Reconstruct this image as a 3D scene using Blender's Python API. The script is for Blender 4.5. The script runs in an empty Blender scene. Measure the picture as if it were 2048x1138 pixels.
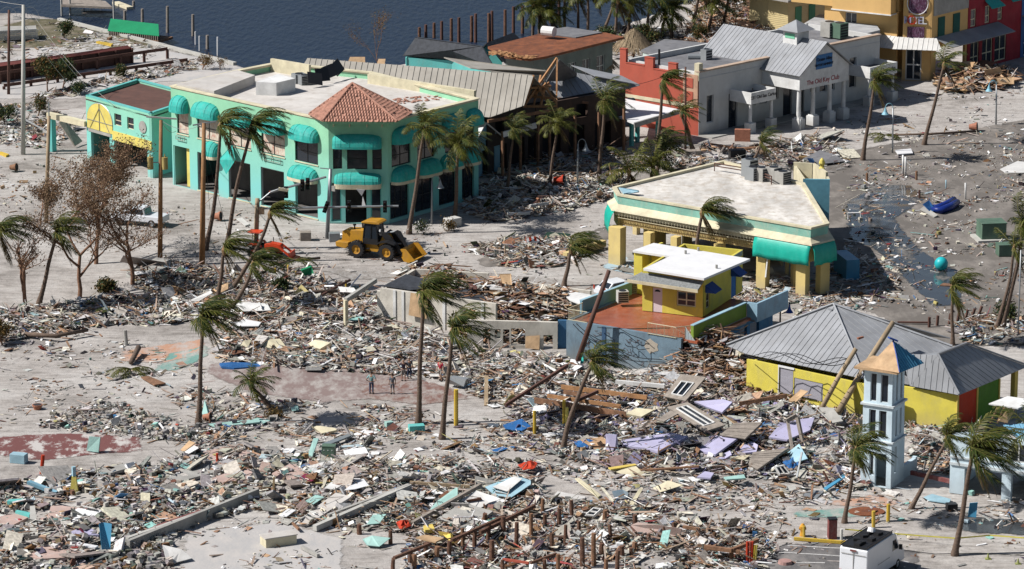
import bpy,math,random
from math import radians as rdn,cos,sin
import numpy as np
from mathutils import Vector,Matrix,noise
random.seed(7);RNG=np.random.default_rng(7)
SC=bpy.context.scene
C=SC.collection
# ---------------------------------------------------------------- camera, sky, sun, exposure
FPX=7500.0;PITCH=rdn(14.5);CAMH=82.0      # focal length in photo pixels, pitch, height in metres
cam_d=bpy.data.cameras.new('camera');cam=bpy.data.objects.new('camera',cam_d);C.objects.link(cam)
cam.location=(0,0,CAMH);cam.rotation_euler=(math.pi/2-PITCH,0,0)
cam_d.sensor_fit='HORIZONTAL';cam_d.sensor_width=36.0;cam_d.lens=36.0*FPX/2048.0
cam_d.clip_start=1.0;cam_d.clip_end=12000.0
SC.camera=cam
SUN_EL=rdn(45.0);SUN_AZ=rdn(7.0)     # light travels towards +x and a little +y
to_sun=Vector((-cos(SUN_EL)*cos(SUN_AZ),-cos(SUN_EL)*sin(SUN_AZ),sin(SUN_EL)))
W=bpy.data.worlds.new('World');SC.world=W;W.use_nodes=True
_n=W.node_tree.nodes;_l=W.node_tree.links
_sky=_n.new('ShaderNodeTexSky');_sky.sky_type='NISHITA';_sky.sun_disc=False
_sky.sun_elevation=SUN_EL;_sky.sun_rotation=math.atan2(to_sun.x,to_sun.y)
_bg=_n.get('Background')or _n.new('ShaderNodeBackground');_bg.inputs[1].default_value=0.05
_l.new(_sky.outputs[0],_bg.inputs[0])
sun_d=bpy.data.lights.new('sun','SUN');sun_d.energy=5.0;sun_d.angle=rdn(0.5);sun_d.color=(1.0,0.965,0.93)
sun=bpy.data.objects.new('sun',sun_d);C.objects.link(sun)
sun.rotation_euler=to_sun.to_track_quat('Z','Y').to_euler();sun.location=(-60,250,120)
SC.view_settings.view_transform='Standard';SC.view_settings.look='None'
SC.view_settings.exposure=0.5;SC.view_settings.gamma=1.0;SC.view_settings.use_curve_mapping=False
SC.render.engine='CYCLES'
SC.cycles.max_bounces=5;SC.cycles.diffuse_bounces=3;SC.cycles.glossy_bounces=2;SC.cycles.transmission_bounces=4
SC.cycles.transparent_max_bounces=4
# ---------------------------------------------------------------- helpers
def G(px,py,z=0.0):
    """survey helper: ground position (at height z) seen at this pixel of the 2048 px photograph"""
    dx=(px-1024)/FPX;dy=(py-569)/FPX
    d=Vector((dx,cos(PITCH)-dy*sin(PITCH),-sin(PITCH)-dy*cos(PITCH)))
    t=(z-CAMH)/d.z
    return Vector((0,0,CAMH))+d*t
def GH(px,py,Y):
    """point at depth Y seen at this pixel"""
    dx=(px-1024)/FPX;dy=(py-569)/FPX
    d=Vector((dx,cos(PITCH)-dy*sin(PITCH),-sin(PITCH)-dy*cos(PITCH)))
    return Vector((0,0,CAMH))+d*(Y/d.y)
ORG={}
def tag(o,label=None,cat=None,group=None,kind=None):
    if label:o['label']=label
    if cat:o['category']=cat
    if group:o['group']=group
    if kind or(cat and 'kind' not in o):o['kind']=kind or 'thing'
    return o
def thing(name,label,cat,loc,group=None):
    o=bpy.data.objects.new(name,None);C.objects.link(o);o.location=loc;o.empty_display_size=0.5
    ORG[o.name]=Vector(loc);return tag(o,label,cat,group)
def link_mesh(name,me,parent=None):
    o=bpy.data.objects.new(name,me);C.objects.link(o)
    if parent is not None:
        o.parent=parent;ORG[o.name]=ORG.get(parent.name,Vector((0,0,0)))
    else:ORG[o.name]=Vector((0,0,0))
    return o
class MB:
    def __init__(s):s.v=[];s.f=[];s.m=[];s.c=[];s.cm=0;s.cc=None
    def add(s,vs,fs):
        k=len(s.v);s.v.extend([tuple(v)for v in vs])
        for f in fs:s.f.append(tuple(i+k for i in f));s.m.append(s.cm);s.c.append(s.cc)
        return s
    def box8(s,p):    # p: 4 bottom then 4 top, same winding (ccw from above)
        return s.add(p,[(3,2,1,0),(4,5,6,7),(0,1,5,4),(1,2,6,5),(2,3,7,6),(3,0,4,7)])
    def box(s,c,sz,R=None):
        hx,hy,hz=sz[0]/2,sz[1]/2,sz[2]/2;c=Vector(c)
        p=[Vector(q)for q in((-hx,-hy,-hz),(hx,-hy,-hz),(hx,hy,-hz),(-hx,hy,-hz),(-hx,-hy,hz),(hx,-hy,hz),(hx,hy,hz),(-hx,hy,hz))]
        if R is not None:p=[R@q for q in p]
        return s.box8([q+c for q in p])
    def prism(s,poly,z0,z1):
        n=len(poly);v=[(p[0],p[1],z0)for p in poly]+[(p[0],p[1],z1)for p in poly]
        return s.add(v,[tuple(range(n-1,-1,-1)),tuple(range(n,2*n))]+[(i,(i+1)%n,n+(i+1)%n,n+i)for i in range(n)])
    def plate(s,pts,t):
        """plate with this top outline, thickness t straight down its normal"""
        pts=[Vector(p)for p in pts];n=len(pts);nn=Vector((0,0,0))
        for i in range(n):nn+=pts[i].cross(pts[(i+1)%n])
        nn.normalize()
        if nn.z<0:pts=pts[::-1];nn=-nn
        lo=[p-nn*t for p in pts]
        return s.add(lo+pts,[tuple(range(n-1,-1,-1)),tuple(range(n,2*n))]+[(i,(i+1)%n,n+(i+1)%n,n+i)for i in range(n)])
    def tube(s,pts,r,n=7,cap=True):
        pts=[Vector(p)for p in pts];k=len(pts)
        if not hasattr(r,'__len__'):r=[r]*k
        base=len(s.v);a=None
        for i,p in enumerate(pts):
            t=(pts[min(i+1,k-1)]-pts[max(i-1,0)]).normalized()
            if a is None:a=t.orthogonal().normalized()
            a=(a-t*a.dot(t)).normalized();b=t.cross(a)
            for j in range(n):
                w=2*math.pi*j/n;s.v.append(tuple(p+(a*cos(w)+b*sin(w))*r[i]))
        for i in range(k-1):
            for j in range(n):
                s.f.append((base+i*n+j,base+i*n+(j+1)%n,base+(i+1)*n+(j+1)%n,base+(i+1)*n+j));s.m.append(s.cm);s.c.append(s.cc)
        if cap:
            s.f.append(tuple(base+j for j in range(n-1,-1,-1)));s.m.append(s.cm);s.c.append(s.cc)
            s.f.append(tuple(base+(k-1)*n+j for j in range(n)));s.m.append(s.cm);s.c.append(s.cc)
        return s
    def beam(s,p0,p1,w,h):
        p0=Vector(p0);p1=Vector(p1);d=(p1-p0);L=d.length;d.normalize()
        up=Vector((0,0,1))if abs(d.z)<0.95 else Vector((1,0,0))
        r=d.cross(up).normalized();u=r.cross(d)
        R=Matrix((d,r,u)).transposed()
        return s.box((p0+p1)/2,(L,w,h),R)
    def build(s,name,mats,parent=None,smooth=False):
        if not isinstance(mats,(list,tuple)):mats=[mats]
        me=bpy.data.meshes.new(name)
        o0=ORG.get(parent.name,Vector((0,0,0)))if parent is not None else Vector((0,0,0))
        me.from_pydata([(v[0]-o0.x,v[1]-o0.y,v[2]-o0.z)for v in s.v],[],s.f)
        for m in mats:me.materials.append(m)
        if len(mats)>1:me.polygons.foreach_set('material_index',s.m)
        if s.c and s.c[0]is not None:
            ca=me.color_attributes.new('Col','FLOAT_COLOR','CORNER');arr=[]
            for f,c in zip(s.f,s.c):arr.extend(list(c)*len(f))
            ca.data.foreach_set('color',arr)
        if smooth:me.polygons.foreach_set('use_smooth',[True]*len(me.polygons))
        me.update()
        return link_mesh(name,me,parent)
def Rz(a):return Matrix.Rotation(a,3,'Z')
class Fr:
    """facade frame: u along p0->p1, w outward (to the right of p0->p1 ... flip=-1 for left), z up"""
    def __init__(s,p0,p1,flip=1,z0=0):
        s.p=Vector((p0[0],p0[1],0));e=Vector((p1[0],p1[1],0));s.L=(e-s.p).length;s.d=(e-s.p)/s.L
        s.n=Vector((s.d.y,-s.d.x,0))*flip;s.z0=z0
    def pt(s,u,w,z):return s.p+s.d*u+s.n*w+Vector((0,0,z+s.z0))
    def box(s,mb,u0,u1,w0,w1,z0,z1):
        P=s.pt;q=[P(u0,w1,z0),P(u1,w1,z0),P(u1,w0,z0),P(u0,w0,z0)]
        if(q[1]-q[0]).cross(q[2]-q[1]).z<0:q=q[::-1]
        return mb.box8(q+[p+Vector((0,0,z1-z0))for p in q])
    def wall(s,mb,u0,u1,z0,z1,t,ops=(),w=0.0):
        us=sorted(set([u0,u1]+[min(max(o[k],u0),u1)for o in ops for k in(0,1)]));zs=sorted(set([z0,z1]+[min(max(o[k],z0),z1)for o in ops for k in(2,3)]))
        for i in range(len(us)-1):
            run=None
            for j in range(len(zs)-1):
                cu=(us[i]+us[i+1])/2;cz=(zs[j]+zs[j+1])/2
                hole=any(o[0]<cu<o[1]and o[2]<cz<o[3]for o in ops)
                if hole:
                    if run is not None:s.box(mb,us[i],us[i+1],w-t,w,run,zs[j]);run=None
                elif run is None:run=zs[j]
            if run is not None:s.box(mb,us[i],us[i+1],w-t,w,run,z1)
        return mb
# ---------------------------------------------------------------- materials
_M={};ALB=0.8      # scales most base colours down so less light bounces into the shade
def mat(name,rgb,rough=0.75,amt=0.25,scale=0.7,bump=0.15,metal=0.0,dirt=0.0,dirt_rgb=(0.25,0.21,0.18),spec=0.3,stretch=None):
    if name in _M:return _M[name]
    m=bpy.data.materials.new(name);m.use_nodes=True;nt=m.node_tree;N=nt.nodes;L=nt.links
    b=N['Principled BSDF'];b.inputs['Roughness'].default_value=rough;b.inputs['Metallic'].default_value=metal
    b.inputs['Specular IOR Level'].default_value=spec
    geo=N.new('ShaderNodeNewGeometry');src=geo.outputs['Position']
    if stretch:
        mp=N.new('ShaderNodeMapping');mp.inputs['Scale'].default_value=stretch;L.new(src,mp.inputs[0]);src=mp.outputs[0]
    n1=N.new('ShaderNodeTexNoise');n1.inputs['Scale'].default_value=scale;n1.inputs['Detail'].default_value=6;n1.inputs['Roughness'].default_value=0.65
    L.new(src,n1.inputs['Vector'])
    r=N.new('ShaderNodeMapRange');r.inputs[1].default_value=0.3;r.inputs[2].default_value=0.7;r.inputs[3].default_value=1-amt;r.inputs[4].default_value=1+amt*0.6
    L.new(n1.outputs[0],r.inputs[0])
    mul=N.new('ShaderNodeVectorMath');mul.operation='SCALE';mul.inputs[0].default_value=[c*ALB for c in rgb];L.new(r.outputs[0],mul.inputs['Scale'])
    col=mul.outputs[0]
    if dirt>0:
        n2=N.new('ShaderNodeTexNoise');n2.inputs['Scale'].default_value=scale*2.3;n2.inputs['Detail'].default_value=8;n2.inputs['Roughness'].default_value=0.7
        mp2=N.new('ShaderNodeMapping');mp2.inputs['Scale'].default_value=(1,1,0.45);mp2.inputs['Location'].default_value=(5,3,1)
        L.new(geo.outputs['Position'],mp2.inputs[0]);L.new(mp2.outputs[0],n2.inputs['Vector'])
        r2=N.new('ShaderNodeMapRange');r2.inputs[1].default_value=0.48;r2.inputs[2].default_value=0.68;r2.inputs[3].default_value=0;r2.inputs[4].default_value=dirt
        L.new(n2.outputs[0],r2.inputs[0])
        mx=N.new('ShaderNodeMix');mx.data_type='RGBA';mx.inputs[7].default_value=(*[c*ALB for c in dirt_rgb],1);L.new(col,mx.inputs[6]);L.new(r2.outputs[0],mx.inputs[0]);col=mx.outputs[2]
    L.new(col,b.inputs['Base Color'])
    if bump>0:
        n3=N.new('ShaderNodeTexNoise');n3.inputs['Scale'].default_value=9;n3.inputs['Detail'].default_value=5;L.new(geo.outputs['Position'],n3.inputs['Vector'])
        bp=N.new('ShaderNodeBump');bp.inputs['Strength'].default_value=bump;bp.inputs['Distance'].default_value=0.06;L.new(n3.outputs[0],bp.inputs['Height']);L.new(bp.outputs[0],b.inputs['Normal'])
    _M[name]=m;return m
def attr_mat(name,rough=0.8,transl=0.0,amt=0.3):
    if name in _M:return _M[name]
    m=bpy.data.materials.new(name);m.use_nodes=True;nt=m.node_tree;N=nt.nodes;L=nt.links
    b=N['Principled BSDF'];b.inputs['Roughness'].default_value=rough;b.inputs['Specular IOR Level'].default_value=0.25
    a=N.new('ShaderNodeAttribute');a.attribute_name='Col'
    geo=N.new('ShaderNodeNewGeometry');n1=N.new('ShaderNodeTexNoise');n1.inputs['Scale'].default_value=5;n1.inputs['Detail'].default_value=4
    L.new(geo.outputs['Position'],n1.inputs['Vector'])
    r=N.new('ShaderNodeMapRange');r.inputs[1].default_value=0.3;r.inputs[2].default_value=0.7;r.inputs[3].default_value=ALB*(1-amt);r.inputs[4].default_value=ALB*(1+amt*0.5);L.new(n1.outputs[0],r.inputs[0])
    mul=N.new('ShaderNodeVectorMath');mul.operation='SCALE';L.new(a.outputs['Color'],mul.inputs[0]);L.new(r.outputs[0],mul.inputs['Scale'])
    L.new(mul.outputs[0],b.inputs['Base Color'])
    if transl:
        tr=N.new('ShaderNodeBsdfTranslucent');L.new(mul.outputs[0],tr.inputs[0]);mx=N.new('ShaderNodeMixShader');mx.inputs[0].default_value=transl
        L.new(b.outputs[0],mx.inputs[1]);L.new(tr.outputs[0],mx.inputs[2]);L.new(mx.outputs[0],N['Material Output'].inputs[0])
    _M[name]=m;return m
M=dict(
 turq=mat('turquoise_stucco',(0.30,0.62,0.40),dirt=0.3,amt=0.16,scale=0.4,dirt_rgb=(0.2,0.42,0.3)),
 turqlow=mat('aqua_stucco',(0.13,0.50,0.47),dirt=0.25,amt=0.15),
 teal=mat('teal_awning_cloth',(0.03,0.41,0.35),rough=0.75,amt=0.25,scale=1.5,dirt=0.5,dirt_rgb=(0.16,0.42,0.38)),
 tealdark=mat('teal_cloth',(0.012,0.33,0.25),rough=0.6,amt=0.2,scale=1.5),
 cream=mat('cream_plaster',(0.66,0.60,0.42),dirt=0.35,dirt_rgb=(0.4,0.34,0.25)),
 white=mat('white_paint',(0.72,0.72,0.70),dirt=0.25,dirt_rgb=(0.45,0.42,0.38)),
 whitewall=mat('offwhite_wall',(0.62,0.62,0.60),dirt=0.3,dirt_rgb=(0.42,0.40,0.36),amt=0.1),
 whiteroof=mat('white_roof_membrane',(0.60,0.57,0.53),dirt=0.6,amt=0.2,scale=0.25,dirt_rgb=(0.38,0.33,0.28)),
 gasroof=mat('weathered_roof_membrane',(0.66,0.63,0.58),dirt=0.9,amt=0.35,scale=0.5,dirt_rgb=(0.40,0.34,0.27),stretch=(1,0.35,1)),
 whiteroof2=mat('clean_white_roof',(0.74,0.74,0.74),dirt=0.2,amt=0.08,dirt_rgb=(0.5,0.5,0.5)),
 yellow=mat('yellow_stucco',(0.68,0.52,0.12),dirt=0.3,amt=0.15,dirt_rgb=(0.45,0.36,0.14)),
 yellowpale=mat('pale_yellow_stucco',(0.72,0.56,0.22),dirt=0.3,amt=0.12,dirt_rgb=(0.5,0.4,0.22)),
 yellowbright=mat('bright_yellow_paint',(0.68,0.58,0.09),dirt=0.45,amt=0.15,dirt_rgb=(0.45,0.40,0.15)),
 arch=mat('golden_yellow_paint',(0.72,0.60,0.14),dirt=0.3,dirt_rgb=(0.6,0.55,0.35)),
 blue=mat('pale_blue_stucco',(0.16,0.34,0.44),dirt=0.35,amt=0.15,dirt_rgb=(0.25,0.31,0.34)),
 bluegrey=mat('worn_blue_grey_stucco',(0.17,0.25,0.31),dirt=0.7,amt=0.25,scale=0.5,dirt_rgb=(0.11,0.14,0.17)),
 tower=mat('light_blue_stucco',(0.62,0.75,0.82),dirt=0.3,amt=0.1,dirt_rgb=(0.36,0.44,0.48)),
 towertrim=mat('white_blue_trim',(0.62,0.68,0.70),dirt=0.3),
 green=mat('green_paint',(0.08,0.22,0.02),dirt=0.1),lime=mat('olive_green_paint',(0.20,0.30,0.04),dirt=0.15),
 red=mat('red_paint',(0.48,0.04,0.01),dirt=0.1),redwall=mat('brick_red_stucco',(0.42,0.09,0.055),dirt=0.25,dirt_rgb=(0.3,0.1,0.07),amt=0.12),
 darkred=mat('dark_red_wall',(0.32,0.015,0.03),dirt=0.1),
 deckred=mat('terracotta_deck',(0.34,0.10,0.05),rough=0.35,dirt=0.4,dirt_rgb=(0.42,0.24,0.18)),
 orange=mat('apricot_stucco',(0.70,0.44,0.17),dirt=0.12,amt=0.08,dirt_rgb=(0.5,0.34,0.16)),
 siding=mat('pale_yellow_siding',(0.68,0.56,0.30),dirt=0.1,amt=0.08),
 metal=mat('grey_metal_roofing',(0.31,0.32,0.335),rough=0.5,amt=0.22,metal=0.15,scale=0.5,dirt=0.3,dirt_rgb=(0.23,0.22,0.21),bump=0.05,spec=0.5),
 metalbuff=mat('weathered_tan_metal_roofing',(0.36,0.335,0.29),rough=0.5,amt=0.2,scale=0.4,dirt=0.35,dirt_rgb=(0.24,0.21,0.17),bump=0.05),
 metalwhite=mat('white_metal_roofing',(0.68,0.67,0.64),rough=0.4,amt=0.12,dirt=0.15,bump=0.03),
 metalblue=mat('blue_metal_roofing',(0.07,0.28,0.45),rough=0.4,amt=0.15,dirt=0.1,bump=0.03),
 greyroof=mat('grey_roof_felt',(0.17,0.17,0.18),rough=0.8,amt=0.3,dirt=0.4,dirt_rgb=(0.28,0.27,0.26)),
 darkroof=mat('dark_shingles',(0.045,0.05,0.06),rough=0.8,amt=0.4,scale=2,bump=0.5),
 rust=mat('rusty_roof_boards',(0.22,0.075,0.032),rough=0.85,amt=0.5,scale=0.8,dirt=0.7,dirt_rgb=(0.07,0.035,0.03),bump=0.4),
 brownroof=mat('brown_roof_felt',(0.13,0.065,0.05),rough=0.85,amt=0.3,dirt=0.4,dirt_rgb=(0.07,0.05,0.05)),
 osb=mat('bare_plywood',(0.52,0.35,0.20),rough=0.8,amt=0.3,scale=1.5,dirt=0.3,dirt_rgb=(0.38,0.22,0.11)),
 wood=mat('weathered_brown_wood',(0.26,0.14,0.08),rough=0.85,amt=0.45,scale=2,dirt=0.3,dirt_rgb=(0.14,0.08,0.05),bump=0.4),
 woodgrey=mat('grey_weathered_wood',(0.30,0.26,0.22),rough=0.85,amt=0.35,scale=2,dirt=0.3,bump=0.4),
 woodorange=mat('fresh_split_wood',(0.42,0.22,0.10),rough=0.8,amt=0.35,scale=2,bump=0.3),
 piling=mat('wet_brown_piling_wood',(0.14,0.07,0.045),rough=0.8,amt=0.5,scale=3,dirt=0.5,dirt_rgb=(0.28,0.17,0.11),bump=0.5),
 polewood=mat('orange_brown_pole_wood',(0.33,0.17,0.07),rough=0.8,amt=0.4,scale=1.2,dirt=0.4,dirt_rgb=(0.2,0.13,0.09),bump=0.3),
 polebrown=mat('dark_brown_pole_wood',(0.12,0.06,0.045),rough=0.8,amt=0.3,bump=0.3),
 tanpole=mat('tan_pole_wood',(0.36,0.27,0.17),rough=0.8,amt=0.3,bump=0.3),
 concrete=mat('bare_concrete',(0.38,0.37,0.34),rough=0.9,amt=0.25,dirt=0.4,dirt_rgb=(0.26,0.24,0.22),bump=0.3),
 concpole=mat('pale_concrete_pole',(0.48,0.47,0.43),rough=0.9,amt=0.15,dirt=0.3,dirt_rgb=(0.34,0.32,0.29)),
 steel=mat('galvanised_steel',(0.34,0.36,0.37),rough=0.45,metal=0.4,amt=0.12,bump=0.02),
 black=mat('black_rubber',(0.018,0.018,0.02),rough=0.6,amt=0.3),blackm=mat('black_metal',(0.02,0.02,0.022),rough=0.4,amt=0.2),
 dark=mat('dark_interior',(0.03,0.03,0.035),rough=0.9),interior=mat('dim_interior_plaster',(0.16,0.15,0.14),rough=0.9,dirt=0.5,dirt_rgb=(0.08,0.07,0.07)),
 terracotta=mat('terracotta_clay',(0.40,0.17,0.10),rough=0.7,amt=0.25,scale=2),
 tile=mat('terracotta_roof_tile',(0.48,0.25,0.18),rough=0.75,amt=0.4,scale=2.5,dirt=0.4,dirt_rgb=(0.30,0.11,0.07)),
 loader=mat('yellow_machine_paint',(0.50,0.25,0.02),rough=0.5,amt=0.2,dirt=0.6,dirt_rgb=(0.32,0.17,0.05),bump=0.03),
 tractor=mat('orange_red_machine_paint',(0.62,0.06,0.015),rough=0.45,amt=0.12,dirt=0.2,dirt_rgb=(0.35,0.08,0.04),bump=0.03),
 vanwhite=mat('white_vehicle_paint',(0.72,0.74,0.77),rough=0.3,amt=0.04,dirt=0.1,bump=0,spec=0.6),
 boxgreen=mat('green_utility_paint',(0.10,0.17,0.12),rough=0.6,dirt=0.3,dirt_rgb=(0.2,0.22,0.18)),
 bollard=mat('yellow_bollard_paint',(0.62,0.42,0.05),rough=0.6,dirt=0.3,dirt_rgb=(0.4,0.3,0.12)),
 lampblue=mat('pale_blue_lamp_paint',(0.22,0.45,0.55),rough=0.5,amt=0.1),navy=mat('navy_awning_cloth',(0.01,0.06,0.28),rough=0.6,amt=0.15),
 tarpgreen=mat('green_tarp_roof',(0.01,0.24,0.10),rough=0.55,amt=0.15),thatch=mat('dry_palm_thatch',(0.28,0.21,0.13),rough=0.9,amt=0.5,scale=4,bump=0.6),
 plastic=mat('white_plastic',(0.78,0.78,0.78),rough=0.4,amt=0.05,bump=0),bluetarp=mat('blue_tarp',(0.03,0.13,0.34),rough=0.5,amt=0.3,bump=0.3),
 lilac=mat('lilac_painted_wall',(0.45,0.43,0.60),dirt=0.4,amt=0.12,dirt_rgb=(0.40,0.37,0.42)),
 aqua=mat('aqua_painted_board',(0.34,0.55,0.50),dirt=0.3,dirt_rgb=(0.3,0.4,0.37)),sky=mat('sky_blue_board',(0.32,0.50,0.58),dirt=0.25,dirt_rgb=(0.4,0.48,0.5)),
 signblue=mat('blue_banner',(0.02,0.15,0.38),rough=0.5,amt=0.08,bump=0),
 doorpink=mat('pale_pink_door',(0.72,0.62,0.64),amt=0.05),shingle=mat('grey_shingles',(0.22,0.23,0.23),rough=0.9,amt=0.4,scale=6,bump=0.6),
 maroon=mat('maroon_painted_slab',(0.20,0.06,0.055),dirt=0.5,dirt_rgb=(0.33,0.27,0.25)),
 brick=mat('clay_brick',(0.38,0.16,0.10),amt=0.3,scale=4),pink=mat('faded_pink_concrete',(0.50,0.36,0.31),dirt=0.5,dirt_rgb=(0.42,0.38,0.35)),
 purple=mat('purple_poster',(0.10,0.03,0.07),amt=0.6,scale=3,dirt=0.8,dirt_rgb=(0.35,0.25,0.35)),
 poster=mat('printed_window_poster',(0.62,0.55,0.45),amt=0.2,scale=1.5,dirt=0.95,dirt_rgb=(0.42,0.12,0.08)),
)
def two_tone(m,low,z0,z1):
    nt=m.node_tree;N=nt.nodes;L=nt.links;b=N['Principled BSDF'];src=b.inputs['Base Color'].links[0].from_socket
    geo=N.new('ShaderNodeNewGeometry');sp=N.new('ShaderNodeSeparateXYZ');L.new(geo.outputs['Position'],sp.inputs[0])
    n=N.new('ShaderNodeTexNoise');n.inputs['Scale'].default_value=0.35;L.new(geo.outputs['Position'],n.inputs['Vector'])
    ad=N.new('ShaderNodeMath');ad.operation='MULTIPLY_ADD';ad.inputs[1].default_value=2.5;L.new(n.outputs[0],ad.inputs[0]);L.new(sp.outputs[2],ad.inputs[2])
    r=N.new('ShaderNodeMapRange');r.inputs[1].default_value=z0+1.2;r.inputs[2].default_value=z1+1.2;r.inputs[3].default_value=1;r.inputs[4].default_value=0;L.new(ad.outputs[0],r.inputs[0])
    mx=N.new('ShaderNodeMix');mx.data_type='RGBA';mx.inputs[7].default_value=(*[c*ALB for c in low],1);L.new(src,mx.inputs[6]);L.new(r.outputs[0],mx.inputs[0]);L.new(mx.outputs[2],b.inputs['Base Color'])
for k_,c_ in(('whitewall',(.40,.37,.33)),('white',(.48,.45,.41)),('yellowbright',(.50,.42,.16)),('yellowpale',(.52,.43,.26)),('tower',(.40,.46,.48)),('bluegrey',(.22,.21,.19)),('orange',(.45,.33,.2))):two_tone(M[k_],c_,-0.6,1.3)
two_tone(M['turq'],(0.22,0.60,0.56),1.5,8.0);two_tone(M['turq'],(0.36,0.45,0.40),-0.9,0.9)
def glass_mat():
    m=bpy.data.materials.new('dark_window_glass');m.use_nodes=True;b=m.node_tree.nodes['Principled BSDF']
    b.inputs['Base Color'].default_value=(0.015,0.02,0.028,1);b.inputs['Roughness'].default_value=0.08;b.inputs['Specular IOR Level'].default_value=0.6
    return m
M['glass']=glass_mat()
def window(fr,parent,u0,u1,z0,z1,frame='blackm',nu=2,nz=2,w=-0.12,pane='glass',name='window',bar=0.07,depth=0.08):
    mb=MB();B=bar
    fr.box(mb,u0,u0+B,w-depth,w,z0,z1);fr.box(mb,u1-B,u1,w-depth,w,z0,z1);fr.box(mb,u0+B,u1-B,w-depth,w,z0,z0+B);fr.box(mb,u0+B,u1-B,w-depth,w,z1-B,z1)
    for i in range(1,nu):
        c=u0+(u1-u0)*i/nu;fr.box(mb,c-B/2,c+B/2,w-depth,w-0.004,z0+B,z1-B)
    if nz==2:
        zc=z0+(z1-z0)*0.42;fr.box(mb,u0+B,u1-B,w-depth,w-0.008,zc-B/2,zc+B/2)
    o=mb.build(name,M[frame],parent)
    pm=MB();fr.box(pm,u0+B/2,u1-B/2,w-depth+0.02,w-depth+0.035,z0+B/2,z1-B/2);pm.build('pane',M[pane],o)
    return o
def dome_awning(fr,parent,u0,u1,z,h,p,m='teal',val=0.28,valm=None,ns=12,e=0.55,label=None):
    mb=MB();a=(u1-u0)/2;c=(u0+u1)/2;nf=5;k=len(mb.v);grid=[]
    for i in range(ns+1):
        th=math.pi*i/ns;cx=-math.copysign(abs(cos(th))**0.75,cos(th));rr=max(sin(th),0)**e
        for j in range(nf+1):
            ph=(math.pi/2)*j/nf;grid.append(fr.pt(c+a*cx,0.02+p*rr*cos(ph),z+h*rr*sin(ph)))
    fs=[]
    for i in range(ns):
        for j in range(nf):
            q=i*(nf+1)+j;fs.append((q,q+nf+1,q+nf+2,q+1))
    mb.add(grid,fs)
    o=mb.build('awning',M[m],parent)
    md=o.modifiers.new('s','SOLIDIFY');md.thickness=0.03
    if label:o['label']=label
    vb=MB();V=[];F=[]
    for i in range(ns+1):
        g=grid[i*(nf+1)];V+=[g+Vector((0,0,0.0)),g-Vector((0,0,val))]
    for i in range(ns):F.append((2*i,2*i+1,2*i+3,2*i+2))
    vb.add(V,F);v=vb.build('valance',M[valm or m],o);md=v.modifiers.new('s','SOLIDIFY');md.thickness=0.025
    # ribs
    rb=MB()
    for i in range(1,ns,2):
        g=[grid[i*(nf+1)+j]+Vector((0,0,0.012))for j in range(nf+1)];rb.tube(g,0.022,4)
    rb.build('rib',M[m],o)
    return o
def strips(parent,pts,s_dir,width,m,name='roof_panel',thick=0.05,rib=0.05,mats=None,skip=None):
    """cover the planar outline pts with sheets whose seams run along s_dir; each sheet is its own mesh"""
    pts=[Vector(p)for p in pts];nn=Vector((0,0,0));n=len(pts)
    for i in range(n):nn+=pts[i].cross(pts[(i+1)%n])
    nn.normalize()
    if nn.z<0:nn=-nn
    s=Vector(s_dir);s=(s-nn*s.dot(nn)).normalized();t=s.cross(nn).normalized();o=pts[0]
    P2=[((p-o).dot(t),(p-o).dot(s))for p in pts]
    def clip(poly,a,keep):
        out=[]
        for i in range(len(poly)):
            p,q=poly[i],poly[(i+1)%len(poly)];ip,iq=keep(p[0]-a),keep(q[0]-a)
            if ip:out.append(p)
            if ip!=iq:
                k=(a-p[0])/(q[0]-p[0]);out.append((a,p[1]+k*(q[1]-p[1])))
        return out
    lo=min(p[0]for p in P2);hi=max(p[0]for p in P2);k=0;x=lo;res=[]
    while x<hi-0.02:
        x2=min(x+width,hi);c=clip(clip(P2,x+0.004,lambda d:d>=0),x2-0.004,lambda d:d<=0);k+=1
        if len(c)>=3 and not(skip and skip(k)):
            f3=lambda q,h=0:o+t*q[0]+s*q[1]+nn*h
            mb=MB();jig=random.uniform(-0.006,0.012)
            mb.plate([f3(q,jig)for q in c],thick)
            ys=[q[1]for q in c if abs(q[0]-(x+0.004))<1e-4]
            if len(ys)>=2:
                y0,y1=min(ys),max(ys)
                if y1-y0>0.1:mb.plate([f3((x+0.006,y0),rib),f3((x+0.006+rib,y0),rib),f3((x+0.006+rib,y1),rib),f3((x+0.006,y1),rib)],rib+0.01)
            res.append(mb.build(name,M[m],parent))
        x=x2
    return res
def plane_of(k3):
    a,b,c=[G(*k)for k in k3];return a,(b-a).cross(c-a).normalized()
def onp(px,py,pl):
    o=Vector((0,0,CAMH));d=GH(px,py,100)-o;return o+d*((pl[0]-o).dot(pl[1])/d.dot(pl[1]))
def slab(name,label,cat,pts,thick,m,group=None):
    """one loose plate: outline given as (pixel x, pixel y, height) of its top corners"""
    P=[G(*p)for p in pts];c=sum(P,Vector())/len(P);o=thing(name,label,cat,(c.x,c.y,0),group)if False else None
    mb=MB();mb.plate(P,thick);ob=mb.build(name,M.get(m,m)if isinstance(m,str)else m);return tag(ob,label,cat,group)
def bar(name,label,cat,p0,p1,w,h,m,group=None):
    mb=MB();mb.beam(G(*p0),G(*p1),w,h);return tag(mb.build(name,M[m]if isinstance(m,str)else m),label,cat,group)
def inpoly(x,y,poly):
    inside=np.zeros(np.shape(x),bool);n=len(poly)
    for i in range(n):
        x0,y0=poly[i][0],poly[i][1];x1,y1=poly[(i+1)%n][0],poly[(i+1)%n][1]
        if y0==y1:continue
        c=((y0>y)!=(y1>y))&(x<(x1-x0)*(y-y0)/(y1-y0)+x0);inside^=c
    return inside
_perm=np.random.default_rng(3).random((64,64))
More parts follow.
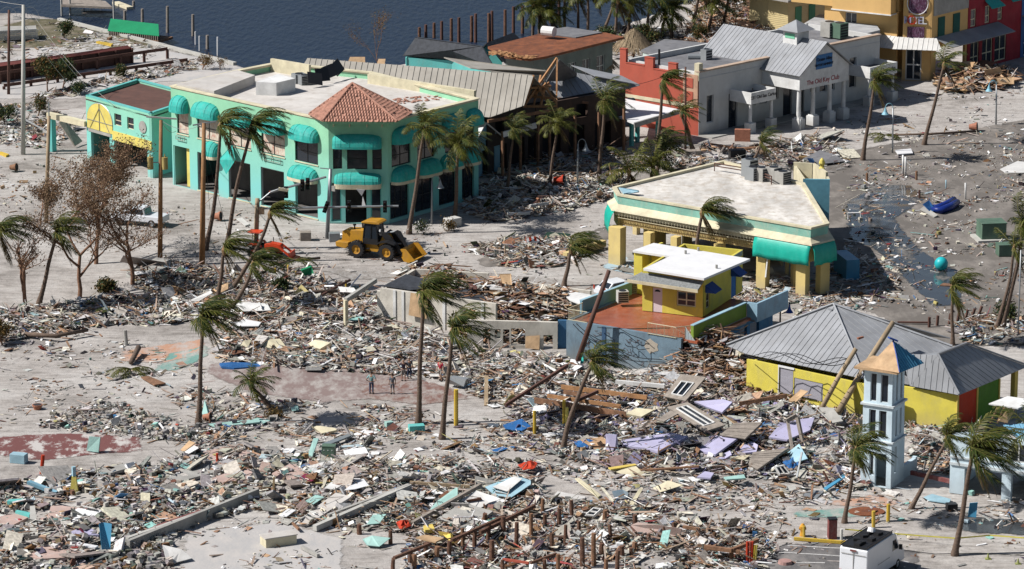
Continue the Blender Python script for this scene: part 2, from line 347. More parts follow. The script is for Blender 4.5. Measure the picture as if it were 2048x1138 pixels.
def vnoise(x,y,s):
    x=np.asarray(x)*s;y=np.asarray(y)*s;xi=np.floor(x).astype(int);yi=np.floor(y).astype(int);fx=x-xi;fy=y-yi
    fx=fx*fx*(3-2*fx);fy=fy*fy*(3-2*fy);g=lambda a,b:_perm[a%64,b%64]
    return(g(xi,yi)*(1-fx)+g(xi+1,yi)*fx)*(1-fy)+(g(xi,yi+1)*(1-fx)+g(xi+1,yi+1)*fx)*fy
def fbm(x,y,s):return(vnoise(x,y,s)+0.5*vnoise(x+7.3,y+2.1,s*2.1)+0.25*vnoise(x+1.7,y+9.2,s*4.3))/1.75
def jag(poly,step=0.8,amp=0.7,seed=0):
    r=random.Random(seed);out=[]
    for i in range(len(poly)):
        a,b=poly[i],poly[(i+1)%len(poly)];L=math.hypot(b[0]-a[0],b[1]-a[1]);k=max(1,int(L/step))
        for j in range(k):
            t=j/k;out.append((a[0]+(b[0]-a[0])*t+r.uniform(-amp,amp),a[1]+(b[1]-a[1])*t+r.uniform(-amp,amp)))
    return out
# ---------------------------------------------------------------- ground, water, painted paving
WATER=[G(*p)for p in((-400,20),(60,26),(118,38),(300,86),(420,118),(560,150),(800,128),(985,100),(1060,92),(1150,74),(1240,52),(1330,22),(1420,-12),(1600,-120),(1600,-900),(-400,-900))]
HEAPS=[]   # (x, y, radius, height)
for px,py,r,h in((960,628,4.5,2.3),(1040,642,5,2.5),(1110,645,4.2,2.3),(890,600,4,2.2),(825,588,3,2.0),(1420,748,5,3.1),(1490,760,5,1.7),(1320,790,4,0.8),(1380,880,6,0.9),(1580,860,6,1.0),(1860,900,3.2,1.3),
    (1650,900,4,1.0),(600,620,5,0.8),(700,640,4,0.8),(470,700,4,0.6),(250,1010,5,0.8),(130,1080,5,0.9),(700,960,5,0.6),(860,960,5,0.7),(1450,50,7,1.8),(1500,20,7,2.0),(1490,90,6,1.2),(1040,400,4,0.7),(1180,400,4,0.6),(1120,340,4,0.4),(1940,165,4,1.2),(1040,510,4,0.6),(290,565,4,0.6),(620,560,4,0.7),(1200,1090,7,0.4),
    (60,640,4,0.7),(1560,80,4,0.8),(200,230,4,0.6),(20,230,5,0.5),(1100,760,5,0.8),(1000,760,4,0.6),(560,740,4,0.5),(640,700,4,0.5),(1400,960,5,0.5),(1700,930,3,0.8)):
    g=G(px,py);HEAPS.append((g.x,g.y,r,h))
def heap(x,y):
    z=np.zeros(np.shape(x))
    for hx,hy,r,h in HEAPS:
        d2=((x-hx)**2+(y-hy)**2)/(r*r);z=np.maximum(z,h*np.exp(-d2*1.6))
    return z
def top_z(px,py,z):
    g=G(px,py,z);h=float(heap(np.array(g.x),np.array(g.y)));g=G(px,py,z+h*.8);return z+.1+.85*float(heap(np.array(g.x),np.array(g.y)))
def ground_z(x,y):
    z=(fbm(x,y,0.18)-0.5)*0.16+(fbm(x+50,y+9,0.9)-0.5)*0.05
    w=inpoly(x,y,WATER);return np.where(w,-2.6,z+heap(x,y)*0.75)
def make_ground():
    xs=np.concatenate([[-3000,-900,-250],np.arange(-84,84.1,0.6),[250,900,3000]]);ys=np.concatenate([[-600,0,150],np.arange(226,478,0.6),[520,640,1200,4000]])
    X,Y=np.meshgrid(xs,ys);Z=ground_z(X,Y);nx,ny=len(xs),len(ys)
    v=np.stack([X.ravel(),Y.ravel(),Z.ravel()],1);I=np.arange(nx*ny).reshape(ny,nx)
    f=np.stack([I[:-1,:-1].ravel(),I[:-1,1:].ravel(),I[1:,1:].ravel(),I[1:,:-1].ravel()],1)
    me=bpy.data.meshes.new('ground');me.vertices.add(len(v));me.vertices.foreach_set('co',v.ravel())
    me.loops.add(f.size);me.loops.foreach_set('vertex_index',f.ravel());me.polygons.add(len(f))
    me.polygons.foreach_set('loop_start',np.arange(len(f))*4);me.polygons.foreach_set('loop_total',np.full(len(f),4));me.polygons.foreach_set('use_smooth',np.ones(len(f),bool))
    me.update();me.validate()
    m=bpy.data.materials.new('sandy_ground');m.use_nodes=True;nt=m.node_tree;N=nt.nodes;L=nt.links;b=N['Principled BSDF']
    b.inputs['Roughness'].default_value=0.95;b.inputs['Specular IOR Level'].default_value=0.15
    geo=N.new('ShaderNodeNewGeometry')
    def nz(scale,det=8,rough=0.65,st=(1,1,1)):
        mp=N.new('ShaderNodeMapping');mp.inputs['Scale'].default_value=st;L.new(geo.outputs['Position'],mp.inputs[0])
        n=N.new('ShaderNodeTexNoise');n.inputs['Scale'].default_value=scale;n.inputs['Detail'].default_value=det;n.inputs['Roughness'].default_value=rough;L.new(mp.outputs[0],n.inputs['Vector']);return n.outputs[0]
    def ramp(src,pts):
        r=N.new('ShaderNodeValToRGB');L.new(src,r.inputs[0]);e=r.color_ramp.elements
        e[0].position=pts[0][0];e[0].color=(*pts[0][1],1);e[1].position=pts[-1][0];e[1].color=(*pts[-1][1],1)
        for p,c in pts[1:-1]:k=e.new(p);k.color=(*c,1)
        return r.outputs[0]
    c1=ramp(nz(0.12,9,.7),[(0.34,(0.20,0.185,0.17)),(0.47,(0.33,0.31,0.29)),(0.62,(0.40,0.385,0.365))])
    c2=ramp(nz(1.3,10,0.75),[(0.30,(0.55,0.53,0.52)),(0.45,(0.92,0.91,0.90)),(0.7,(1.12,1.10,1.08))])
    mu=N.new('ShaderNodeMix');mu.data_type='RGBA';mu.blend_type='MULTIPLY';mu.inputs[0].default_value=1;L.new(c1,mu.inputs[6]);L.new(c2,mu.inputs[7])
    st_=ramp(nz(1.0,6,.6,(.35,2.4,1)),[(0.38,(0.82,0.81,0.80)),(0.5,(1,1,1)),(0.62,(1.08,1.08,1.08))]);m3=N.new('ShaderNodeMix');m3.data_type='RGBA';m3.blend_type='MULTIPLY';m3.inputs[0].default_value=1;L.new(mu.outputs[2],m3.inputs[6]);L.new(st_,m3.inputs[7]);mu=m3
    sp=ramp(nz(14,3,0.6),[(0.31,(0.4,0.38,0.36)),(0.37,(1,1,1))])      # small dark crumbs of dirt
    mu2=N.new('ShaderNodeMix');mu2.data_type='RGBA';mu2.blend_type='MULTIPLY';mu2.inputs[0].default_value=0.8;L.new(mu.outputs[2],mu2.inputs[6]);L.new(sp,mu2.inputs[7])
    L.new(mu2.outputs[2],b.inputs['Base Color'])
    bp=N.new('ShaderNodeBump');bp.inputs['Strength'].default_value=0.55;bp.inputs['Distance'].default_value=0.12;L.new(nz(3.5,9,0.7),bp.inputs['Height']);L.new(bp.outputs[0],b.inputs['Normal'])
    me.materials.append(m);tag(link_mesh('ground',me),kind='structure',label='pale storm washed sand and dirt across the whole site')
make_ground()
def make_water():
    mb=MB();mb.add([(-3000,-600,-0.8),(3000,-600,-0.8),(3000,4000,-0.8),(-3000,4000,-0.8)],[(0,1,2,3)])
    m=bpy.data.materials.new('navy_canal_water');m.use_nodes=True;N=m.node_tree.nodes;L=m.node_tree.links;b=N['Principled BSDF']
    b.inputs['Base Color'].default_value=(0.008,0.015,0.032,1);b.inputs['Roughness'].default_value=0.3;b.inputs['Specular IOR Level'].default_value=0.16
    geo=N.new('ShaderNodeNewGeometry');mp=N.new('ShaderNodeMapping');mp.inputs['Scale'].default_value=(1,0.35,1);L.new(geo.outputs['Position'],mp.inputs[0])
    n=N.new('ShaderNodeTexNoise');n.inputs['Scale'].default_value=1.6;n.inputs['Detail'].default_value=5;L.new(mp.outputs[0],n.inputs['Vector'])
    bp=N.new('ShaderNodeBump');bp.inputs['Strength'].default_value=0.8;bp.inputs['Distance'].default_value=0.25;L.new(n.outputs[0],bp.inputs['Height']);L.new(bp.outputs[0],b.inputs['Normal'])
    tag(mb.build('water',m),kind='structure',label='dark blue canal water behind the buildings')
make_water()
def sheet(name,label,pts,z,m,amp=0.5,step=0.7,seed=1,world=False):
    """a thin sheet that follows the ground: jagged outline, cut into a fan grid"""
    P=[(p.x,p.y)for p in(G(*q)for q in pts)];J=jag(P,step,amp,seed)if amp else P
    x0=min(p[0]for p in J);x1=max(p[0]for p in J);y0=min(p[1]for p in J);y1=max(p[1]for p in J);st=0.45
    xs=np.arange(x0,x1+st,st);ys=np.arange(y0,y1+st,st);X,Y=np.meshgrid(xs[:-1]+st/2,ys[:-1]+st/2)
    ins=inpoly(X,Y,J);VX,VY=np.meshgrid(xs,ys)
    VX=VX+(vnoise(VX,VY,1.3)-0.5)*0.5;VY=VY+(vnoise(VX+40,VY,1.3)-0.5)*0.5
    VZ=ground_z(VX,VY)+z;nx=len(xs);idx=np.full(VX.size,-1);V=[];F=[]
    jj,ii=np.nonzero(ins)
    for j,i in zip(jj,ii):
        q=[]
        for a in(j*nx+i,j*nx+i+1,(j+1)*nx+i+1,(j+1)*nx+i):
            if idx[a]<0:idx[a]=len(V);V.append((VX.flat[a],VY.flat[a],VZ.flat[a]))
            q.append(int(idx[a]))
        F.append(tuple(q))
    VA=np.array(V);D=np.full(len(VA),9.0)
    for k in range(len(P)):
        a=np.array(P[k]);d=np.array(P[(k+1)%len(P)])-a;tt=np.clip(((VA[:,:2]-a)@d)/(d@d+1e-9),0,1);D=np.minimum(D,np.hypot(*(VA[:,:2]-a-tt[:,None]*d).T))
    D=np.where(inpoly(VA[:,0],VA[:,1],P),D,0)
    mb=MB();mb.add(V,F);o=mb.build(name,m,smooth=True);ea=o.data.attributes.new('edge','FLOAT','POINT');ea.data.foreach_set('value',(D/1.6).astype(np.float32));return tag(o,label=label,kind='structure')
def soft_edge(N,L,b):
    at=N.new('ShaderNodeAttribute');at.attribute_name='edge';n=N.new('ShaderNodeTexNoise');n.inputs['Scale'].default_value=1.1;n.inputs['Detail'].default_value=8;n.inputs['Roughness'].default_value=.75
    g=N.new('ShaderNodeNewGeometry');L.new(g.outputs['Position'],n.inputs['Vector']);ad=N.new('ShaderNodeMath');ad.operation='ADD';L.new(at.outputs['Fac'],ad.inputs[0]);L.new(n.outputs[0],ad.inputs[1])
    r=N.new('ShaderNodeMapRange');r.inputs[1].default_value=.78;r.inputs[2].default_value=.92;L.new(ad.outputs[0],r.inputs[0]);L.new(r.outputs[0],b.inputs['Alpha'])
def paint(name,rgb,sand=(0.44,0.41,0.38),lo=0.42,hi=0.6,scale=0.8,rough=0.85,glossy=False):
    m=bpy.data.materials.new(name);m.use_nodes=True;N=m.node_tree.nodes;L=m.node_tree.links;b=N['Principled BSDF']
    geo=N.new('ShaderNodeNewGeometry');n=N.new('ShaderNodeTexNoise');n.inputs['Scale'].default_value=scale;n.inputs['Detail'].default_value=9;n.inputs['Roughness'].default_value=0.7
    mp=N.new('ShaderNodeMapping');mp.inputs['Scale'].default_value=(1,0.5,1);L.new(geo.outputs['Position'],mp.inputs[0]);L.new(mp.outputs[0],n.inputs['Vector'])
    r=N.new('ShaderNodeMapRange');r.inputs[1].default_value=lo;r.inputs[2].default_value=hi;L.new(n.outputs[0],r.inputs[0])
    mx=N.new('ShaderNodeMix');mx.data_type='RGBA';mx.inputs[6].default_value=(*[c*ALB for c in rgb],1);mx.inputs[7].default_value=(*[c*ALB for c in sand],1);L.new(r.outputs[0],mx.inputs[0]);L.new(mx.outputs[2],b.inputs['Base Color'])
    soft_edge(N,L,b)
    n2=N.new('ShaderNodeTexNoise');n2.inputs['Scale'].default_value=6;n2.inputs['Detail'].default_value=6;L.new(geo.outputs['Position'],n2.inputs['Vector'])
    bp=N.new('ShaderNodeBump');bp.inputs['Strength'].default_value=0.1 if glossy else 0.35;bp.inputs['Distance'].default_value=0.05;L.new(n2.outputs[0],bp.inputs['Height']);L.new(bp.outputs[0],b.inputs['Normal'])
    if glossy:
        r2=N.new('ShaderNodeMapRange');r2.inputs[1].default_value=lo;r2.inputs[2].default_value=hi;r2.inputs[3].default_value=rough;r2.inputs[4].default_value=0.9;L.new(n.outputs[0],r2.inputs[0]);L.new(r2.outputs[0],b.inputs['Roughness'])
    else:b.inputs['Roughness'].default_value=rough;b.inputs['Specular IOR Level'].default_value=0.2
    return m
mud=paint('grey_mud',(0.15,0.135,0.12),(0.30,0.27,0.24),0.45,0.7,0.35)
pool=paint('standing_water',(0.05,0.055,0.06),(0.16,0.15,0.135),0.56,0.66,0.3,0.07,True)
sheet('mud_flat','grey muddy lot strewn with litter at the right',[(1640,330),(1700,300),(2060,235),(2500,230),(2500,700),(1900,695),(1680,610),(1640,500)],0.02,mud,1.2,1.2,2)
sheet('mud_road','dark damp road strip before the white building',[(1240,470),(1180,520),(960,540),(940,520),(1120,480),(1230,440)],0.02,mud,0.8,1,22)
sheet('puddle','shallow standing water on the muddy lot',[(1680,410),(1740,365),(1830,370),(1860,400),(1800,440),(1850,500),(1925,540),(1935,610),(1860,620),(1800,560),(1740,500),(1690,480)],0.05,pool,1.0,1,3)
sheet('puddle','dark puddle beside the bottom right palms',[(1890,1048),(1950,1032),(2070,1036),(2070,1075),(1960,1072),(1900,1062)],0.05,pool,0.4,0.6,4)
tc=paint('worn_terracotta_paint',(0.46,0.26,0.17),lo=0.42,hi=0.66);tl=paint('worn_teal_paint',(0.16,0.31,0.27),lo=0.42,hi=0.66)
mr=paint('worn_maroon_paint',(0.17,0.07,0.065),(0.52,0.49,0.46),0.50,0.58,0.6);pk=paint('faded_brick_paving',(0.24,0.18,0.165),(0.42,0.39,0.36),0.45,0.65,0.9)
rdk=paint('worn_red_paving',(0.20,0.11,0.09),(0.34,0.30,0.27),0.42,0.6,1.1);lb=paint('pale_blue_paving',(0.36,0.48,0.54),(0.47,0.44,0.42),0.5,0.65,0.8)
asp=paint('old_asphalt',(0.12,0.115,0.115),(0.30,0.28,0.26),0.45,0.75,0.5);gry=paint('light_concrete_paving',(0.42,0.41,0.40),(0.50,0.47,0.44),0.4,0.6,0.5)
chn=paint('wheel_churned_sand',(0.26,0.235,0.21),(0.40,0.38,0.355),0.42,0.6,2.5)
dirt=paint('brown_grass_stubble',(0.11,0.10,0.055),(0.26,0.22,0.17),0.45,0.7,0.7)
for nm,lb_,pts,m_,a_,s_ in(
  ('painted_paving','terracotta painted paving near the lone fallen post',[(230,700),(300,690),(420,675),(420,710),(330,730),(230,725)],tc,0.5,5),
  ('painted_paving','teal painted paving between the terracotta and grey bands',[(330,705),(420,692),(430,715),(360,745),(290,745)],tl,0.4,6),
  ('painted_paving','maroon painted slab at the far left edge',[(-20,870),(130,862),(290,870),(300,905),(200,912),(80,925),(-20,915)],mr,0.6,7),
  ('paved_plaza','wide worn brick paving behind the walking people',[(410,728),(560,715),(720,728),(860,765),(900,790),(780,800),(640,808),(500,790),(400,750)],pk,0.5,8),
  ('paved_plaza','reddish paving under the standing people',[(700,770),(790,745),(900,770),(960,800),(840,815),(720,800)],rdk,0.5,9),
  ('painted_paving','terracotta painted paving before the clock tower',[(1640,1000),(1750,985),(1830,1000),(1780,1020),(1660,1015)],tc,0.4,10),
  ('painted_paving','teal painted paving left of the yellow bollards',[(1560,1020),(1720,1010),(1790,1030),(1700,1040),(1590,1040)],tl,0.4,11),
  ('painted_paving','pale blue painted paving beside the canopy column',[(1190,535),(1225,508),(1330,520),(1300,560),(1240,548)],lb,0.3,12),
  ('parking_lot','grey asphalt parking lot at the bottom right',[(1560,1085),(1700,1078),(1850,1100),(1850,1170),(1480,1170),(1500,1120)],asp,0.3,13),
  ('road','sand covered road in front of the canal',[(-30,130),(200,60),(330,100),(500,125),(480,165),(330,165),(150,200),(-30,200)],gry,0.6,14),
  ('churned_sand','darker sand churned by wheels along the street',[(620,548),(860,528),(1000,545),(1200,566),(1190,590),(1000,566),(860,550),(700,566)],chn,0.4,17),
  ('grass_verge','sparse brown grass beside the canal wall',[(-40,60),(60,36),(120,38),(300,82),(320,96),(200,104),(100,96),(-40,100)],dirt,0.5,15),
  ('concrete_slab','pale concrete floor in front of the sandy corner',[(360,1060),(560,1040),(700,1075),(700,1170),(340,1170)],gry,0.4,16)):
    sheet(nm,lb_,pts,0.03 if nm!='paved_plaza' else 0.026+0.006*s_/9,m_,a_,0.6,s_)
wl=mat('white_road_line',(0.55,0.54,0.52),amt=0.3,scale=3,dirt=0.7,dirt_rgb=(0.2,0.19,0.18))
for i,(a,b_)in enumerate((((1575,1093),(1690,1098)),((1555,1107),(1680,1113)),((1530,1124),(1650,1128)),((1660,1083),(1760,1088)))):
    mb=MB();p,q=G(*a),G(*b_);n_=14;d=(q-p)/n_;s_=Vector((-d.y,d.x,0)).normalized()*0.09;V=[]
    for k in range(n_+1):
        c=p+d*k;z=float(ground_z(np.array(c.x),np.array(c.y)))+0.05;V+=[(c.x-s_.x,c.y-s_.y,z),(c.x+s_.x,c.y+s_.y,z)]
    mb.add(V,[(2*k,2*k+2,2*k+3,2*k+1)for k in range(n_)])
    tag(mb.build('parking_line',wl),kind='structure',label='faded white painted parking line')
# ---------------------------------------------------------------- buildings
def gp(x,y,z=0):p=G(x,y,z);return(p.x,p.y)
def zz(ox,oy,f):return lambda x,y:(ox+x/f,oy+y/f)
def parapet(parent,poly,z0,z1,t,m,name='parapet',cap=None,capm='cream',skip=()):
    n=len(poly);mb=MB();cb=MB()
    area=sum(poly[i][0]*poly[(i+1)%n][1]-poly[(i+1)%n][0]*poly[i][1]for i in range(n));fl=1 if area>0 else-1
    for i in range(n):
        if i in skip:continue
        fr=Fr(poly[i],poly[(i+1)%n],fl);fr.box(mb,0.003*(i+1),fr.L-0.003*(i+1),-t,-0.004*(i%3),z0,z1)
        if cap:fr.box(cb,-0.08+0.01*i,fr.L+0.08-0.01*i,-t-0.06,0.10+0.004*i,z1,z1+cap+0.004*i)
    o=mb.build(name,M[m],parent)
    if cap:cb.build('coping',M[capm],o)
    return o
def ac_unit(name,label,p,sz=(1.0,1.0,0.9),rz=0.7,m='steel',group=None):
    t=thing(name,label,'air conditioner',p,group);mb=MB();c=Vector(p)+Vector((0,0,sz[2]/2));mb.box(c,sz,Rz(rz));mb.build('casing',M[m],t)
    g=MB()
    for k in range(5):g.box(c+Rz(rz)@Vector((0,-sz[1]/2-0.01,-sz[2]*0.36+k*sz[2]*0.18)),(sz[0]*0.86,0.02,sz[2]*0.09),Rz(rz))
    g.build('grille',M['dark'],t)
    f=MB();f.tube([c+Vector((0,0,sz[2]/2)),c+Vector((0,0,sz[2]/2+0.05))],min(sz[0],sz[1])*0.38,12);f.build('fan_guard',M['blackm'],t);return t
# ==== 1 turquoise corner building
A,B,Cc,D=(-33.0,355.8),(-17.0,339.8),(-11.5,339.6),(-3.2,349.9)
HB=9.6
E_,F_=gp(745,148,HB),gp(556,128,HB)
F2=gp(480,143,HB)
t=thing('turquoise_corner_building','two storey turquoise and mint corner building with dome awnings and a tiled corner roof','building',(-15,350,0))
fl=Fr(A,B);fc=Fr(B,Cc);frr=Fr(Cc,D)
sc=fl.L/940.0
U=lambda x:(x-22)*sc
up=[(U(57),U(128),5.3,7.9),(U(182),U(314),5.3,7.9),(U(376),U(508),5.3,7.8),(U(570),U(708),5.3,7.8),(U(767),U(900),5.3,7.8)]
lowo=[(U(30),U(130),0.05,4.0),(U(178),U(306),0.15,3.9),(U(368),U(500),0.15,3.9),(U(562),U(700),0.15,3.9),(U(765),U(895),0.15,3.85)]
mb=MB();fl.wall(mb,0,fl.L,0,HB,0.3,up+lowo);wl_=mb.build('wall',M['turq'],t)
s2=fc.L/335.0;V_=lambda x:(x-115)*s2
cup=[(V_(138),V_(190),5.2,7.5),(V_(218),V_(333),5.2,7.5),(V_(361),V_(415),5.2,7.5)];clo=[(V_(125),V_(183),0.2,3.9),(V_(206),V_(326),0.05,3.9),(V_(350),V_(410),0.2,3.9)]
mb=MB();fc.wall(mb,0,fc.L,0,HB,0.3,cup+clo);mb.build('wall',M['turq'],t)
R_=lambda x:(x-450)/510*frr.L
rup=[(R_(470),R_(575),5.3,7.7),(R_(612),R_(708),5.3,7.7),(R_(768),R_(845),5.3,7.7),(R_(888),R_(935),5.0,7.7)];rlo=[(R_(460),R_(565),0.35,3.9),(R_(597),R_(700),0.35,3.9),(R_(732),R_(830),0.35,3.9),(R_(864),R_(934),0.35,3.9)]
mb=MB();frr.wall(mb,0,frr.L,0,HB,0.3,rup+rlo);mb.build('wall',M['turq'],t)
poly=[A,B,Cc,D,E_,F_,F2]
mb=MB()
for i in(3,4,5,6):
    f_=Fr(poly[i],poly[(i+1)%7]);f_.box(mb,0.02,f_.L-0.02,-0.3,0,0,HB)
mb.build('wall',M['turq'],t)
cen=Vector((sum(p[0]for p in poly)/7,sum(p[1]for p in poly)/7,0))
ins=[(p[0]+(cen.x-p[0])*0.02,p[1]+(cen.y-p[1])*0.02)for p in poly]
mb=MB();mb.prism(ins,8.9,9.1);mb.build('roof',M['whiteroof'],t)
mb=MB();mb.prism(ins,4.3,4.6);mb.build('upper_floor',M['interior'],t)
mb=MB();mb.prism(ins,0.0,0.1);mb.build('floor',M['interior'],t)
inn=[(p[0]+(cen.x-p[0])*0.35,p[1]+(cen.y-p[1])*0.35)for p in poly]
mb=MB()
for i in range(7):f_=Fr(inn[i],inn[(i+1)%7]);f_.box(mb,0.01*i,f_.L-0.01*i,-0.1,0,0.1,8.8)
mb.build('inner_wall_or_shade',M['interior'],t)
parapet(t,poly,HB+0.004,HB+0.12,0.42,'cream','parapet',0.1,'cream')
dm=['poster','poster','poster','poster','glass']
for i,o in enumerate(up):window(fl,t,*o,nu=2 if i else 1,nz=2,pane=dm[i])
for o in cup:window(fc,t,*o,nu=1,nz=2)
for i,o in enumerate(rup):window(frr,t,*o,nu=2,nz=2,pane='glass')
for i,o in enumerate(rlo):window(frr,t,*o,nu=3 if i!=1 else 2,nz=2,w=-0.2)
for o in(clo[0],clo[2]):window(fc,t,*o,nu=1,nz=1,w=-0.2,frame='turqlow',bar=0.1)
for o in lowo[1:4]:
    mb=MB();fl.box(mb,o[0],o[0]+0.09,-0.25,-0.1,o[2],o[3]);fl.box(mb,o[1]-0.09,o[1],-0.25,-0.1,o[2],o[3]);fl.box(mb,o[0]+0.09,o[1]-0.09,-0.25,-0.1,o[3]-0.09,o[3]);mb.build('shopfront_frame',M['steel'],t)
mb=MB()
for o in up+lowo[1:]:fl.box(mb,o[0]-0.05,o[1]+0.05,-0.02,0.07,o[2]-0.1,o[2]-0.004)
mb.build('sill',M['cream'],t)
mb=MB();fl.box(mb,U(95),U(118),-0.9,-0.35,0.1,3.9);mb.build('yellow_door_panel',M['arch'],t)
for a_,b_,hh in((U(35),U(132),1.35),(U(165),U(318),1.25),(U(375),U(512),1.25),(U(570),U(712),1.3),(U(750),U(908),1.15)):
    dome_awning(fl,t,a_,b_,7.75,hh,0.95,val=0.25)
    # round arch of the wall above the awning is painted the same mint
dome_awning(fl,t,U(230),U(318),3.95,1.35,0.9,val=0.3,valm='cream',label='half torn lower dome awning left of the palms')
dome_awning(fl,t,U(742),U(900),3.85,1.15,1.0,val=0.3,valm='cream')
mb=MB();q=[fl.pt(U(352),0.9,3.9),fl.pt(U(395),0.05,5.4),fl.pt(U(455),0.9,4.3),fl.pt(U(402),1.0,2.7)];mb.plate(q,0.03);q=[fl.pt(U(395),0.05,5.4),fl.pt(U(352),0.9,3.9),fl.pt(U(375),0.1,3.6)];mb.plate(q,0.03)
mb.build('torn_awning',M['teal'],t)
mb=MB()
for(a0,a1,zc)in((U(55),U(110),4.75),(U(580),U(690),4.75)):
    for k in range(2):mb.tube([fl.pt(a0,0.15,zc+0.3-k*0.35),fl.pt(a1,0.15,zc+0.3-k*0.35)],0.035,4)
    for u_ in(a0,(a0+a1)/2,a1):mb.tube([fl.pt(u_,0.15,zc+0.32),fl.pt(u_,0.15,zc-0.07)],0.035,4)
mb.build('sign_frame',M['woodgrey'],t)
dome_awning(fc,t,V_(137),V_(416),7.5,1.05,1.0,e=0.3,ns=16,val=0.22)
dome_awning(fc,t,V_(145),V_(412),3.95,0.95,1.05,e=0.3,ns=16,val=0.45,valm='cream')
mb=MB();mb.plate([fc.pt(2.6,1.1,3.6),fc.pt(3.4,1.1,3.5),fc.pt(3.1,1.0,2.9)],0.03);mb.plate([fc.pt(3.2,1.05,2.9),fc.pt(3.5,1.05,1.9),fc.pt(3.1,1.0,1.9)],0.03);mb.build('torn_cloth',M['plastic'],t)
for a_,b_ in((470,600),(612,715),(750,872),(884,966)):dome_awning(frr,t,R_(a_),R_(b_)-0.02,7.7,1.3,0.95,val=0.22)
for a_,b_ in((465,586),(605,731),(736,856),(866,948)):dome_awning(frr,t,R_(a_),R_(b_),3.95,1.3,0.95,val=0.28,valm='cream')
# tiled corner roof
p1,p2,p3=G(635,196,10.0),G(650,226,9.9),G(797,228,9.9)
cx=Vector(((B[0]+Cc[0])/2,B[1]+3.2,0));apex=G(718,163,13.0);apex=Vector((cx.x-0.6,cx.y-0.5,12.7))
eav=[Vector((-18.9,341.6,9.95)),Vector((-17.5,338.6,9.95)),Vector((-10.6,338.4,9.95)),Vector((-9.3,342.6,9.95)),Vector((-14.0,346.6,9.95))]
mb=MB()
for i in range(5):a_,b_=eav[i],eav[(i+1)%5];mb.add([a_,b_,apex,(a_+b_)/2-Vector((0,0,0.02))],[(0,1,2)])
rf=mb.build('tiled_corner_roof',M['tile'],t)
tb=MB();rr_=random.Random(5)
for i in range(5):
    a_,b_=eav[i],eav[(i+1)%5];e=(b_-a_);L_=e.length;e.normalize();mid=apex-a_;h_=(mid-e*mid.dot(e));H_=h_.length;hd=h_.normalized();nn=e.cross(hd).normalized()
    if nn.z<0:nn=-nn
    k0=mid.dot(e);rows=int(H_/0.36)
    for r_ in range(rows):
        y=r_*0.36;l0=k0*(y/H_);l1=L_-(L_-k0)*(y/H_);nc=max(1,int((l1-l0)/0.26))
        for c_ in range(nc):
            if rr_.random()<(0.10 if r_<3 else 0.04)and i in(1,2):continue
            x=l0+(c_+0.5)*(l1-l0)/nc;wd=(l1-l0)/nc*0.42;z_=rr_.uniform(0.0,0.02)
            P_=lambda dx,dy,dz:a_+e*(x+dx)+hd*(y+dy)+nn*(dz+z_)
            tb.add([P_(-wd,-0.04,0.05),P_(wd,-0.04,0.05),P_(wd*0.9,0.36,0.02),P_(-wd*0.9,0.36,0.02),P_(0,-0.04,0.13),P_(0,0.36,0.09)],[(0,4,5,3),(4,1,2,5),(0,1,4)])
tag(tb.build('roof_tiles',M['tile'],rf),kind='stuff')
mb=MB()
for i in range(5):mb.tube([eav[i]+Vector((0,0,0.1)),apex+Vector((0,0,0.1))],0.11,6)
mb.build('ridge_tiles',M['tile'],rf)
mb=MB();q=[(p.x,p.y)for p in[v+(cx-v)*0.12 for v in eav]];mb.prism(q,HB,9.93);mb.build('soffit',M['turq'],rf)
mb=MB()
for u_ in(0.5,2.0,3.6,5.0):fc.box(mb,u_-0.05,u_+0.05,0.003,0.55,9.3,9.7)
mb.build('bracket',M['cream'],rf)
# roof boxes
mb=MB();bz=[gp(353,170,9.9),gp(428,184,9.9),gp(510,152,9.9),gp(474,142,9.9)]
mb.prism(bz,9.1,10.0);mb.build('roof_box',M['whiteroof'],t)
bz=[gp(512,190,9.1),gp(553,192,9.1),gp(591,183,9.1),gp(556,174,9.1)];mb=MB();mb.prism(bz,9.1,10.4);mb.build('stair_box',M['white'],t)
mb=MB();pp=[gp(541,137,9.4),gp(618,150,9.4)];f_=Fr(pp[0],pp[1]);f_.box(mb,0,f_.L,-0.3,0,9.1,10.4);mb.build('rear_parapet',M['cream'],t)
mb=MB();pp=[gp(733,170,9.2),gp(838,204,9.2)];f_=Fr(pp[0],(D[0],D[1]));
pq=gp(959,199,HB);fr_=Fr(gp(735,163,9.3),gp(948,197,9.3));fr_.box(mb,0,fr_.L,-0.35,0,9.1,10.05);mb.build('rear_parapet',M['cream'],t)
tl_=MB()
for k in range(60):
    a_=random.uniform(0,1);g_=G(790+a_*90+random.uniform(-8,8),203-a_*8+random.uniform(-5,5),9.12);tl_.box(g_+Vector((0,0,0.04)),(0.3,0.2,0.05),Rz(random.uniform(0,3)))
tag(tl_.build('fallen_roof_tiles',M['tile'],t),kind='stuff')
for i,(px,py)in enumerate(((598,157),(610,160))):ac_unit('air_conditioner',('grey rooftop air conditioner nearer the fallen black panels','small grey rooftop air conditioner at the end of the pipe run')[1-i],tuple(G(px,py+8,9.12)),(1.2,1.0,0.9),0.5)
mb=MB()
for k in range(4):p_=G(630+k*15,172-k*5,9.2);mb.box(p_+Vector((0,0,.75+0.12*k)),(1.5,0.1,1.3),Rz(0.5+.15*k)@Matrix.Rotation(-0.7+.25*(k%2),3,'X')@Matrix.Rotation(.25-.2*k,3,'Y'))
tag(mb.build('black_solar_panels',M['blackm']),'three wrecked black panels on the turquoise building roof','solar panels')
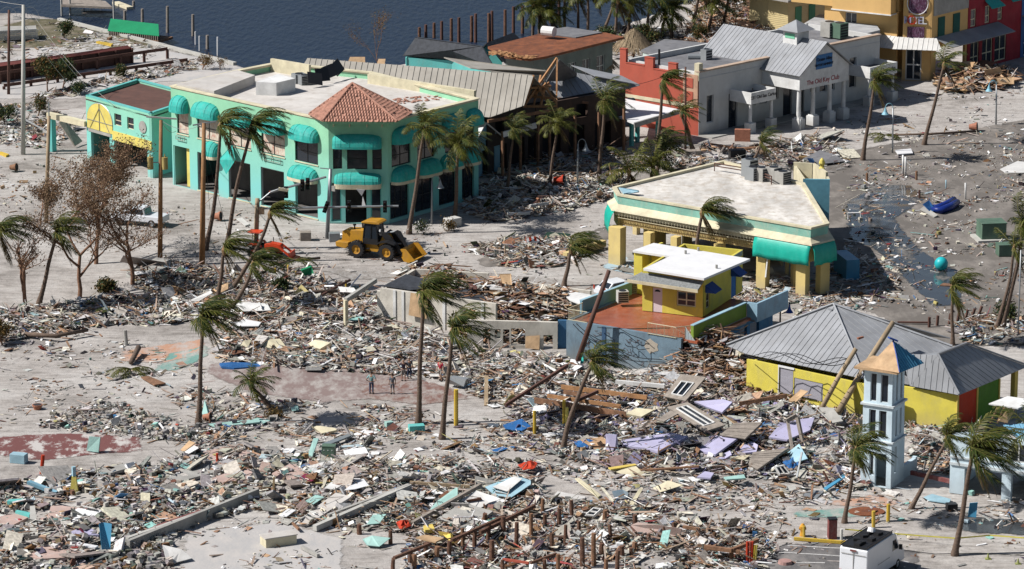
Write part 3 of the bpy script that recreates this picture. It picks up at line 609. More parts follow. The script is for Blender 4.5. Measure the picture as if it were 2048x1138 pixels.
# street stairs / yellow kerb pieces at the passage
# ==== 2 turquoise annex with yellow arch
t=thing('arched_annex','small turquoise building with a yellow painted arch and brown flat roof','building',(-40,393,0))
az=zz(0,0,2.846)
a0,a1=gp(*az(500,950),0),gp(*az(868,1015),0)
a0=(-45.2,391.5);b_=Vector(gp(*az(868,1015),0));fa=Fr(gp(*az(498,905)),gp(*az(870,1015)))
L_=fa.L;ux=lambda x:(x-498)/372*L_
HA=6.4
ops=[(ux(522),ux(630),0,3.0),(ux(655),ux(842),0,2.75),(ux(660),ux(700),4.3,5.5),(ux(733),ux(770),4.3,5.5)]
mb=MB();fa.wall(mb,0,L_,0,HA,0.3,ops);mb.build('wall',M['turq'],t)
for o in ops[2:]:window(fa,t,*o,frame='cream',nu=1,nz=2)
mb=MB();n_=20;c_=(ux(505)+ux(650))/2;r_=(ux(650)-ux(505))/2;ring=[fa.pt(c_-r_,0.02,3.3)]+[fa.pt(c_-r_*cos(math.pi*k/n_),0.02,4.3+1.75*sin(math.pi*k/n_))for k in range(n_+1)]+[fa.pt(c_+r_,0.02,3.3)]
mb.add(ring+[p+fa.n*0.04 for p in ring],[tuple(range(len(ring)+len(ring)-1,len(ring)-1,-1))]+[(i,(i+1)%len(ring),len(ring)+(i+1)%len(ring),len(ring)+i)for i in range(len(ring))]);mb.build('yellow_arch_panel',M['arch'],t)
mb=MB();mb.tube([fa.pt(c_,0.1,3.3),fa.pt(c_,0.1,6.05)],0.04,4)
for s__ in(-1,1):mb.tube([fa.pt(c_+s__*r_*0.75,0.1,3.4),fa.pt(c_,0.1,5.6)],0.03,4)
mb.tube([fa.pt(c_-r_,0.1,4.2),fa.pt(c_+r_,0.1,4.2)],0.03,4);mb.tube(ring[1:-1],0.05,4);mb.build('arch_bars',M['steel'],t)
mb=MB();fa.box(mb,ux(652),L_,0.02,0.12,2.8,3.7);mb.build('yellow_fascia',M['arch'],t)
mb=MB();fa.box(mb,ux(510),ux(640),0.02,0.06,2.95,3.25);mb.build('grey_sign_oval',M['concrete'],t)
ck=MB();ring=[fa.pt(ux(822)+0.62*cos(2*math.pi*k/14),0.02,4.9+0.62*sin(2*math.pi*k/14))for k in range(14)];ck.add(ring+[p+fa.n*0.06 for p in ring],[tuple(range(14,28))]+[(i,(i+1)%14,14+(i+1)%14,14+i)for i in range(14)]);ck.build('round_sign',M['concrete'],t)
q0=fa.pt(0,0,0);q1=fa.pt(L_,0,0);bd=(Vector((*gp(350,207,HA),0))-Vector((*gp(308,221,HA),0))).normalized()
q2=q1+bd*9.5;q3=q0+bd*9.5
mb=MB()
for a__,b__ in((q1,q2),(q2,q3),(q3,q0)):f_=Fr(a__,b__);f_.box(mb,0.02,f_.L-0.02,-0.3,0,0,HA)
mb.build('wall',M['turq'],t)
mb=MB();mb.prism([(p.x,p.y)for p in(q0,q1,q2,q3)],HA-0.35,HA-0.2);mb.build('roof',M['brownroof'],t)
parapet(t,[(p.x,p.y)for p in(q0,q1,q2,q3)],HA+0.004,HA+0.15,0.35,'turqlow')
# colonnade beam to the left
t=thing('ruined_colonnade','turquoise post and cream beam left standing beside the yellow arch building','ruin',tuple(G(108,300)))
mb=MB();p0=G(105,302);p0b=fa.pt(0.0,0,0);
mb.box(p0+Vector((0,0,1.7)),(0.6,0.6,3.4),Rz(-0.7));mb.build('post',M['turqlow'],t)
mb=MB();mb.beam(p0+Vector((-0.3,0.2,3.7)),p0b+Vector((0,0,3.6)),0.6,0.55);mb.build('beam',M['cream'],t)
# ==== 3 long tan metal roof with broken gable
t=thing('broken_gable_building','dark walled building with a long tan metal roof and splintered gable end','building',tuple(G(1030,330)))
z4=zz(800,0,2.844)
zr,ze=9.6,6.2
pl3=plane_of(((615,116,zr),(1067,151,zr),(979,235,ze)));rl,rr2=onp(615,116,pl3),onp(1067,151,pl3);el2=onp(*z4(705,600),pl3);er=onp(*z4(510,668),pl3)
ell=onp(570,190,pl3)
strips(t,[rl,rr2,el2,er,ell],(er-G(*z4(590,380),zr)),0.62,'metalbuff',thick=0.06,rib=0.06)
mb=MB();rd_=(rr2-rl).normalized();bk=Vector((-rd_.y,rd_.x,0))*5.5
mb.plate([rl+Vector((0,0,-0.02)),rr2+Vector((0,0,-0.02)),rr2+bk+Vector((0,0,-3.4)),rl+bk+Vector((0,0,-3.4))],0.1);mb.build('rear_roof_slope',M['metalbuff'],t)
mb=MB()
for(x0,y0,x1,y1)in((700,118,735,150),(757,122,770,158)):
    q=[G(x0,y0,zr-0.1),G(x0+30 if x0==700 else x0+14,y0,zr-0.1),G(x1-4,y1,8.1),G(x0-12,y1,8.1)];
    q=[p+Vector((0,0,0.22))for p in q];mb.plate(q,0.04)
o_=mb.build('exposed_decking',M['osb'],t)
wb=MB();wv=[(er,el2)]
f1=Fr(er,el2);pf=[G(*z4(530,700),0)]
# walls below eave
c0=G(975,352);c1=G(1070,326);c2=G(1250,292)
mb=MB();fw=Fr((c0.x,c0.y),(c1.x,c1.y));fw.wall(mb,0,fw.L,0,6.1,0.3,[(1.0,3.0,0.1,2.8),(3.6,5.8,0.1,3.0),(6.4,7.9,0.1,2.8),(1.2,2.6,4.0,5.4),(4.2,5.8,4.0,5.4)]);mb.build('wall',mat('shade_darkened_siding',(0.035,0.028,0.025),dirt=0.5,dirt_rgb=(0.08,0.05,0.035)),t)  # siding colour darkened to stand for the shade below the eave
fw2=Fr((c1.x,c1.y),(c2.x,c2.y));mb=MB();fw2.wall(mb,0.1,fw2.L,0,5.9,0.3,[(1.0,3.4,0.1,2.9),(4.5,6.6,0.1,3.0),(1.5,3.0,3.8,5.2),(5.5,7.0,3.8,5.2),(8.0,10.2,0.1,2.9)]);mb.build('wall',mat('shade_darkened_shopfront',(0.05,0.03,0.022),dirt=0.5,dirt_rgb=(0.10,0.055,0.035)),t)  # brown darkened so the colour itself carries the shopfront's shade
mb=MB()
for f_ in(fw,fw2):f_.box(mb,0.3,f_.L-0.3,-5.0,-4.8,0,5.8);f_.box(mb,0.4,f_.L-0.4,-4.8,-0.31,3.2,3.35)
mb.build('inner_wall_or_shade',M['interior'],t)
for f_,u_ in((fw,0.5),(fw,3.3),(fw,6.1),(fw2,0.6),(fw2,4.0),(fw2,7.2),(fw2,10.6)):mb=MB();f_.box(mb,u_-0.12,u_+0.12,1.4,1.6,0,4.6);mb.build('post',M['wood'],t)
for f_ in(fw,fw2):mb=MB();f_.box(mb,.32,f_.L-.32,-1.4,-1.3,0,5.8);mb.build('inner_wall_or_shade',M['dark'],t)  # near-black sheets added behind the openings to paint the rooms' shade
# gable timbers
ap=G(*z4(893,330),zr+0.9);mb=MB()
tims=[((893,330),(700,610),zr+.9,ze),((893,330),(890,600),zr+.9,ze),((760,430),(705,605),zr,ze),((705,605),(895,605),ze,ze),((740,500),(860,490),8,8),((725,545),(880,560),7,7),((760,440),(850,600),9,ze),((800,430),(760,600),8.6,ze),((830,470),(800,600),8.4,ze),((720,570),(850,470),6.6,8.2),((820,480),(890,590),8.3,ze)]
for i,(a__,b__,za,zb)in enumerate(tims):mb=MB();mb.beam(G(*z4(*a__),za),G(*z4(*b__),zb),0.16,0.22);mb.build('broken_rafter',M['woodorange'],t)
mb=MB();mb.plate([G(*z4(905,335),zr+.8),G(*z4(1005,415),7.6),G(*z4(1000,455),6.6),G(*z4(830,460),7.2)],0.08);mb.build('gable_board',M['greyroof'],t)
# porch roof planes
pp3=plane_of(((*z4(1010,415),7.4),(*z4(1365,485),6.1),(*z4(1080,565),5.2)));pl=[onp(*z4(*q),pp3)for q in((830,470),(1010,415),(1365,485),(1080,565),(900,555))]
strips(t,[pl[0],pl[1],pl[2],pl[3],pl[4]],(onp(*z4(1130,560),pp3)-onp(*z4(1050,440),pp3)),0.6,'metal',thick=0.06,rib=0.06)
mb=MB();mb.plate([G(*z4(975,370),7.8),G(*z4(1260,430),7.0),G(*z4(1365,482),6.35),G(*z4(1110,432),7.2)],0.08);mb.build('rear_roof_slope',M['metal'],t)
mb=MB();mb.plate([G(*z4(250,325),8.6),G(*z4(830,400),8.2),G(*z4(850,425),7.6),G(*z4(640,425),8.0),G(*z4(400,385),8.6)],0.08);mb.build('bent_roof_sheet',M['metalbuff'],t)
sg=MB();sg.beam(G(*z4(585,765),4.3),G(*z4(775,712),4.8),0.15,0.55);sg.build('hanging_sign',M['white'],t)
mb=MB();mb.beam(G(*z4(500,690),5.9),G(*z4(900,620),5.9),0.2,0.3);mb.beam(G(*z4(900,560),5.6),G(*z4(1070,585),5.3),0.15,0.25);mb.build('eave_board',M['wood'],t)
# small teal gabled shop between
t=thing('teal_gabled_shop','small teal shop with a white trimmed gable beside the turquoise corner building','building',tuple(G(970,395)))
g0=G(*z4(445,1010));g1=G(*z4(545,985));f_=Fr((g0.x,g0.y),(g1.x,g1.y));mb=MB();f_.wall(mb,-0.5,f_.L+0.6,0,3.6,0.25,[(0.6,f_.L-0.2,0.1,2.6)]);f_.box(mb,-0.5,f_.L+0.6,-4,-3.8,0,3.6);mb.build('wall',M['blue'],t)
mb=MB();L2=f_.L+0.6;q=[f_.pt(-0.6,0.1,3.6),f_.pt(L2,0.1,3.6),f_.pt(0.8,0.1,5.4)];mb.add(q+[p-f_.n*0.2 for p in q],[(0,1,2),(5,4,3),(0,3,4,1),(1,4,5,2),(2,5,3,0)]);mb.build('gable',M['blue'],t)
mb=MB();mb.plate([f_.pt(0.8,0.35,5.5),f_.pt(L2+0.3,0.35,3.55),f_.pt(L2+0.3,-4,3.55),f_.pt(0.8,-4,5.5)],0.12);mb.plate([f_.pt(0.8,0.35,5.5),f_.pt(-0.9,0.35,3.55),f_.pt(-0.9,-4,3.55),f_.pt(0.8,-4,5.5)],0.12);mb.build('roof',M['white'],t)
# ==== 4 dark shingle roof + teal gable
def gable_house(name,label,pr0,pr1,pe0,pe1,zr,ze,zb,wallm,roofm,over=None):
    """ridge pr0-pr1 and near eave pe0-pe1 given in pixels"""
    t=thing(name,label,'building',tuple(G(pe0[0],pe0[1]+30)))
    r0,r1,e0,e1=G(*pr0,zr),G(*pr1,zr),G(*pe0,ze),G(*pe1,ze)
    mb=MB();mb.plate([r0,r1,e1,e0],0.12);mb.build('roof',M[roofm],t)
    b0,b1=r0*2-e0,r1*2-e1;b0.z=b1.z=ze
    mb=MB();mb.plate([r0,r1,b1,b0],0.12);mb.build('rear_roof_slope',M[roofm],t)
    i=lambda a,c,k:Vector((a.x+(c.x-a.x)*k,a.y+(c.y-a.y)*k,0));ce=(e0+e1+b0+b1)/4
    q=[i(p,ce,0.06)for p in(e0,e1,b1,b0)];mb=MB()
    for k in range(4):f_=Fr(q[k],q[(k+1)%4]);f_.box(mb,0.02,f_.L-0.02,-0.2,0,0,ze-0.15)
    mb.build('wall',M[wallm],t)
    mb=MB()
    for ra,ea,ba in((r0,q[0],q[3]),(r1,q[1],q[2])):
        a_=Vector((ea.x,ea.y,ze-0.14));c_=Vector((ba.x,ba.y,ze-0.14));m_=(a_+c_)/2;m_.z=zr-0.2;dd=(ce-m_);dd.z=0;dd=dd.normalized()*0.15
        mb.add([a_,c_,m_,a_+dd,c_+dd,m_+dd],[(0,1,2),(3,5,4),(0,3,4,1),(1,4,5,2),(2,5,3,0)])
    mb.build('gable',M[wallm],t);return t
t=gable_house('shingled_waterfront_shop','turquoise waterfront shop with a dark shingle roof losing its boards',z4(90,210),z4(470,262),z4(15,318),z4(400,345),5.6,3.6,0,'turqlow','darkroof')
t=thing('teal_boathouse','low teal boathouse gable beside the rusty flat roof','building',tuple(G(960,135)))
q=[G(*z4(400,345),3.2),G(*z4(580,355),3.2),G(*z4(480,272),5.6)];bk=Vector((3,6,0));mb=MB()
q=[q[0],Vector((q[1].x,q[1].y,3.2)),Vector(((q[0].x+q[1].x)/2,(q[0].y+q[1].y)/2,5.2))]
mb.add(q+[p+bk for p in q],[(0,1,2),(5,4,3),(0,3,4,1)]);mb.add([(q[0].x,q[0].y,0),(q[1].x,q[1].y,0),q[1],q[0]],[(0,1,2,3)]);mb.build('gable',M['turqlow'],t)
mb=MB();mb.plate([q[2]+Vector((0,-0.3,0.1)),q[1]+Vector((0.5,-0.3,-0.1)),q[1]+bk+Vector((0.5,0,-0.1)),q[2]+bk+Vector((0,0,0.1))],0.12);mb.plate([q[2]+Vector((0,-0.3,0.1)),q[0]+Vector((-0.4,-0.3,-0.1)),q[0]+bk+Vector((-0.4,0,-0.1)),q[2]+bk+Vector((0,0,0.1))],0.12);mb.build('roof',M['darkroof'],t)
# ==== 5 rusty flat roof
t=thing('rusty_roof_building','grey waterside building with a large rusty brown stripped flat roof','building',tuple(G(1150,160)))
zz5=5.6
rp=[(500,265),(800,190),(1170,185),(1275,210),(830,320),(740,335),(600,320)]
q=[G(*z4(*p),zz5)for p in rp];mb=MB();mb.plate(q,0.25);mb.build('roof',M['rust'],t)
mb=MB();q=[G(*z4(*p),zz5+0.12)for p in((870,165),(950,152),(1150,183),(1000,212),(860,195))];mb.plate(q,0.1);mb.build('grey_roof_patch',M['greyroof'],t)
mb=MB();mb.tube([G(*z4(812,175),6.4),G(*z4(878,182),6.4)],0.55,12);mb.build('roof_duct',M['white'],t)
wp=[z4(600,300),z4(760,322),z4(1210,212),z4(1150,190),z4(820,200)];q=[G(*p,zz5-0.3)for p in wp];mb=MB();wins=[]
for k in range(5):
    f_=Fr(q[k],q[(k+1)%5]);ops=[(0.8+j*2.6,2.2+j*2.6,1.6,3.6)for j in range(int(f_.L/2.6))]if k in(1,)else[]
    f_.wall(mb,0.02,f_.L-0.02,0,zz5-0.27,0.2,ops)
    if k==1:wins=[(f_,o)for o in ops]
mb.build('wall',mat('grey_green_siding',(0.16,0.19,0.18),dirt=0.3),t)
for f_,o in wins:window(f_,t,*o,frame='white')
mb=MB();mb.plate([G(*z4(835,322),zz5-0.1),G(*z4(1275,212),zz5-0.1),G(*z4(1280,216),zz5-0.5),G(*z4(840,328),zz5-0.5)],0.1);mb.build('fascia',M['woodgrey'],t)
sb=MB();rg=random.Random(8)
for k in range(70):
    a_=rg.random();p_=G(*z4(520+a_*230,300+a_*32+rg.uniform(-12,4)),zz5+0.05);sb.box(p_,(rg.uniform(.5,1.8),rg.uniform(.1,.3),.04),Rz(rg.uniform(-1,1)-.7)@Matrix.Rotation(rg.uniform(-.3,.3),3,'Y'))
tag(sb.build('splintered_boards',M['woodorange'],t),kind='stuff')
# ==== 6/7 awning porch (pinkish white)
z5=zz(1200,40,3.413)
t=thing('white_flat_porch','low open porch with a white flat roof and teal posts beside the red wall','building',tuple(G(1290,280)))
q=[G(*z5(*p),3.2)for p in((140,530),(540,610),(230,700),(110,650))];mb=MB();mb.plate(q,0.2);mb.build('roof',M['whiteroof2'],t)
mb=MB();mb.plate([G(*z5(230,702),3.19),G(*z5(540,612),3.19),G(*z5(540,640),2.7),G(*z5(232,735),2.7)],0.1);mb.build('fascia',M['concrete'],t)
for p_ in((215,860),(255,835),(395,790),(150,800)):
    mb=MB();g_=G(*z5(*p_));mb.box(g_+Vector((0,0,1.45)),(0.35,0.35,2.9),Rz(.7));mb.build('post',M['turqlow'],t)
mb=MB();f_=Fr(gp(*z5(150,730)),gp(*z5(520,690)));f_.box(mb,0,f_.L,-0.2,0,0,2.95);mb.build('wall',mat('blue_grey_porch_shade',(0.05,0.09,0.14)),t)  # dark fill wall beneath the roof, its colour standing in for porch shade
# ==== 8 red wall building + grey roof annex, 9 white building
ra=Vector((*gp(*z5(160,640)),0));
C0=Vector((*gp(*z5(672,795)),0));
dirR=Vector((cos(rdn(-40)),sin(rdn(-40)),0));dirW=Vector((cos(rdn(45)),sin(rdn(45)),0))
Lr=10.4;RA=C0-dirR*Lr
t=thing('red_walled_building','brick red side wall with a stepped parapet joined to the white building','building',tuple(RA))
fr8=Fr(RA,C0);mb=MB()
us=lambda x:(x-160)/(675-160)*Lr
fr8.wall(mb,0,Lr-0.02,0,5.8,0.35,[])
for a_,b_,h_ in((0,us(200),7.9),(us(200),us(322),6.5),(us(322),us(378),7.4),(us(378),us(475),6.3),(us(475),us(528),7.2),(us(528),Lr-0.7,5.9)):fr8.box(mb,a_+0.003,b_-0.003,-0.35,0,5.803,h_)
mb.build('wall',M['redwall'],t)
mb=MB()
for a_,b_,h_ in((0,us(200),7.9),(us(200),us(322),6.5),(us(322),us(378),7.4),(us(378),us(475),6.3),(us(475),us(528),7.2)):fr8.box(mb,a_,b_,-0.4,0.05,h_,h_+0.08)
mb.build('coping',M['redwall'],t)
mb=MB();fr8.box(mb,0,Lr-0.7,0.003,0.06,2.9,3.25);mb.build('cream_band',M['cream'],t)
mb=MB();fr8.box(mb,Lr-2.0,Lr-0.1,0.02,0.10,3.3,6.4);mb.build('cream_pilaster',mat('dusty_rose_plaster',(0.5,0.3,0.2)),t)
for k in range(2):mb=MB();fr8.box(mb,Lr-1.65,Lr-0.7,0.10,0.15,3.6+k*1.4,4.6+k*1.4);mb.build('red_panel',M['redwall'],t)
mb=MB();fr8.box(mb,Lr-0.6,Lr,-0.6,0.05,5.8,7.6);mb.build('chimney',M['cream'],t)
for u_,z_ in((us(386),8.1),(us(585),5.6)):
    mb=MB();p_=fr8.pt(u_,-0.8,z_-2);mb.tube([p_,p_+Vector((0,0,2.2))],0.12,8);mb.build('vent_pipe',M['blackm'],t)
t=thing('white_portico_building','long white single storey building with a columned portico, cupola and small porches','building',tuple(C0))
Lw=31.0;fw=Fr(C0,C0+dirW*Lw)
HW=6.7
wx=lambda x:None
# pixel -> u along facade using ground line
def uw(px):
    lo,hi=0,Lw
    for _ in range(40):
        m_=(lo+hi)/2;p_=fw.pt(m_,0,0);zc=p_.y*cos(PITCH)+CAMH*sin(PITCH)
        if 1024+FPX*p_.x/zc<px:lo=m_
        else:hi=m_
    return lo
Lw=uw(1757);w6=lambda x:uw(1400+x/4.742)
wop=[(w6(60),w6(125),1.2,4.1),(w6(268),w6(352),0.1,3.8),(w6(487),w6(525),2.0,3.9),(w6(565),w6(632),2.0,3.9),(w6(706),w6(742),2.2,5.0),(w6(785),w6(870),0.1,4.6),(w6(945),w6(985),0.1,4.2),(w6(1040),w6(1095),2.0,4.1),(w6(1132),w6(1200),1.8,4.0),(w6(1238),w6(1275),1.8,4.0),(w6(1410),w6(1475),1.6,4.9)]
mb=MB();fw.wall(mb,0,Lw,0,HW,0.35,wop);mb.build('wall',M['whitewall'],t)
for o in wop:window(fw,t,*o,frame='white' if o[2]>1 else 'steel',nu=1 if o[1]-o[0]<1.6 else 2,nz=1,w=-0.15)
bk=Vector((-dirW.y,dirW.x,0))*10.3
mb=MB();e1=C0+dirW*Lw
for a__,b__ in((e1,e1+bk),(e1+bk,C0+bk),(C0+bk,C0)):f_=Fr(a__,b__);f_.box(mb,0.02,f_.L-0.02,-0.3,0,0,HW-0.01)
mb.build('wall',M['whitewall'],t)
mb=MB();q=[C0+bk*0.03,e1+bk*0.03,e1+bk*0.98,C0+bk*0.98];mb.prism([(p.x,p.y)for p in q],HW-0.7,HW-0.55);mb.build('roof',M['greyroof'],t)
mb=MB();fw.box(mb,-0.1,Lw+0.1,-0.5,0.12,HW,HW+0.16);mb.build('coping',mat('buff_coping',(0.48,0.36,0.27)),t)
mb=MB();fw.box(mb,0,Lw,0.003,0.05,HW-0.75,HW-0.65);fw.box(mb,0,Lw,0.003,0.05,3.9,3.98)if False else None;mb.build('wall_moulding',M['whitewall'],t)
# portico
pu0,pu1=w6(650),w6(1405)
pd=5.2;mid=(pu0+pu1)/2
pz0,pz1,pza=4.15,5.9,8.8
pu0=uw(1400+1000/4.742)-3.4
def uwp(px,w,z=0):   # u at outward distance w
    lo,hi=-10,Lw+10
    for _ in range(40):
        m_=(lo+hi)/2;p_=fw.pt(m_,w,z);zc=p_.y*cos(PITCH)-(p_.z-CAMH)*sin(PITCH)
        if 1024+FPX*p_.x/zc<px:lo=m_
        else:hi=m_
    return lo
pu0=uwp(1400+945/4.742,pd,5);pu1=uwp(1400+1410/4.742,pd,5);mid=(pu0+pu1)/2

mb=MB();fw.box(mb,pu0,pu1,pd-0.3,pd,pz0,pz1);fw.box(mb,pu0,pu0+0.3,0.02,pd-0.304,pz0,pz1);fw.box(mb,pu1-0.3,pu1,0.02,pd-0.304,pz0,pz1);mb.build('entablature',M['white'],t)
mb=MB();q=[fw.pt(pu0,pd,pz1+.003),fw.pt(pu1,pd,pz1+.003),fw.pt(mid,pd,pza-0.15)];mb.add(q+[p-fw.n*0.3 for p in q],[(0,1,2),(5,4,3),(0,3,4,1),(1,4,5,2),(2,5,3,0)]);ped=mb.build('pediment',M['white'],t)
bd_=-9.0
for sgn,ua in((-1,pu0-0.4),(1,pu1+0.4)):
    zl=pz1-0.15
    strips(t,[fw.pt(mid,pd+0.35,pza),fw.pt(ua,pd+0.35,zl),fw.pt(ua,bd_ if sgn<0 else 0.2,zl),fw.pt(mid,bd_,pza)],fw.pt(ua,0,zl)-fw.pt(mid,0,pza),0.55,'metal',thick=0.06,rib=0.035)
for u_,w_ in((pu0+0.35,pd-0.35),(pu0+2.6,pd-0.35),(pu1-2.6,pd-0.35),(pu1-0.35,pd-0.35)):
    cb=MB();c_=fw.pt(u_,w_,0);cb.tube([c_+Vector((0,0,1.25)),c_+Vector((0,0,pz0-0.02))],[0.25,0.21],12);col=cb.build('column',M['white'],t)
    pb=MB();pb.box(c_+Vector((0,0,0.55)),(0.95,0.95,1.1),Rz(rdn(45)));pb.box(c_+Vector((0,0,1.17)),(0.7,0.7,0.14),Rz(rdn(45)));pb.build('plinth',M['white'],col)
# cupola
cu=fw.pt(mid,1.2,0);cz=7.7
t2=thing('cupola','small square roof cupola with a green louvre on the white portico roof','cupola',(cu.x,cu.y,cz))if False else t
mb=MB();mb.box(cu+Vector((0,0,cz+0.9)),(1.9,1.9,1.9),Rz(rdn(45)));cp=mb.build('cupola',M['white'],t)
mb=MB();Rr=Rz(rdn(45));ev=[cu+Rr@Vector((a*1.45,b*1.45,0))+Vector((0,0,cz+1.86))for a,b in((-1,-1),(1,-1),(1,1),(-1,1))];apx=cu+Vector((0,0,cz+2.9));mb.add(ev+[apx],[(0,1,4),(1,2,4),(2,3,4),(3,0,4),(3,2,1,0)]);mb.build('cupola_roof',M['metal'],cp)
mb=MB();
mb.box(cu+Rr@Vector((-0.97,0,0))+Vector((0,0,cz+1.3)),(0.05,1.3,0.5),Rr);mb.build('green_louvre',mat('mint_green_paint',(0.2,0.55,0.35)),cp)
# banner + letters
def text(fr,u,z,w,s,body,m,parent,name='lettering',ext=0.02,sx=1.0):
    cd=bpy.data.curves.new(name,'FONT');cd.body=body;cd.size=s;cd.extrude=ext;cd.align_x='CENTER';cd.align_y='CENTER';cd.offset=0.008*s
    tmp=bpy.data.objects.new('tmp',cd);C.objects.link(tmp);bpy.context.view_layer.update();me=bpy.data.meshes.new_from_object(tmp);bpy.data.objects.remove(tmp);me.name=name;me.materials.clear();me.materials.append(M[m]);o=bpy.data.objects.new(name,me);C.objects.link(o)
    p=fr.pt(u,w,z);Rm=Matrix((fr.d*sx,Vector((0,0,1)),fr.n)).transposed().to_4x4();Rm.translation=p
    if parent is not None:o.parent=parent;Rm.translation=p-ORG[parent.name]
    o.matrix_local=Rm;return o
bn=MB();bu0,bu1=uwp(1400+1100/4.742,pd,7),uwp(1400+1252/4.742,pd,7);fw.box(bn,bu0,bu1,pd+0.02,pd+0.06,6.0,7.5);bnr=bn.build('banner',M['signblue'],ped);bnr['label']='blue cloth banner on the pediment'
text(fw,(bu0+bu1)/2,7.0,pd+0.07,0.5,'Ocean Alley','dark',ped);text(fw,(bu0+bu1)/2,6.42,pd+0.07,0.36,'ENTERTAINMENT','dark',ped)
text(fw,(pu0+pu1)/2-0.2,4.75,pd+0.01,0.7,'The Old Key Club','darkred',ped,ext=0.01)
# small porches
for k,(xa,xb,za)in enumerate(((485,720,3.7),(1612,1870,3.7))):
    w_=3.0;a_,b_=uwp(1400+xa/4.742,w_,3.5),uwp(1400+xb/4.742,w_,3.5)
    pt_=MB();fw.box(pt_,a_,b_,w_-0.18,w_,3.1,4.3);fw.box(pt_,a_,a_+0.18,0.02,w_-0.183,3.1,4.3);fw.box(pt_,b_-0.18,b_,0.02,w_-0.183,3.1,4.3);po=pt_.build('porch',M['white'],t)
    rb=MB();fw.box(rb,a_+0.19,b_-0.19,0.02,w_-0.19,3.6,3.7);rb.build('porch_roof',M['greyroof'],po)
    for u_ in(a_+0.3,b_-0.3):
        cb=MB();c_=fw.pt(u_,w_-0.35,0);cb.tube([c_+Vector((0,0,1.15)),c_+Vector((0,0,3.1))],[0.2,0.17],10);col=cb.build('column',M['white'],t);pb=MB();pb.box(c_+Vector((0,0,0.55)),(0.85,0.85,1.1),Rz(rdn(45)));pb.build('plinth',M['white'],col)
    text(fw,(a_+b_)/2,3.75,w_+0.01,0.5,'231 Old San Carlos','blackm',po)
mb=MB();fw.box(mb,0,Lw,0.02,1.9,0.0,0.16);mb.build('walkway',M['concrete'],t)
# grey roof annex behind red wall
t=thing('grey_flat_roof_building','low white building with a large grey felt flat roof behind the red wall','building',tuple(G(1330,160)))
z8=zz(1200,40,3.413);q=[G(*z8(*p),5.6)for p in((280,205),(440,130),(830,165),(1180,180),(1230,235),(1120,250),(700,330))]
mb=MB();mb.plate([q[0],q[1],q[2],q[3],q[5]-Vector((0,0,0)),q[6]],0.22);mb.build('roof',M['greyroof'],t)
w8=[Vector((p.x,p.y,0))for p in(q[0],q[1],q[3],q[5],q[6])];ce=sum(w8,Vector())/5;w8=[p+(ce-p)*0.05 for p in w8];mb=MB()
for k in range(5):f_=Fr(w8[k],w8[(k+1)%5]);f_.box(mb,0.02,f_.L-.02,-.2,0,0,5.35)
mb.build('wall',mat('pale_mint_wall',(0.45,0.52,0.48)),t)
mb=MB();f_=Fr(gp(*z8(285,215),5.6),gp(*z8(690,300),5.6));f_.box(mb,1.5,3.0,0.4,0.5,4.0,5.2);f_.box(mb,4.2,6.0,0.4,0.5,4.0,5.2);mb.build('window',M['glass'],t)
mb=MB();bz=[gp(*z8(830,210),6.1),gp(*z8(895,225),6.1),gp(*z8(1180,130),6.1),gp(*z8(1000,120),6.1)];mb.prism(bz,5.6,6.4);mb.build('raised_roof',M['metalwhite'],t)
mb=MB();mb.plate([G(*z8(*p),6.5)for p in((830,190),(1050,110),(1210,130),(990,175))],0.06);mb.build('raised_roof_sheet',mat('grey_blue_membrane',(0.36,0.4,0.42)),t)
mb=MB();mb.tube([G(*z8(600,250),6.4),G(*z8(700,250),6.4)],0.3,10);mb.build('duct',M['steel'],t)
ac_unit('air_conditioner','tall blue grey rooftop condenser by the bent duct',tuple(G(*z8(725,300),5.65)),(1.0,0.8,1.6),.8)
ac_unit('air_conditioner','smaller pale rooftop air conditioner on the grey flat roof',tuple(G(*z8(1030,228),5.65)),(1.2,1.0,1.0),.8)
ac_unit('air_conditioner','larger pale rooftop air conditioner beside the metal portico roof',tuple(G(*z8(1100,215),5.65)),(1.4,1.2,1.2),.8)
ac_unit('air_conditioner','left dark rooftop condenser behind the cupola',tuple(G(*z8(1565,110),6.3)),(1.5,1.3,1.6),.8,'concrete')
ac_unit('air_conditioner','right dark rooftop condenser behind the cupola',tuple(G(*z8(1635,118),6.3)),(1.4,1.3,1.6),.8,'boxgreen')
# ==== 10 yellow siding building and rear roofs
t=thing('yellow_siding_building','pale yellow clapboard building with green shutters behind the grey roof','building',tuple(G(1560,90)))
q0=G(1535,82);f10=Fr((q0.x,q0.y),(q0.x+2.2,q0.y-1.9));mb=MB();f10.box(mb,0,f10.L,-8,0,0,5.2);mb.build('wall',M['siding'],t)
f10b=Fr(f10.pt(f10.L,0,0),f10.pt(f10.L,0,0)+dirW*9.5);mb=MB();f10b.box(mb,0.01,f10b.L,-6,0.01,0,5.2);mb.build('wall',M['siding'],t)
sb=MB()
for k in range(22):f10.box(sb,0,f10.L,0.0,0.035,0.2+k*0.22,0.24+k*0.22);f10b.box(sb,0.05,f10b.L,0.01,0.045,0.2+k*0.22,0.24+k*0.22)
sb.build('clapboards',M['siding'],t)
for u_ in(1.2,3.6,6.6):mb=MB();f10b.box(mb,u_,u_+1.1,0.05,0.12,2.2,4.2);mb.build('shutter',mat('green_shutter',(0.08,0.25,0.14)),t)
mb=MB();mb.box(f10b.pt(4,-3,5.35),(11,8.5,0.25),Rz(rdn(45)));mb.build('roof',mat('tan_felt_roof',(0.36,0.34,0.31)),t)
t=thing('rear_grey_roof','pale grey flat roofed wing behind the two dark condensers','building',tuple(G(1650,110)))
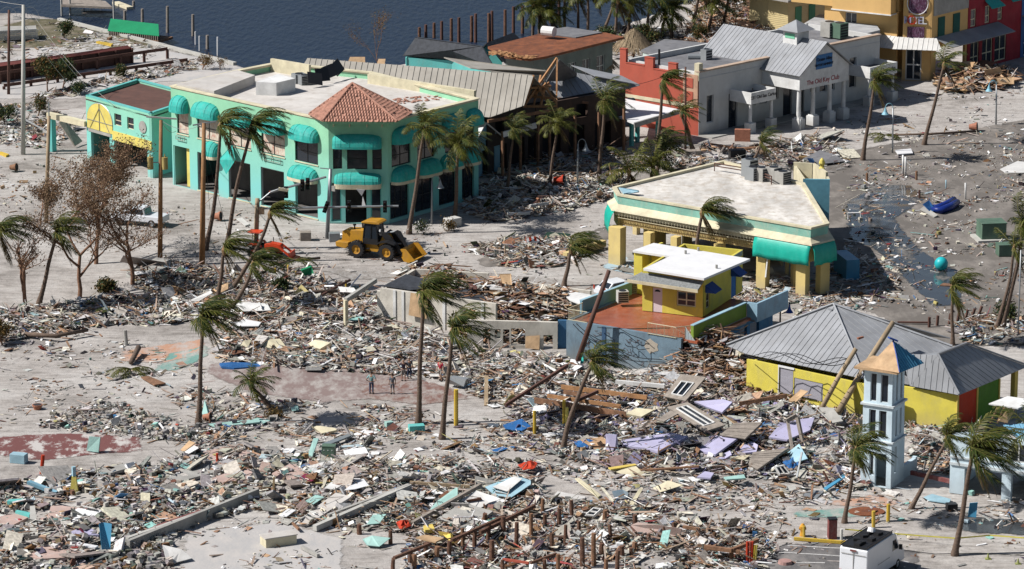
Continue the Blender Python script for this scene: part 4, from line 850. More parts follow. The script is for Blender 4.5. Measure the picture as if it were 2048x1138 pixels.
q=[G(*z5(*p),6.0)for p in((1480,0),(1900,50),(1880,90),(1560,150),(1300,120),(1440,20))];mb=MB();mb.plate([G(1640,28,5.9),G(1752,48,5.9),G(1760,60,5.9),G(1660,84,5.9),G(1575,66,5.9)],5.5);mb.build('wall',mat('pale_grey_membrane',(0.38,0.39,0.40)),t)
# ==== 11 apricot tower building
t=thing('apricot_tower_building','apricot stucco building with a square sign tower and white metal awning','building',tuple(G(1800,160)))
z11=zz(1700,0,6.695)
b0=G(*z11(690,1080));b1=G(*z11(1060,1095));tw=Fr((b0.x,b0.y),(b1.x,b1.y));HT=13.5
pxm=tw.L/370.0;tx=lambda x:(x-690)*pxm
mb=MB();tw.wall(mb,0,tw.L,0,HT,0.4,[(tx(735),tx(950),0.1,4.3)]);tw.box(mb,0,0.4,-5,-0.4,0,HT);tw.box(mb,tw.L-0.4,tw.L,-5,-0.4,0,HT);mb.build('tower',M['orange'],t)
window(tw,t,tx(735),tx(950),0.1,4.2,frame='white',nu=2,nz=2,w=-0.15,bar=0.14)
pxz=lambda y:(1085-y)/6.695/(17.2*0.97)    # photo px to metres above ground at the tower
mb=MB();tw.box(mb,tx(762),tx(1000),0.02,0.08,pxz(232),pxz(-20));mb.build('poster',M['purple'],t)
mb=MB();tw.box(mb,tx(750),tx(978),0.02,0.08,pxz(575),pxz(405));mb.build('poster',M['purple'],t)
rg_=MB();cc_=tw.pt(tx(880),0.1,pxz(110));rg_.tube([cc_+tw.d*(1.15*cos(2*math.pi*k/20))+Vector((0,0,1.25*sin(2*math.pi*k/20)))for k in range(21)],0.05,4);rg_.build('poster_ring',M['plastic'],t)
for k,(ch,m_)in enumerate((('M','lilac'),('O','red'),('T','plastic'),('E','lilac'),('L','plastic'))):text(tw,tx(752+k*56),pxz(325),0.12,1.15 if ch!='O' else 1.4,ch,m_,t,'sign_letter',0.06)
# left wing
dl=Vector((cos(rdn(148)),sin(rdn(148)),0));wl0=tw.pt(0.0,0,0)+Vector((-0.6,0.4,0));wf=Fr(wl0+dl*9,wl0)
mb=MB();wf.wall(mb,0,wf.L,0,7.6,0.3,[(wf.L-6.4,wf.L-5.0,4.9,7.0),(1,wf.L-2.2,0.1,3.6)]);wf.box(mb,0,wf.L,-6,-5.8,0,7.6);mb.build('wall',M['orange'],t)
window(wf,t,wf.L-6.4,wf.L-5.0,4.9,7.0,frame='white',nu=2,nz=2)
bxm=MB();wf.box(bxm,wf.L-7.4,wf.L-0.2,0.003,1.3,7.5,9.2);bxm.build('oriel',M['orange'],t)
ub=MB();wf.box(ub,wf.L-7.5,wf.L-0.1,-0.1,1.4,7.38,7.5);ub.build('oriel_trim',M['white'],t)
mb=MB();wf.box(mb,-4,wf.L-7.0,-6,0.4,7.6,11.5);wf.box(mb,wf.L-7.0,wf.L,-5,-0.3,7.6,11.0);mb.build('upper_wall',M['orange'],t)
strips(t,[wf.pt(wf.L-7.8,1.6,10.2),wf.pt(wf.L+0.1,1.6,10.2),wf.pt(wf.L+0.6,-2.4,13),wf.pt(wf.L-8.6,-2.4,13)],wf.n-Vector((0,0,0.7)),0.5,'metalwhite')
gb=MB();q=[wf.pt(-4.2,0.42,11.5),wf.pt(wf.L-6.9,0.42,11.5),wf.pt((wf.L-11.1)/2,0.42,14)];gb.add(q+[p-wf.n*0.3 for p in q],[(0,1,2),(5,4,3),(0,3,4,1),(1,4,5,2),(2,5,3,0)]);gb.build('gable',M['orange'],t)
rw=MB();c_=wf.pt((wf.L-11.1)/2+0.2,0.5,11.6);rw.tube([c_,c_+wf.n*0.08],0.6,14);rwo=rw.build('round_window',M['white'],t);rp_=MB();rp_.tube([c_+wf.n*0.06,c_+wf.n*0.1],0.38,12);rp_.build('pane',M['glass'],rwo)
# awnings
aw=[wf.pt(-1,0.02,4.9),wf.pt(wf.L,0.02,4.9),wf.pt(wf.L+0.4,2.0,3.9),wf.pt(-1,2.0,3.9)];strips(t,aw,wf.n,0.55,'metalwhite',name='awning_panel')
aw=[tw.pt(-0.7,0.02,4.9),tw.pt(tw.L+0.7,0.02,4.9),tw.pt(tw.L+1.5,2.0,3.9),tw.pt(-0.9,2.0,3.9)];strips(t,aw,tw.n,0.55,'metalwhite',name='awning_panel')
# right wing: yellow, red and blue fronts
rwf=Fr(tw.pt(tw.L+0.1,0,0),tw.pt(tw.L+0.1,0,0)+Vector((cos(rdn(50)),sin(rdn(50)),0))*7.2)
mb=MB();rwf.box(mb,0,rwf.L,-5,-0.01,0,10.5)if False else rwf.wall(mb,0,rwf.L,0,11,0.3,[(1.0,rwf.L-0.4,0.2,3.6)]);mb.build('wall',M['orange'],t)
mb=MB();rwf.box(mb,0.3,rwf.L,0.0,0.08,7.3,11.5);mb.build('bare_siding_panel',M['concrete'],t)
for u_ in(1.2,4.2):mb=MB();rwf.box(mb,u_,u_+1.3,0.02,0.1,4.9,7.0);mb.build('shutter',mat('dark_green_shutter',(0.01,0.09,0.07)),t)
t=thing('dark_red_shopfront','dark red shop building with green shutters and a grey awning in shade','building',tuple(rwf.pt(8,0,0)))
fR=Fr(rwf.pt(rwf.L+0.02,0.05,0),rwf.pt(rwf.L+11,0.05,0));ops=[(0.6,2.4,0.1,3.4),(3.0,5.2,0.3,3.4),(5.6,8.0,0.3,3.4),(0.5,1.6,5.0,7.0),(3.4,4.4,5.0,7.0),(6.0,7.0,5.0,7.0),(0.9,2.2,8.2,11.2),(3.4,4.7,8.2,11.2),(5.9,7.2,8.2,11.2),(8.4,9.7,8.2,11.2)]
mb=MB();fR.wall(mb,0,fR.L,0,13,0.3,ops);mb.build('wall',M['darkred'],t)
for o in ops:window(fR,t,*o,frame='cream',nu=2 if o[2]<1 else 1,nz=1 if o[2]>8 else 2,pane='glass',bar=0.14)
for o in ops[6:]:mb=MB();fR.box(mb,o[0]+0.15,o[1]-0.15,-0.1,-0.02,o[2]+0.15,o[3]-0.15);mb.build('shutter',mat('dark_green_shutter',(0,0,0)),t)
mb=MB();mb.plate([rwf.pt(0.5,0.1,4.9),fR.pt(6,0.1,4.9),fR.pt(6.4,2.2,4.0),rwf.pt(0.9,2.2,4.0)],0.1);mb.build('awning',M['metal'],t)
mb=MB();mb.plate([fR.pt(3.2,0.1,7.7),fR.pt(5.6,0.1,7.7),fR.pt(5.8,1.2,6.9),fR.pt(3.0,1.2,6.9)],0.06);mb.plate([fR.pt(7.5,0.1,7.9),fR.pt(10,0.1,7.9),fR.pt(10.2,1.2,7.1),fR.pt(7.3,1.2,7.1)],0.06);mb.build('small_awning',M['teal'],t)
t=thing('blue_shopfront','blue shop building with white arched windows at the top right corner','building',tuple(fR.pt(12,0,0)))
fB=Fr(fR.pt(fR.L+0.02,0.05,0),fR.pt(fR.L+12,0.05,0));ops=[(0.6,3.0,0.1,3.6),(4.0,8,0.3,3.4),(1.2,2.4,5.2,7.4),(3.0,4.2,5.2,7.4),(0.8,2.2,8.4,11),(2.8,4.2,8.4,11)]
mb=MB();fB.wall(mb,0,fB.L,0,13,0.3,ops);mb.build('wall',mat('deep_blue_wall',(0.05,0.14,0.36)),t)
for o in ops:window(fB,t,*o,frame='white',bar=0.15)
mb=MB();mb.plate([fB.pt(0,0.1,4.9),fB.pt(11,0.1,4.9),fB.pt(11,2.2,4.1),fB.pt(0,2.2,4.1)],0.1);mb.build('awning',M['metal'],t)
# ==== 13 canopy (arcade) building
z13=zz(1180,300,3.556)
t=thing('arcade_canopy_building','open pale yellow arcade building with a turquoise cornice and wide white flat roof','building',tuple(G(1420,500)))
ca=Vector((*gp(*z13(150,812)),0));cb_=Vector((*gp(*z13(1528,1045)),0));cc2=Vector((*gp(*z13(1705,1018)),0))
fg=Fr(ca,cb_);fg2=Fr(cb_,cc2)
px2u=lambda x:(x-150)/(1528-150)*fg.L
colu=[(0.0,0.95),(px2u(385),px2u(435)),(px2u(580),px2u(625)),(px2u(888),px2u(940)),(px2u(1188),px2u(1252)),(fg.L-0.95,fg.L-0.0)]
for k,(a_,b_)in enumerate(colu):
    w0=0;mb=MB();d_=0.75
    fg.box(mb,a_-(.3 if k==0 else 0),b_,-d_-(.2 if k==0 else 0),0,0,3.4);mb.build('pillar',M['yellowpale'],t)
mb=MB();fg2.box(mb,fg2.L-1.0,fg2.L-0.05,-0.75,0,0,3.4);mb.build('pillar',M['yellowpale'],t)
off=0.25
R6=[z13(172,270),z13(200,318),z13(1570,556),z13(1690,527),z13(1515,240),z13(950,82)]
rp_=[G(*p,6.1)for p in R6];pol=[(p.x,p.y)for p in rp_];ce=(sum(p[0]for p in pol)/6,sum(p[1]for p in pol)/6)
def offs(poly,d):
    n=len(poly);out=[];ar=sum(poly[i][0]*poly[(i+1)%n][1]-poly[(i+1)%n][0]*poly[i][1]for i in range(n));sg=1 if ar>0 else-1
    for i in range(n):
        p0,p1,p2=Vector(poly[i-1]),Vector(poly[i]),Vector(poly[(i+1)%n]);d1=(p1-p0).normalized();d2=(p2-p1).normalized()
        n1=Vector((d1.y,-d1.x))*sg;n2=Vector((d2.y,-d2.x))*sg;b_=(n1+n2);b_.normalize();k=min(d/max(b_.dot(n1),0.4),3*abs(d))if d>0 else d/max(b_.dot(n1),0.4);out.append((p1.x+b_.x*k,p1.y+b_.y*k))
    return out
def ring(mb,pa,za,pb,zb):
    n=len(pa);mb.add([(p[0],p[1],za)for p in pa]+[(p[0],p[1],zb)for p in pb],[(i,(i+1)%n,n+(i+1)%n,n+i)for i in range(n)])
mb=MB();mb.prism(offs(pol,-0.15),5.7,5.95);mb.build('roof',M['gasroof'],t)
mb=MB();ring(mb,offs(pol,0.16),6.02,offs(pol,0.16),6.2);ring(mb,offs(pol,0.16),6.2,offs(pol,-0.22),6.2);ring(mb,offs(pol,-0.22),6.2,offs(pol,-0.22),5.9);ring(mb,offs(pol,0.05),6.02,offs(pol,0.16),6.02);mb.build('coping',M['cream'],t)
mb=MB();ring(mb,offs(pol,0.0),5.25,offs(pol,0.08),6.02);mb.build('turquoise_frieze',mat('faded_mint_plaster',(0.27,0.56,0.46),dirt=0.5,dirt_rgb=(0.5,0.52,0.4)),t)
mb=MB();ring(mb,offs(pol,0.62),4.72,offs(pol,0.55),4.86);ring(mb,offs(pol,0.55),4.86,offs(pol,0.2),5.06);ring(mb,offs(pol,0.2),5.06,offs(pol,0.0),5.25);ring(mb,offs(pol,0.3),4.72,offs(pol,0.62),4.72);ring(mb,offs(pol,0.3),4.3,offs(pol,0.3),4.72);mb.build('cream_cornice',M['cream'],t,smooth=False)
ft=Fr(offs(pol,0.05)[1],offs(pol,0.05)[2]);u4,u5=0.3,ft.L*0.73
mb=MB();ft.box(mb,0.2,ft.L-0.2,-0.5,-0.05,3.4,4.3);ft.box(mb,0.2,ft.L-0.2,-0.5,0.0,4.3,4.7);mb.build('fascia_beam',M['yellowpale'],t)
mb=MB();ft.box(mb,u4,u5,0.004,0.06,4.12,4.66);mb.build('recess_shade_strip',mat('brown_recess_shade',(0.10,0.075,0.04)),t)  # dark brown strip on the beam, painting the shade of a recess
hb=MB();n_=46
for k in range(n_):
    u_=u4+(u5-u4)*(k+0.5)/n_;hb.tube([ft.pt(u_,0.1,4.68),ft.pt(u_,0.32,4.62),ft.pt(u_,0.42,4.4),ft.pt(u_,0.36,4.15)],0.022,4)
hb.tube([ft.pt(u4,0.36,4.15),ft.pt(u5,0.36,4.15)],0.03,4);hb.build('awning_hoops',M['cream'],t)
lt=MB()
for k in range(80):
    u_=u4+(u5-u4)*k/79;lt.tube([ft.pt(u_,0.02,3.45),ft.pt(u_+0.12,0.02,4.05)],0.015,3)
for k in range(5):lt.tube([ft.pt(u4,0.03,3.5+k*0.16),ft.pt(u5,0.03,3.5+k*0.16)],0.014,3)
lt.build('trellis_wires',M['wood'],t)
f0=Fr(offs(pol,0.05)[0],offs(pol,0.05)[1]);mb=MB();f0.box(mb,0,f0.L,-0.5,-0.05,3.1,4.7);mb.build('fascia_beam',M['yellowpale'],t)
f2_=Fr(offs(pol,0.05)[2],offs(pol,0.05)[3]);mb=MB();f2_.box(mb,0.2,f2_.L,-0.5,-0.05,3.1,4.7);mb.build('fascia_beam',M['yellowpale'],t)
f3_=Fr(offs(pol,0.05)[3],offs(pol,0.05)[4]);mb=MB();f3_.box(mb,0,f3_.L,-0.5,-0.05,0 if False else 3.1,4.7);mb.build('fascia_beam',M['turqlow'],t)
def awn(fr,a,b,zt,zb,out,m,name='awning'):
    mb=MB();n_=14;k_=5;V=[];F=[]
    for i in range(n_+1):
        u_=a+(b-a)*i/n_;sag=0.03*sin(i*1.9)
        for j in range(k_+1):
            s_=j/k_;V.append(fr.pt(u_,0.3+out*sin(min(1,s_*1.6)*math.pi/2)+sag*s_,zt+(zb-zt)*s_**1.15+0.04*sin(i*1.1)*s_))
    for i in range(n_):
        for j in range(k_):q=i*(k_+1)+j;F.append((q,q+k_+1,q+k_+2,q+1))
    mb.add(V,F);o=mb.build(name,M[m],t,smooth=True);md=o.modifiers.new('s','SOLIDIFY');md.thickness=0.04;return o
M['gasteal']=mat('sea_green_awning_vinyl',(0.01,0.40,0.30),rough=0.45,amt=0.15,scale=1.2,dirt=0.2,dirt_rgb=(0.1,0.5,0.42))
awn(ft,ft.L*0.735,ft.L+0.35,4.85,2.95,0.45,'gasteal')['label']='long sea green awning at the right corner'
awn(f2_,-0.3,f2_.L+0.3,4.85,2.95,0.45,'gasteal');awn(f0,-0.3,f0.L+0.5,4.75,2.6,0.45,'gasteal')['label']='short hanging green awning on the left corner'
mb=MB();mb.plate([ft.pt(ft.L*0.8,0.5,3.0),ft.pt(ft.L*0.805,0.5,3.0),ft.pt(ft.L*0.797,0.5,1.2),ft.pt(ft.L*0.79,0.5,1.2)],0.03);mb.build('torn_strip',M['plastic'],t)
# interior rear wall + pillars
bw=Fr(ce,rp_[4]);mb=MB();q=[gp(*z13(300,640)),gp(*z13(1000,560))]
inr=offs(pol,-2.5);mb=MB()
for k in(3,4,5):
    f_=Fr(inr[k],inr[(k+1)%6]);f_.wall(mb,0.02,f_.L-0.02,0,5.6,0.2,[(2.0+3.6*j,4.4+3.6*j,0.1,2.8)for j in range(int((f_.L-3)/3.6))])
mb.build('rear_wall',M['yellowpale'],t)
mb=MB();mb.prism(offs(pol,-1.0),0.0,0.12);mb.build('floor',M['concrete'],t)
mb=MB()
for(x_,y_)in((330,600),(440,690)):p_=G(*z13(x_,y_));mb.box(p_+Vector((0,0,1.5)),(0.5,0.5,3.0),Rz(.8))
mb.build('inner_pillar',M['yellowpale'],t)
# pylon
pl0=GH(*z13(1515,207),332.0);zt=pl0.z;pq4=[G(*z13(*p),zt)for p in((1515,207),(1706,210),(1698,188),(1600,120),(1450,110))]
t2=thing('turquoise_sign_pylon','hollow sea blue wall pylon with a cream inside rising at the back of the arcade','pylon',(pl0.x,pl0.y,0))
fy=Fr(pq4[0],pq4[1]);mb=MB();fy.box(mb,0,fy.L,-0.2,0,0,zt);mb.build('wall',mat('sea_blue_plaster',(0.17,0.42,0.52),dirt=0.3,dirt_rgb=(0.15,0.33,0.4)),t2)
mb=MB()
for k in(1,2,3,4):f_=Fr(pq4[k],pq4[(k+1)%5]);f_.box(mb,0.22,f_.L-0.02,-0.22,0,0,zt+(0.35 if k in(2,3)else 0))
mb.build('cream_wall',M['cream'],t2)
fn=MB();c_=pq4[2]*0.5+pq4[3]*0.5+Vector((0,0,0.3));fn.tube([c_,c_+Vector((0,0,.2)),c_+Vector((0,0,.5)),c_+Vector((0,0,.8)),c_+Vector((0,0,1.0))],[.3,.15,.3,.2,.03],8);fn.build('finial',M['arch'],t2)
# rooftop gear on arcade
for k,(x_,y_,s_)in enumerate(((1135,165,1.6),(1225,195,1.2),(1305,200,1.3),(1370,215,1.1),(1160,190,1.2))):
    ac_unit('air_conditioner',('tall light grey condenser, leftmost in the row on the arcade roof','dark condenser, third from the left on the arcade roof','dark condenser with a broken fan on the arcade roof','brown grey condenser, rightmost on the arcade roof','low grey condenser in front of the tall one on the arcade roof')[k],tuple(G(*z13(x_,y_+20),5.96)),(1.1,1.1,s_),.75,'steel' if k in(0,4)else 'concrete')
mb=MB();q=[z13(885,150),z13(1100,185),z13(1210,215),z13(1290,245)]
for dz in(0.5,0.75):mb.tube([G(*p,5.96)+Vector((0,0,dz))for p in q],0.06,5)
for p in q:mb.tube([G(*p,5.96),G(*p,5.96)+Vector((0,0,0.75))],0.05,5)
tag(mb.build('pipe_rack',M['polebrown']),'rusty pipe rack lying along the arcade roof','pipe rack')
slab('roof_hatch','pale blue hatch lid lying on the left corner of the arcade roof','hatch',[(*z13(205,265),6.5),(*z13(345,285),6.5),(*z13(350,292),6.3),(*z13(240,308),6.3)],0.15,M['sky'])
# ==== 14 yellow house on blue base
z14=zz(1120,470,3.924)
t=thing('yellow_rooftop_house','small bright yellow house with a white roof standing on a worn blue grey ground floor','house',tuple(G(1300,700)))
ZD=3.3
b0=G(*z14(50,670),ZD);b1=G(*z14(950,820),ZD);fd=Fr((b0.x,b0.y),(b1.x,b1.y))
dW=Vector((-fd.n.x,-fd.n.y,0));Ld=fd.L
mb=MB();DP=13.5
fd.box(mb,0,Ld,-0.3,0,-0.3,ZD+0.04);fd.box(mb,0,0.3,-7.5,-0.304,-0.3,ZD+0.04);mb.build('base_wall',M['bluegrey'],t)
mb=MB();fd.box(mb,3.4,3.75,0.003,0.05,0,ZD);mb.build('dark_stripe',mat('navy_stripe',(0.04,0.09,0.17)),t)
mb=MB();q=[fd.pt(8.0+0.75*cos(a)*random.uniform(.7,1.1),0.02,2.35+0.6*sin(a)*random.uniform(.7,1.1))for a in[k*2*math.pi/11 for k in range(11)]];mb.add(q,[tuple(range(11))]);mb.build('bare_plaster_patch',mat('bare_plaster',(0.42,0.37,0.30)),t)
mb=MB();fd.box(mb,0.02,Ld+1.3,-DP,-0.31,ZD-0.25,ZD-0.05);mb.build('deck',M['deckred'],t)
# side wall (right): green upper parapet, grey band, blue below
fs=Fr(fd.pt(Ld+0.9,-0.4,0),fd.pt(Ld+0.9,-15.0,0));
mb=MB();fs.box(mb,0,8.5,-0.25,0,ZD,ZD+1.15);mb.build('green_parapet',M['lime'],t)
mb=MB();fs.box(mb,0,8.5,-0.3,0.04,ZD+1.152,ZD+1.22);mb.build('parapet_cap',M['sky'],t)
mb=MB();fs.box(mb,0,8.5,-0.28,0.03,ZD-0.55,ZD-0.003);mb.build('grey_band',M['concrete'],t)
mb=MB();fs.wall(mb,0.5,13.5,0,ZD-0.56,0.25,[(8.0,9.2,0.05,2.4),(9.7,11.2,0.05,2.4)],w=-0.3);mb.build('lower_side_wall',mat('deep_blue_wall_paint',(0.06,0.22,0.42),dirt=0.2),t)  # deep blue paint on the lower side wall
mb=MB();fs.box(mb,8.5,13.8,-0.2,0.9,ZD-0.1,ZD+1.2)if False else fs.box(mb,8.6,13.8,0.75,0.95,ZD-0.35,ZD+1.2);fs.box(mb,8.6,8.8,0.0,0.745,ZD-0.35,ZD+1.2);mb.build('balcony_wall',mat('light_blue_balcony',(0.30,0.47,0.58),dirt=0.3),t)
mb=MB();fs.box(mb,8.6,13.8,-2.0,0.74,ZD-0.35,ZD-0.2);mb.build('balcony_floor',M['concrete'],t)
# left blue parapet
g0=G(*z14(172,518),ZD+1.0);g1=G(*z14(565,372),ZD+1.0);fp=Fr((g0.x,g0.y),(g1.x,g1.y));mb=MB();fp.box(mb,0,fp.L,-0.2,0,ZD-0.05,ZD+1.0);fp.box(mb,0,fp.L,-0.2,0,0,ZD-0.054);mb.build('blue_parapet',M['blue'],t)
mb=MB();fp.box(mb,0,fp.L,-0.25,0.05,ZD+1.004,ZD+1.07);mb.build('parapet_cap',M['sky'],t)
# railings
def railing(p0,p1,parent,n,h=0.95,name='railing',m='cream'):
    mb=MB();p0=Vector(p0);p1=Vector(p1);up_=Vector((0,0,h))
    mb.tube([p0+up_,p1+up_],0.035,4);mb.tube([p0+Vector((0,0,.08)),p1+Vector((0,0,.08))],0.03,4)
    for k in range(n+1):q=p0+(p1-p0)*k/n;mb.tube([q,q+up_],0.018 if k%6 else 0.035,4)
    return mb.build(name,M[m],parent)
railing(fd.pt(0.05,-0.1,ZD),fd.pt(1.9,-0.1,ZD),t,16);railing(fd.pt(0.05,-0.1,ZD),fd.pt(0.05,-2.4,ZD),t,16)
railing(fd.pt(7.7,0.05,ZD),fd.pt(10.3,0.05,ZD),t,20);
railing(fd.pt(10.3,0.05,ZD),fd.pt(11.0,-0.9,ZD),t,8)
mb=MB();
for k in range(10):a_=fd.pt(11.0+k*0.24,-1.0+k*0.02,ZD-0.05-k*0.30);mb.box(a_,(0.3,1.1,0.08),Rz(math.atan2(fd.d.y,fd.d.x)))
st_=mb.build('stair_treads',M['woodgrey'],t)
railing(fd.pt(10.9,-0.4,ZD),fd.pt(13.4,-0.35,0.4),t,18,name='stair_rail',m='concpole');mb=MB();mb.plate([fd.pt(10.9,-0.45,ZD+0.9),fd.pt(13.4,-0.4,1.2),fd.pt(13.4,-0.4,0.3),fd.pt(10.9,-0.45,ZD)],0.04);mb.build('stair_panel',mat('pale_blue_mesh_panel',(0.42,0.50,0.53)),t)
# house body
hA=G(*z14(375,600),ZD);hA=G(*z14(645,592),ZD);hB=G(*z14(1120,645),ZD);fh=Fr((hA.x,hA.y),(hB.x,hB.y))
RZ=6.85;hsL=9.0
hx=lambda x:(x-645)/(1120-645)*fh.L
ops=[(hx(725),hx(802),ZD,5.35),(hx(915),hx(1065),ZD+0.75,5.3)]
mb=MB();fh.wall(mb,0,fh.L,ZD,RZ,0.2,ops);
mb.build('front_wall',M['yellowbright'],t)
fh2=Fr(fh.pt(fh.L,0,0),fh.pt(fh.L,-hsL,0));s14=lambda x:(x-1120)/(1485-1120)*hsL
mb=MB();ops2=[(s14(1150),s14(1182),ZD+0.5,5.2),(s14(1385),s14(1432),ZD,5.5)];fh2.wall(mb,0.01,hsL,ZD,RZ,0.2,ops2);fh.box(mb,0,0.2,-hsL,-0.2,ZD,RZ);fh.box(mb,0,fh.L,-hsL-0.2,-hsL,ZD,RZ);mb.build('side_wall',M['yellowbright'],t)
mb=MB();fh2.box(mb,0.0,hsL,0.003,0.04,RZ-0.42,RZ-0.02);mb.build('checker_frieze',mat('grey_mint_frieze',(0.28,0.36,0.32),amt=0.5,scale=4),t)
dr=MB();fh.box(dr,ops[0][0]+.02,ops[0][1]-.02,-0.12,-0.05,ZD,5.33);do=dr.build('front_door',M['doorpink'],t)
fl_=MB();c_=fh.pt((ops[0][0]+ops[0][1])/2,-0.04,5.0);q=[c_]+[c_+fh.d*(0.25*cos(math.pi*k/8))+Vector((0,0,0.2*sin(math.pi*k/8)))for k in range(9)];fl_.add(q,[tuple(range(10))]);fl_.build('fanlight',M['glass'],do)
window(fh,t,*ops[1],frame='cream',nu=2,nz=2,w=-0.06,bar=0.1);window(fh2,t,*ops2[0],frame='cream',nu=1,nz=2,w=-0.06)
bd2=MB();fh2.box(bd2,ops2[1][0]+.02,ops2[1][1]-.02,-0.1,-0.03,ZD,5.48);bd2.build('blue_side_door',mat('bright_blue_door',(0.02,0.17,0.48)),t)
# main roof (pixel outline at RZ)
mr_=[G(*z14(*p),RZ+0.12)for p in((655,262),(1130,340),(1492,186),(735,62),(570,120),(865,165))]
mb=MB();mb.plate(mr_,0.18);mb.build('roof',M['whiteroof2'],t)
for x_,y_ in((985,148),(1085,125),(1228,262)):mb=MB();p_=G(*z14(x_,y_),RZ+0.12);mb.tube([p_,p_+Vector((0,0,0.3))],0.1,8);mb.build('roof_vent',M['concrete'],t)
# porch roof
pq=[G(*z14(640,290),6.5),G(*z14(1125,362),6.5),G(*z14(1082,428),6.02),G(*z14(530,345),6.02)]
mb=MB();mb.plate(pq,0.1);mb.build('porch_roof',M['shingle'],t)
mb=MB();mb.plate([pq[3]+Vector((0,0,-.01)),pq[2]+Vector((0,0,-.01)),pq[2]-fh.n*0.03-Vector((0,0,0.28)),pq[3]-fh.n*0.03-Vector((0,0,0.28))],0.05);mb.build('porch_fascia',M['cream'],t)
# L wing at the back left
lw0=G(*z14(570,128),RZ);lw1=G(*z14(655,150),RZ);lw2=G(*z14(860,172),RZ)
mb=MB();f_=Fr((lw0.x,lw0.y),(lw2.x,lw2.y));f_.box(mb,0.1,0.9,-0.5,-0.05,ZD,RZ);f_.box(mb,1.0,f_.L,-1.6,-1.4,ZD,RZ);f_.box(mb,0.4,0.6,-4,-0.5,ZD,RZ);mb.build('rear_wing_wall',M['yellowbright'],t)
# awnings navy
for(ax,)in((1190,),(1430,)):
    u_=s14(ax-20);mb=MB();a_=u_-0.8;b__=u_+0.8
    mb.plate([fh2.pt(a_,0.02,5.85),fh2.pt(b__,0.02,5.85),fh2.pt(b__,0.9,5.25),fh2.pt(a_,0.9,5.25)],0.04);mb.add([fh2.pt(a_,0.02,5.85),fh2.pt(a_,0.9,5.25),fh2.pt(a_,0.02,5.25)],[(0,1,2)]);mb.add([fh2.pt(b__,0.02,5.85),fh2.pt(b__,0.9,5.25),fh2.pt(b__,0.02,5.25)],[(0,1,2)]);mb.build('navy_window_awning',M['navy'],t)
ac_unit('air_conditioner','cream air conditioner standing on the red deck beside the yellow house',tuple(G(*z14(490,525),ZD+0.3)),(0.9,0.8,0.95),0.2,'concpole')
ac_unit('air_conditioner','darker air conditioner behind the cream one on the red deck',tuple(G(*z14(555,450),ZD)),(0.9,0.8,0.95),0.2,'concrete')
cr=MB();rg=random.Random(4)
for k in range(26):
    u_=rg.uniform(1.8,6.5);z_=rg.uniform(1.2,2.9);pts=[fd.pt(u_,0.03,z_)]
    for j in range(7):u_+=rg.uniform(-0.35,0.35);z_+=rg.uniform(-0.35,0.2);pts.append(fd.pt(u_,0.03,max(z_,0.3)))
    cr.tube(pts,0.014,3)
cr.build('dead_vines',M['polebrown'],t)
mb=MB()
for(a0_,z0_,a1_,z1_,sg_)in((0.9,3.2,9.4,1.3,1.0),(1.2,3.3,9.8,1.5,0.8),(3.2,3.3,8,2.6,-0.4),(5.8,2.3,8,2.2,0.2)):
    mb.tube([fd.pt(a0_+(a1_-a0_)*k/12,0.4+0.2*sin(k),z0_+(z1_-z0_)*k/12-sg_*sin(math.pi*k/12))for k in range(13)],0.03,4)
tag(mb.build('fallen_cables',M['black']),'black power cables sagging across the blue grey wall','cables')
# ==== 15 grey hip roofed building
z15=zz(1440,580,3.368)
t=thing('grey_hip_roof_building','low yellow walled building under two large grey metal hip roofs','building',tuple(G(1750,800)))
ZE,ZR=3.3,6.3
P15=lambda x,y,z:G(*z15(x,y),z)
apx=P15(765,100,ZR+0.4);eL=P15(45,375,ZE);eM=P15(800,560,ZE);eB=P15(1560,385,ZE+0.2)
eM2=P15(975,440,5.0)
# left hip: front face, right face
slope1=((eL+P15(900,590,ZE))/2-apx)
h1=(apx,(eL-apx).cross(P15(975,600,ZE)-apx).normalized());h2=(apx,(P15(975,600,ZE)-apx).cross(P15(1565,385,4.3)-apx).normalized())
strips(t,[apx,eL,onp(*z15(180,432),h1),onp(*z15(800,562),h1),P15(975,600,ZE)],Vector((slope1.x,slope1.y,slope1.z)),0.55,'metal',thick=0.06,rib=0.035)
strips(t,[apx,P15(975,600,ZE),onp(*z15(1290,640),h2),onp(*z15(1500,430),h2),P15(1565,385,4.3)],((P15(975,600,ZE)+P15(1565,385,4.3))/2-apx),0.55,'metal',thick=0.06,rib=0.035)
rb=MB();rb.tube([apx+Vector((0,0,.1)),P15(975,600,ZE)+Vector((0,0,.1))],0.1,5);rb.tube([apx+Vector((0,0,.1)),eL+Vector((0,0,.1))],0.1,5);rb.tube([apx+Vector((0,0,.1)),P15(1565,385,4.3)+Vector((0,0,.1))],0.1,5);rb.build('ridge_cap',M['metal'],t)
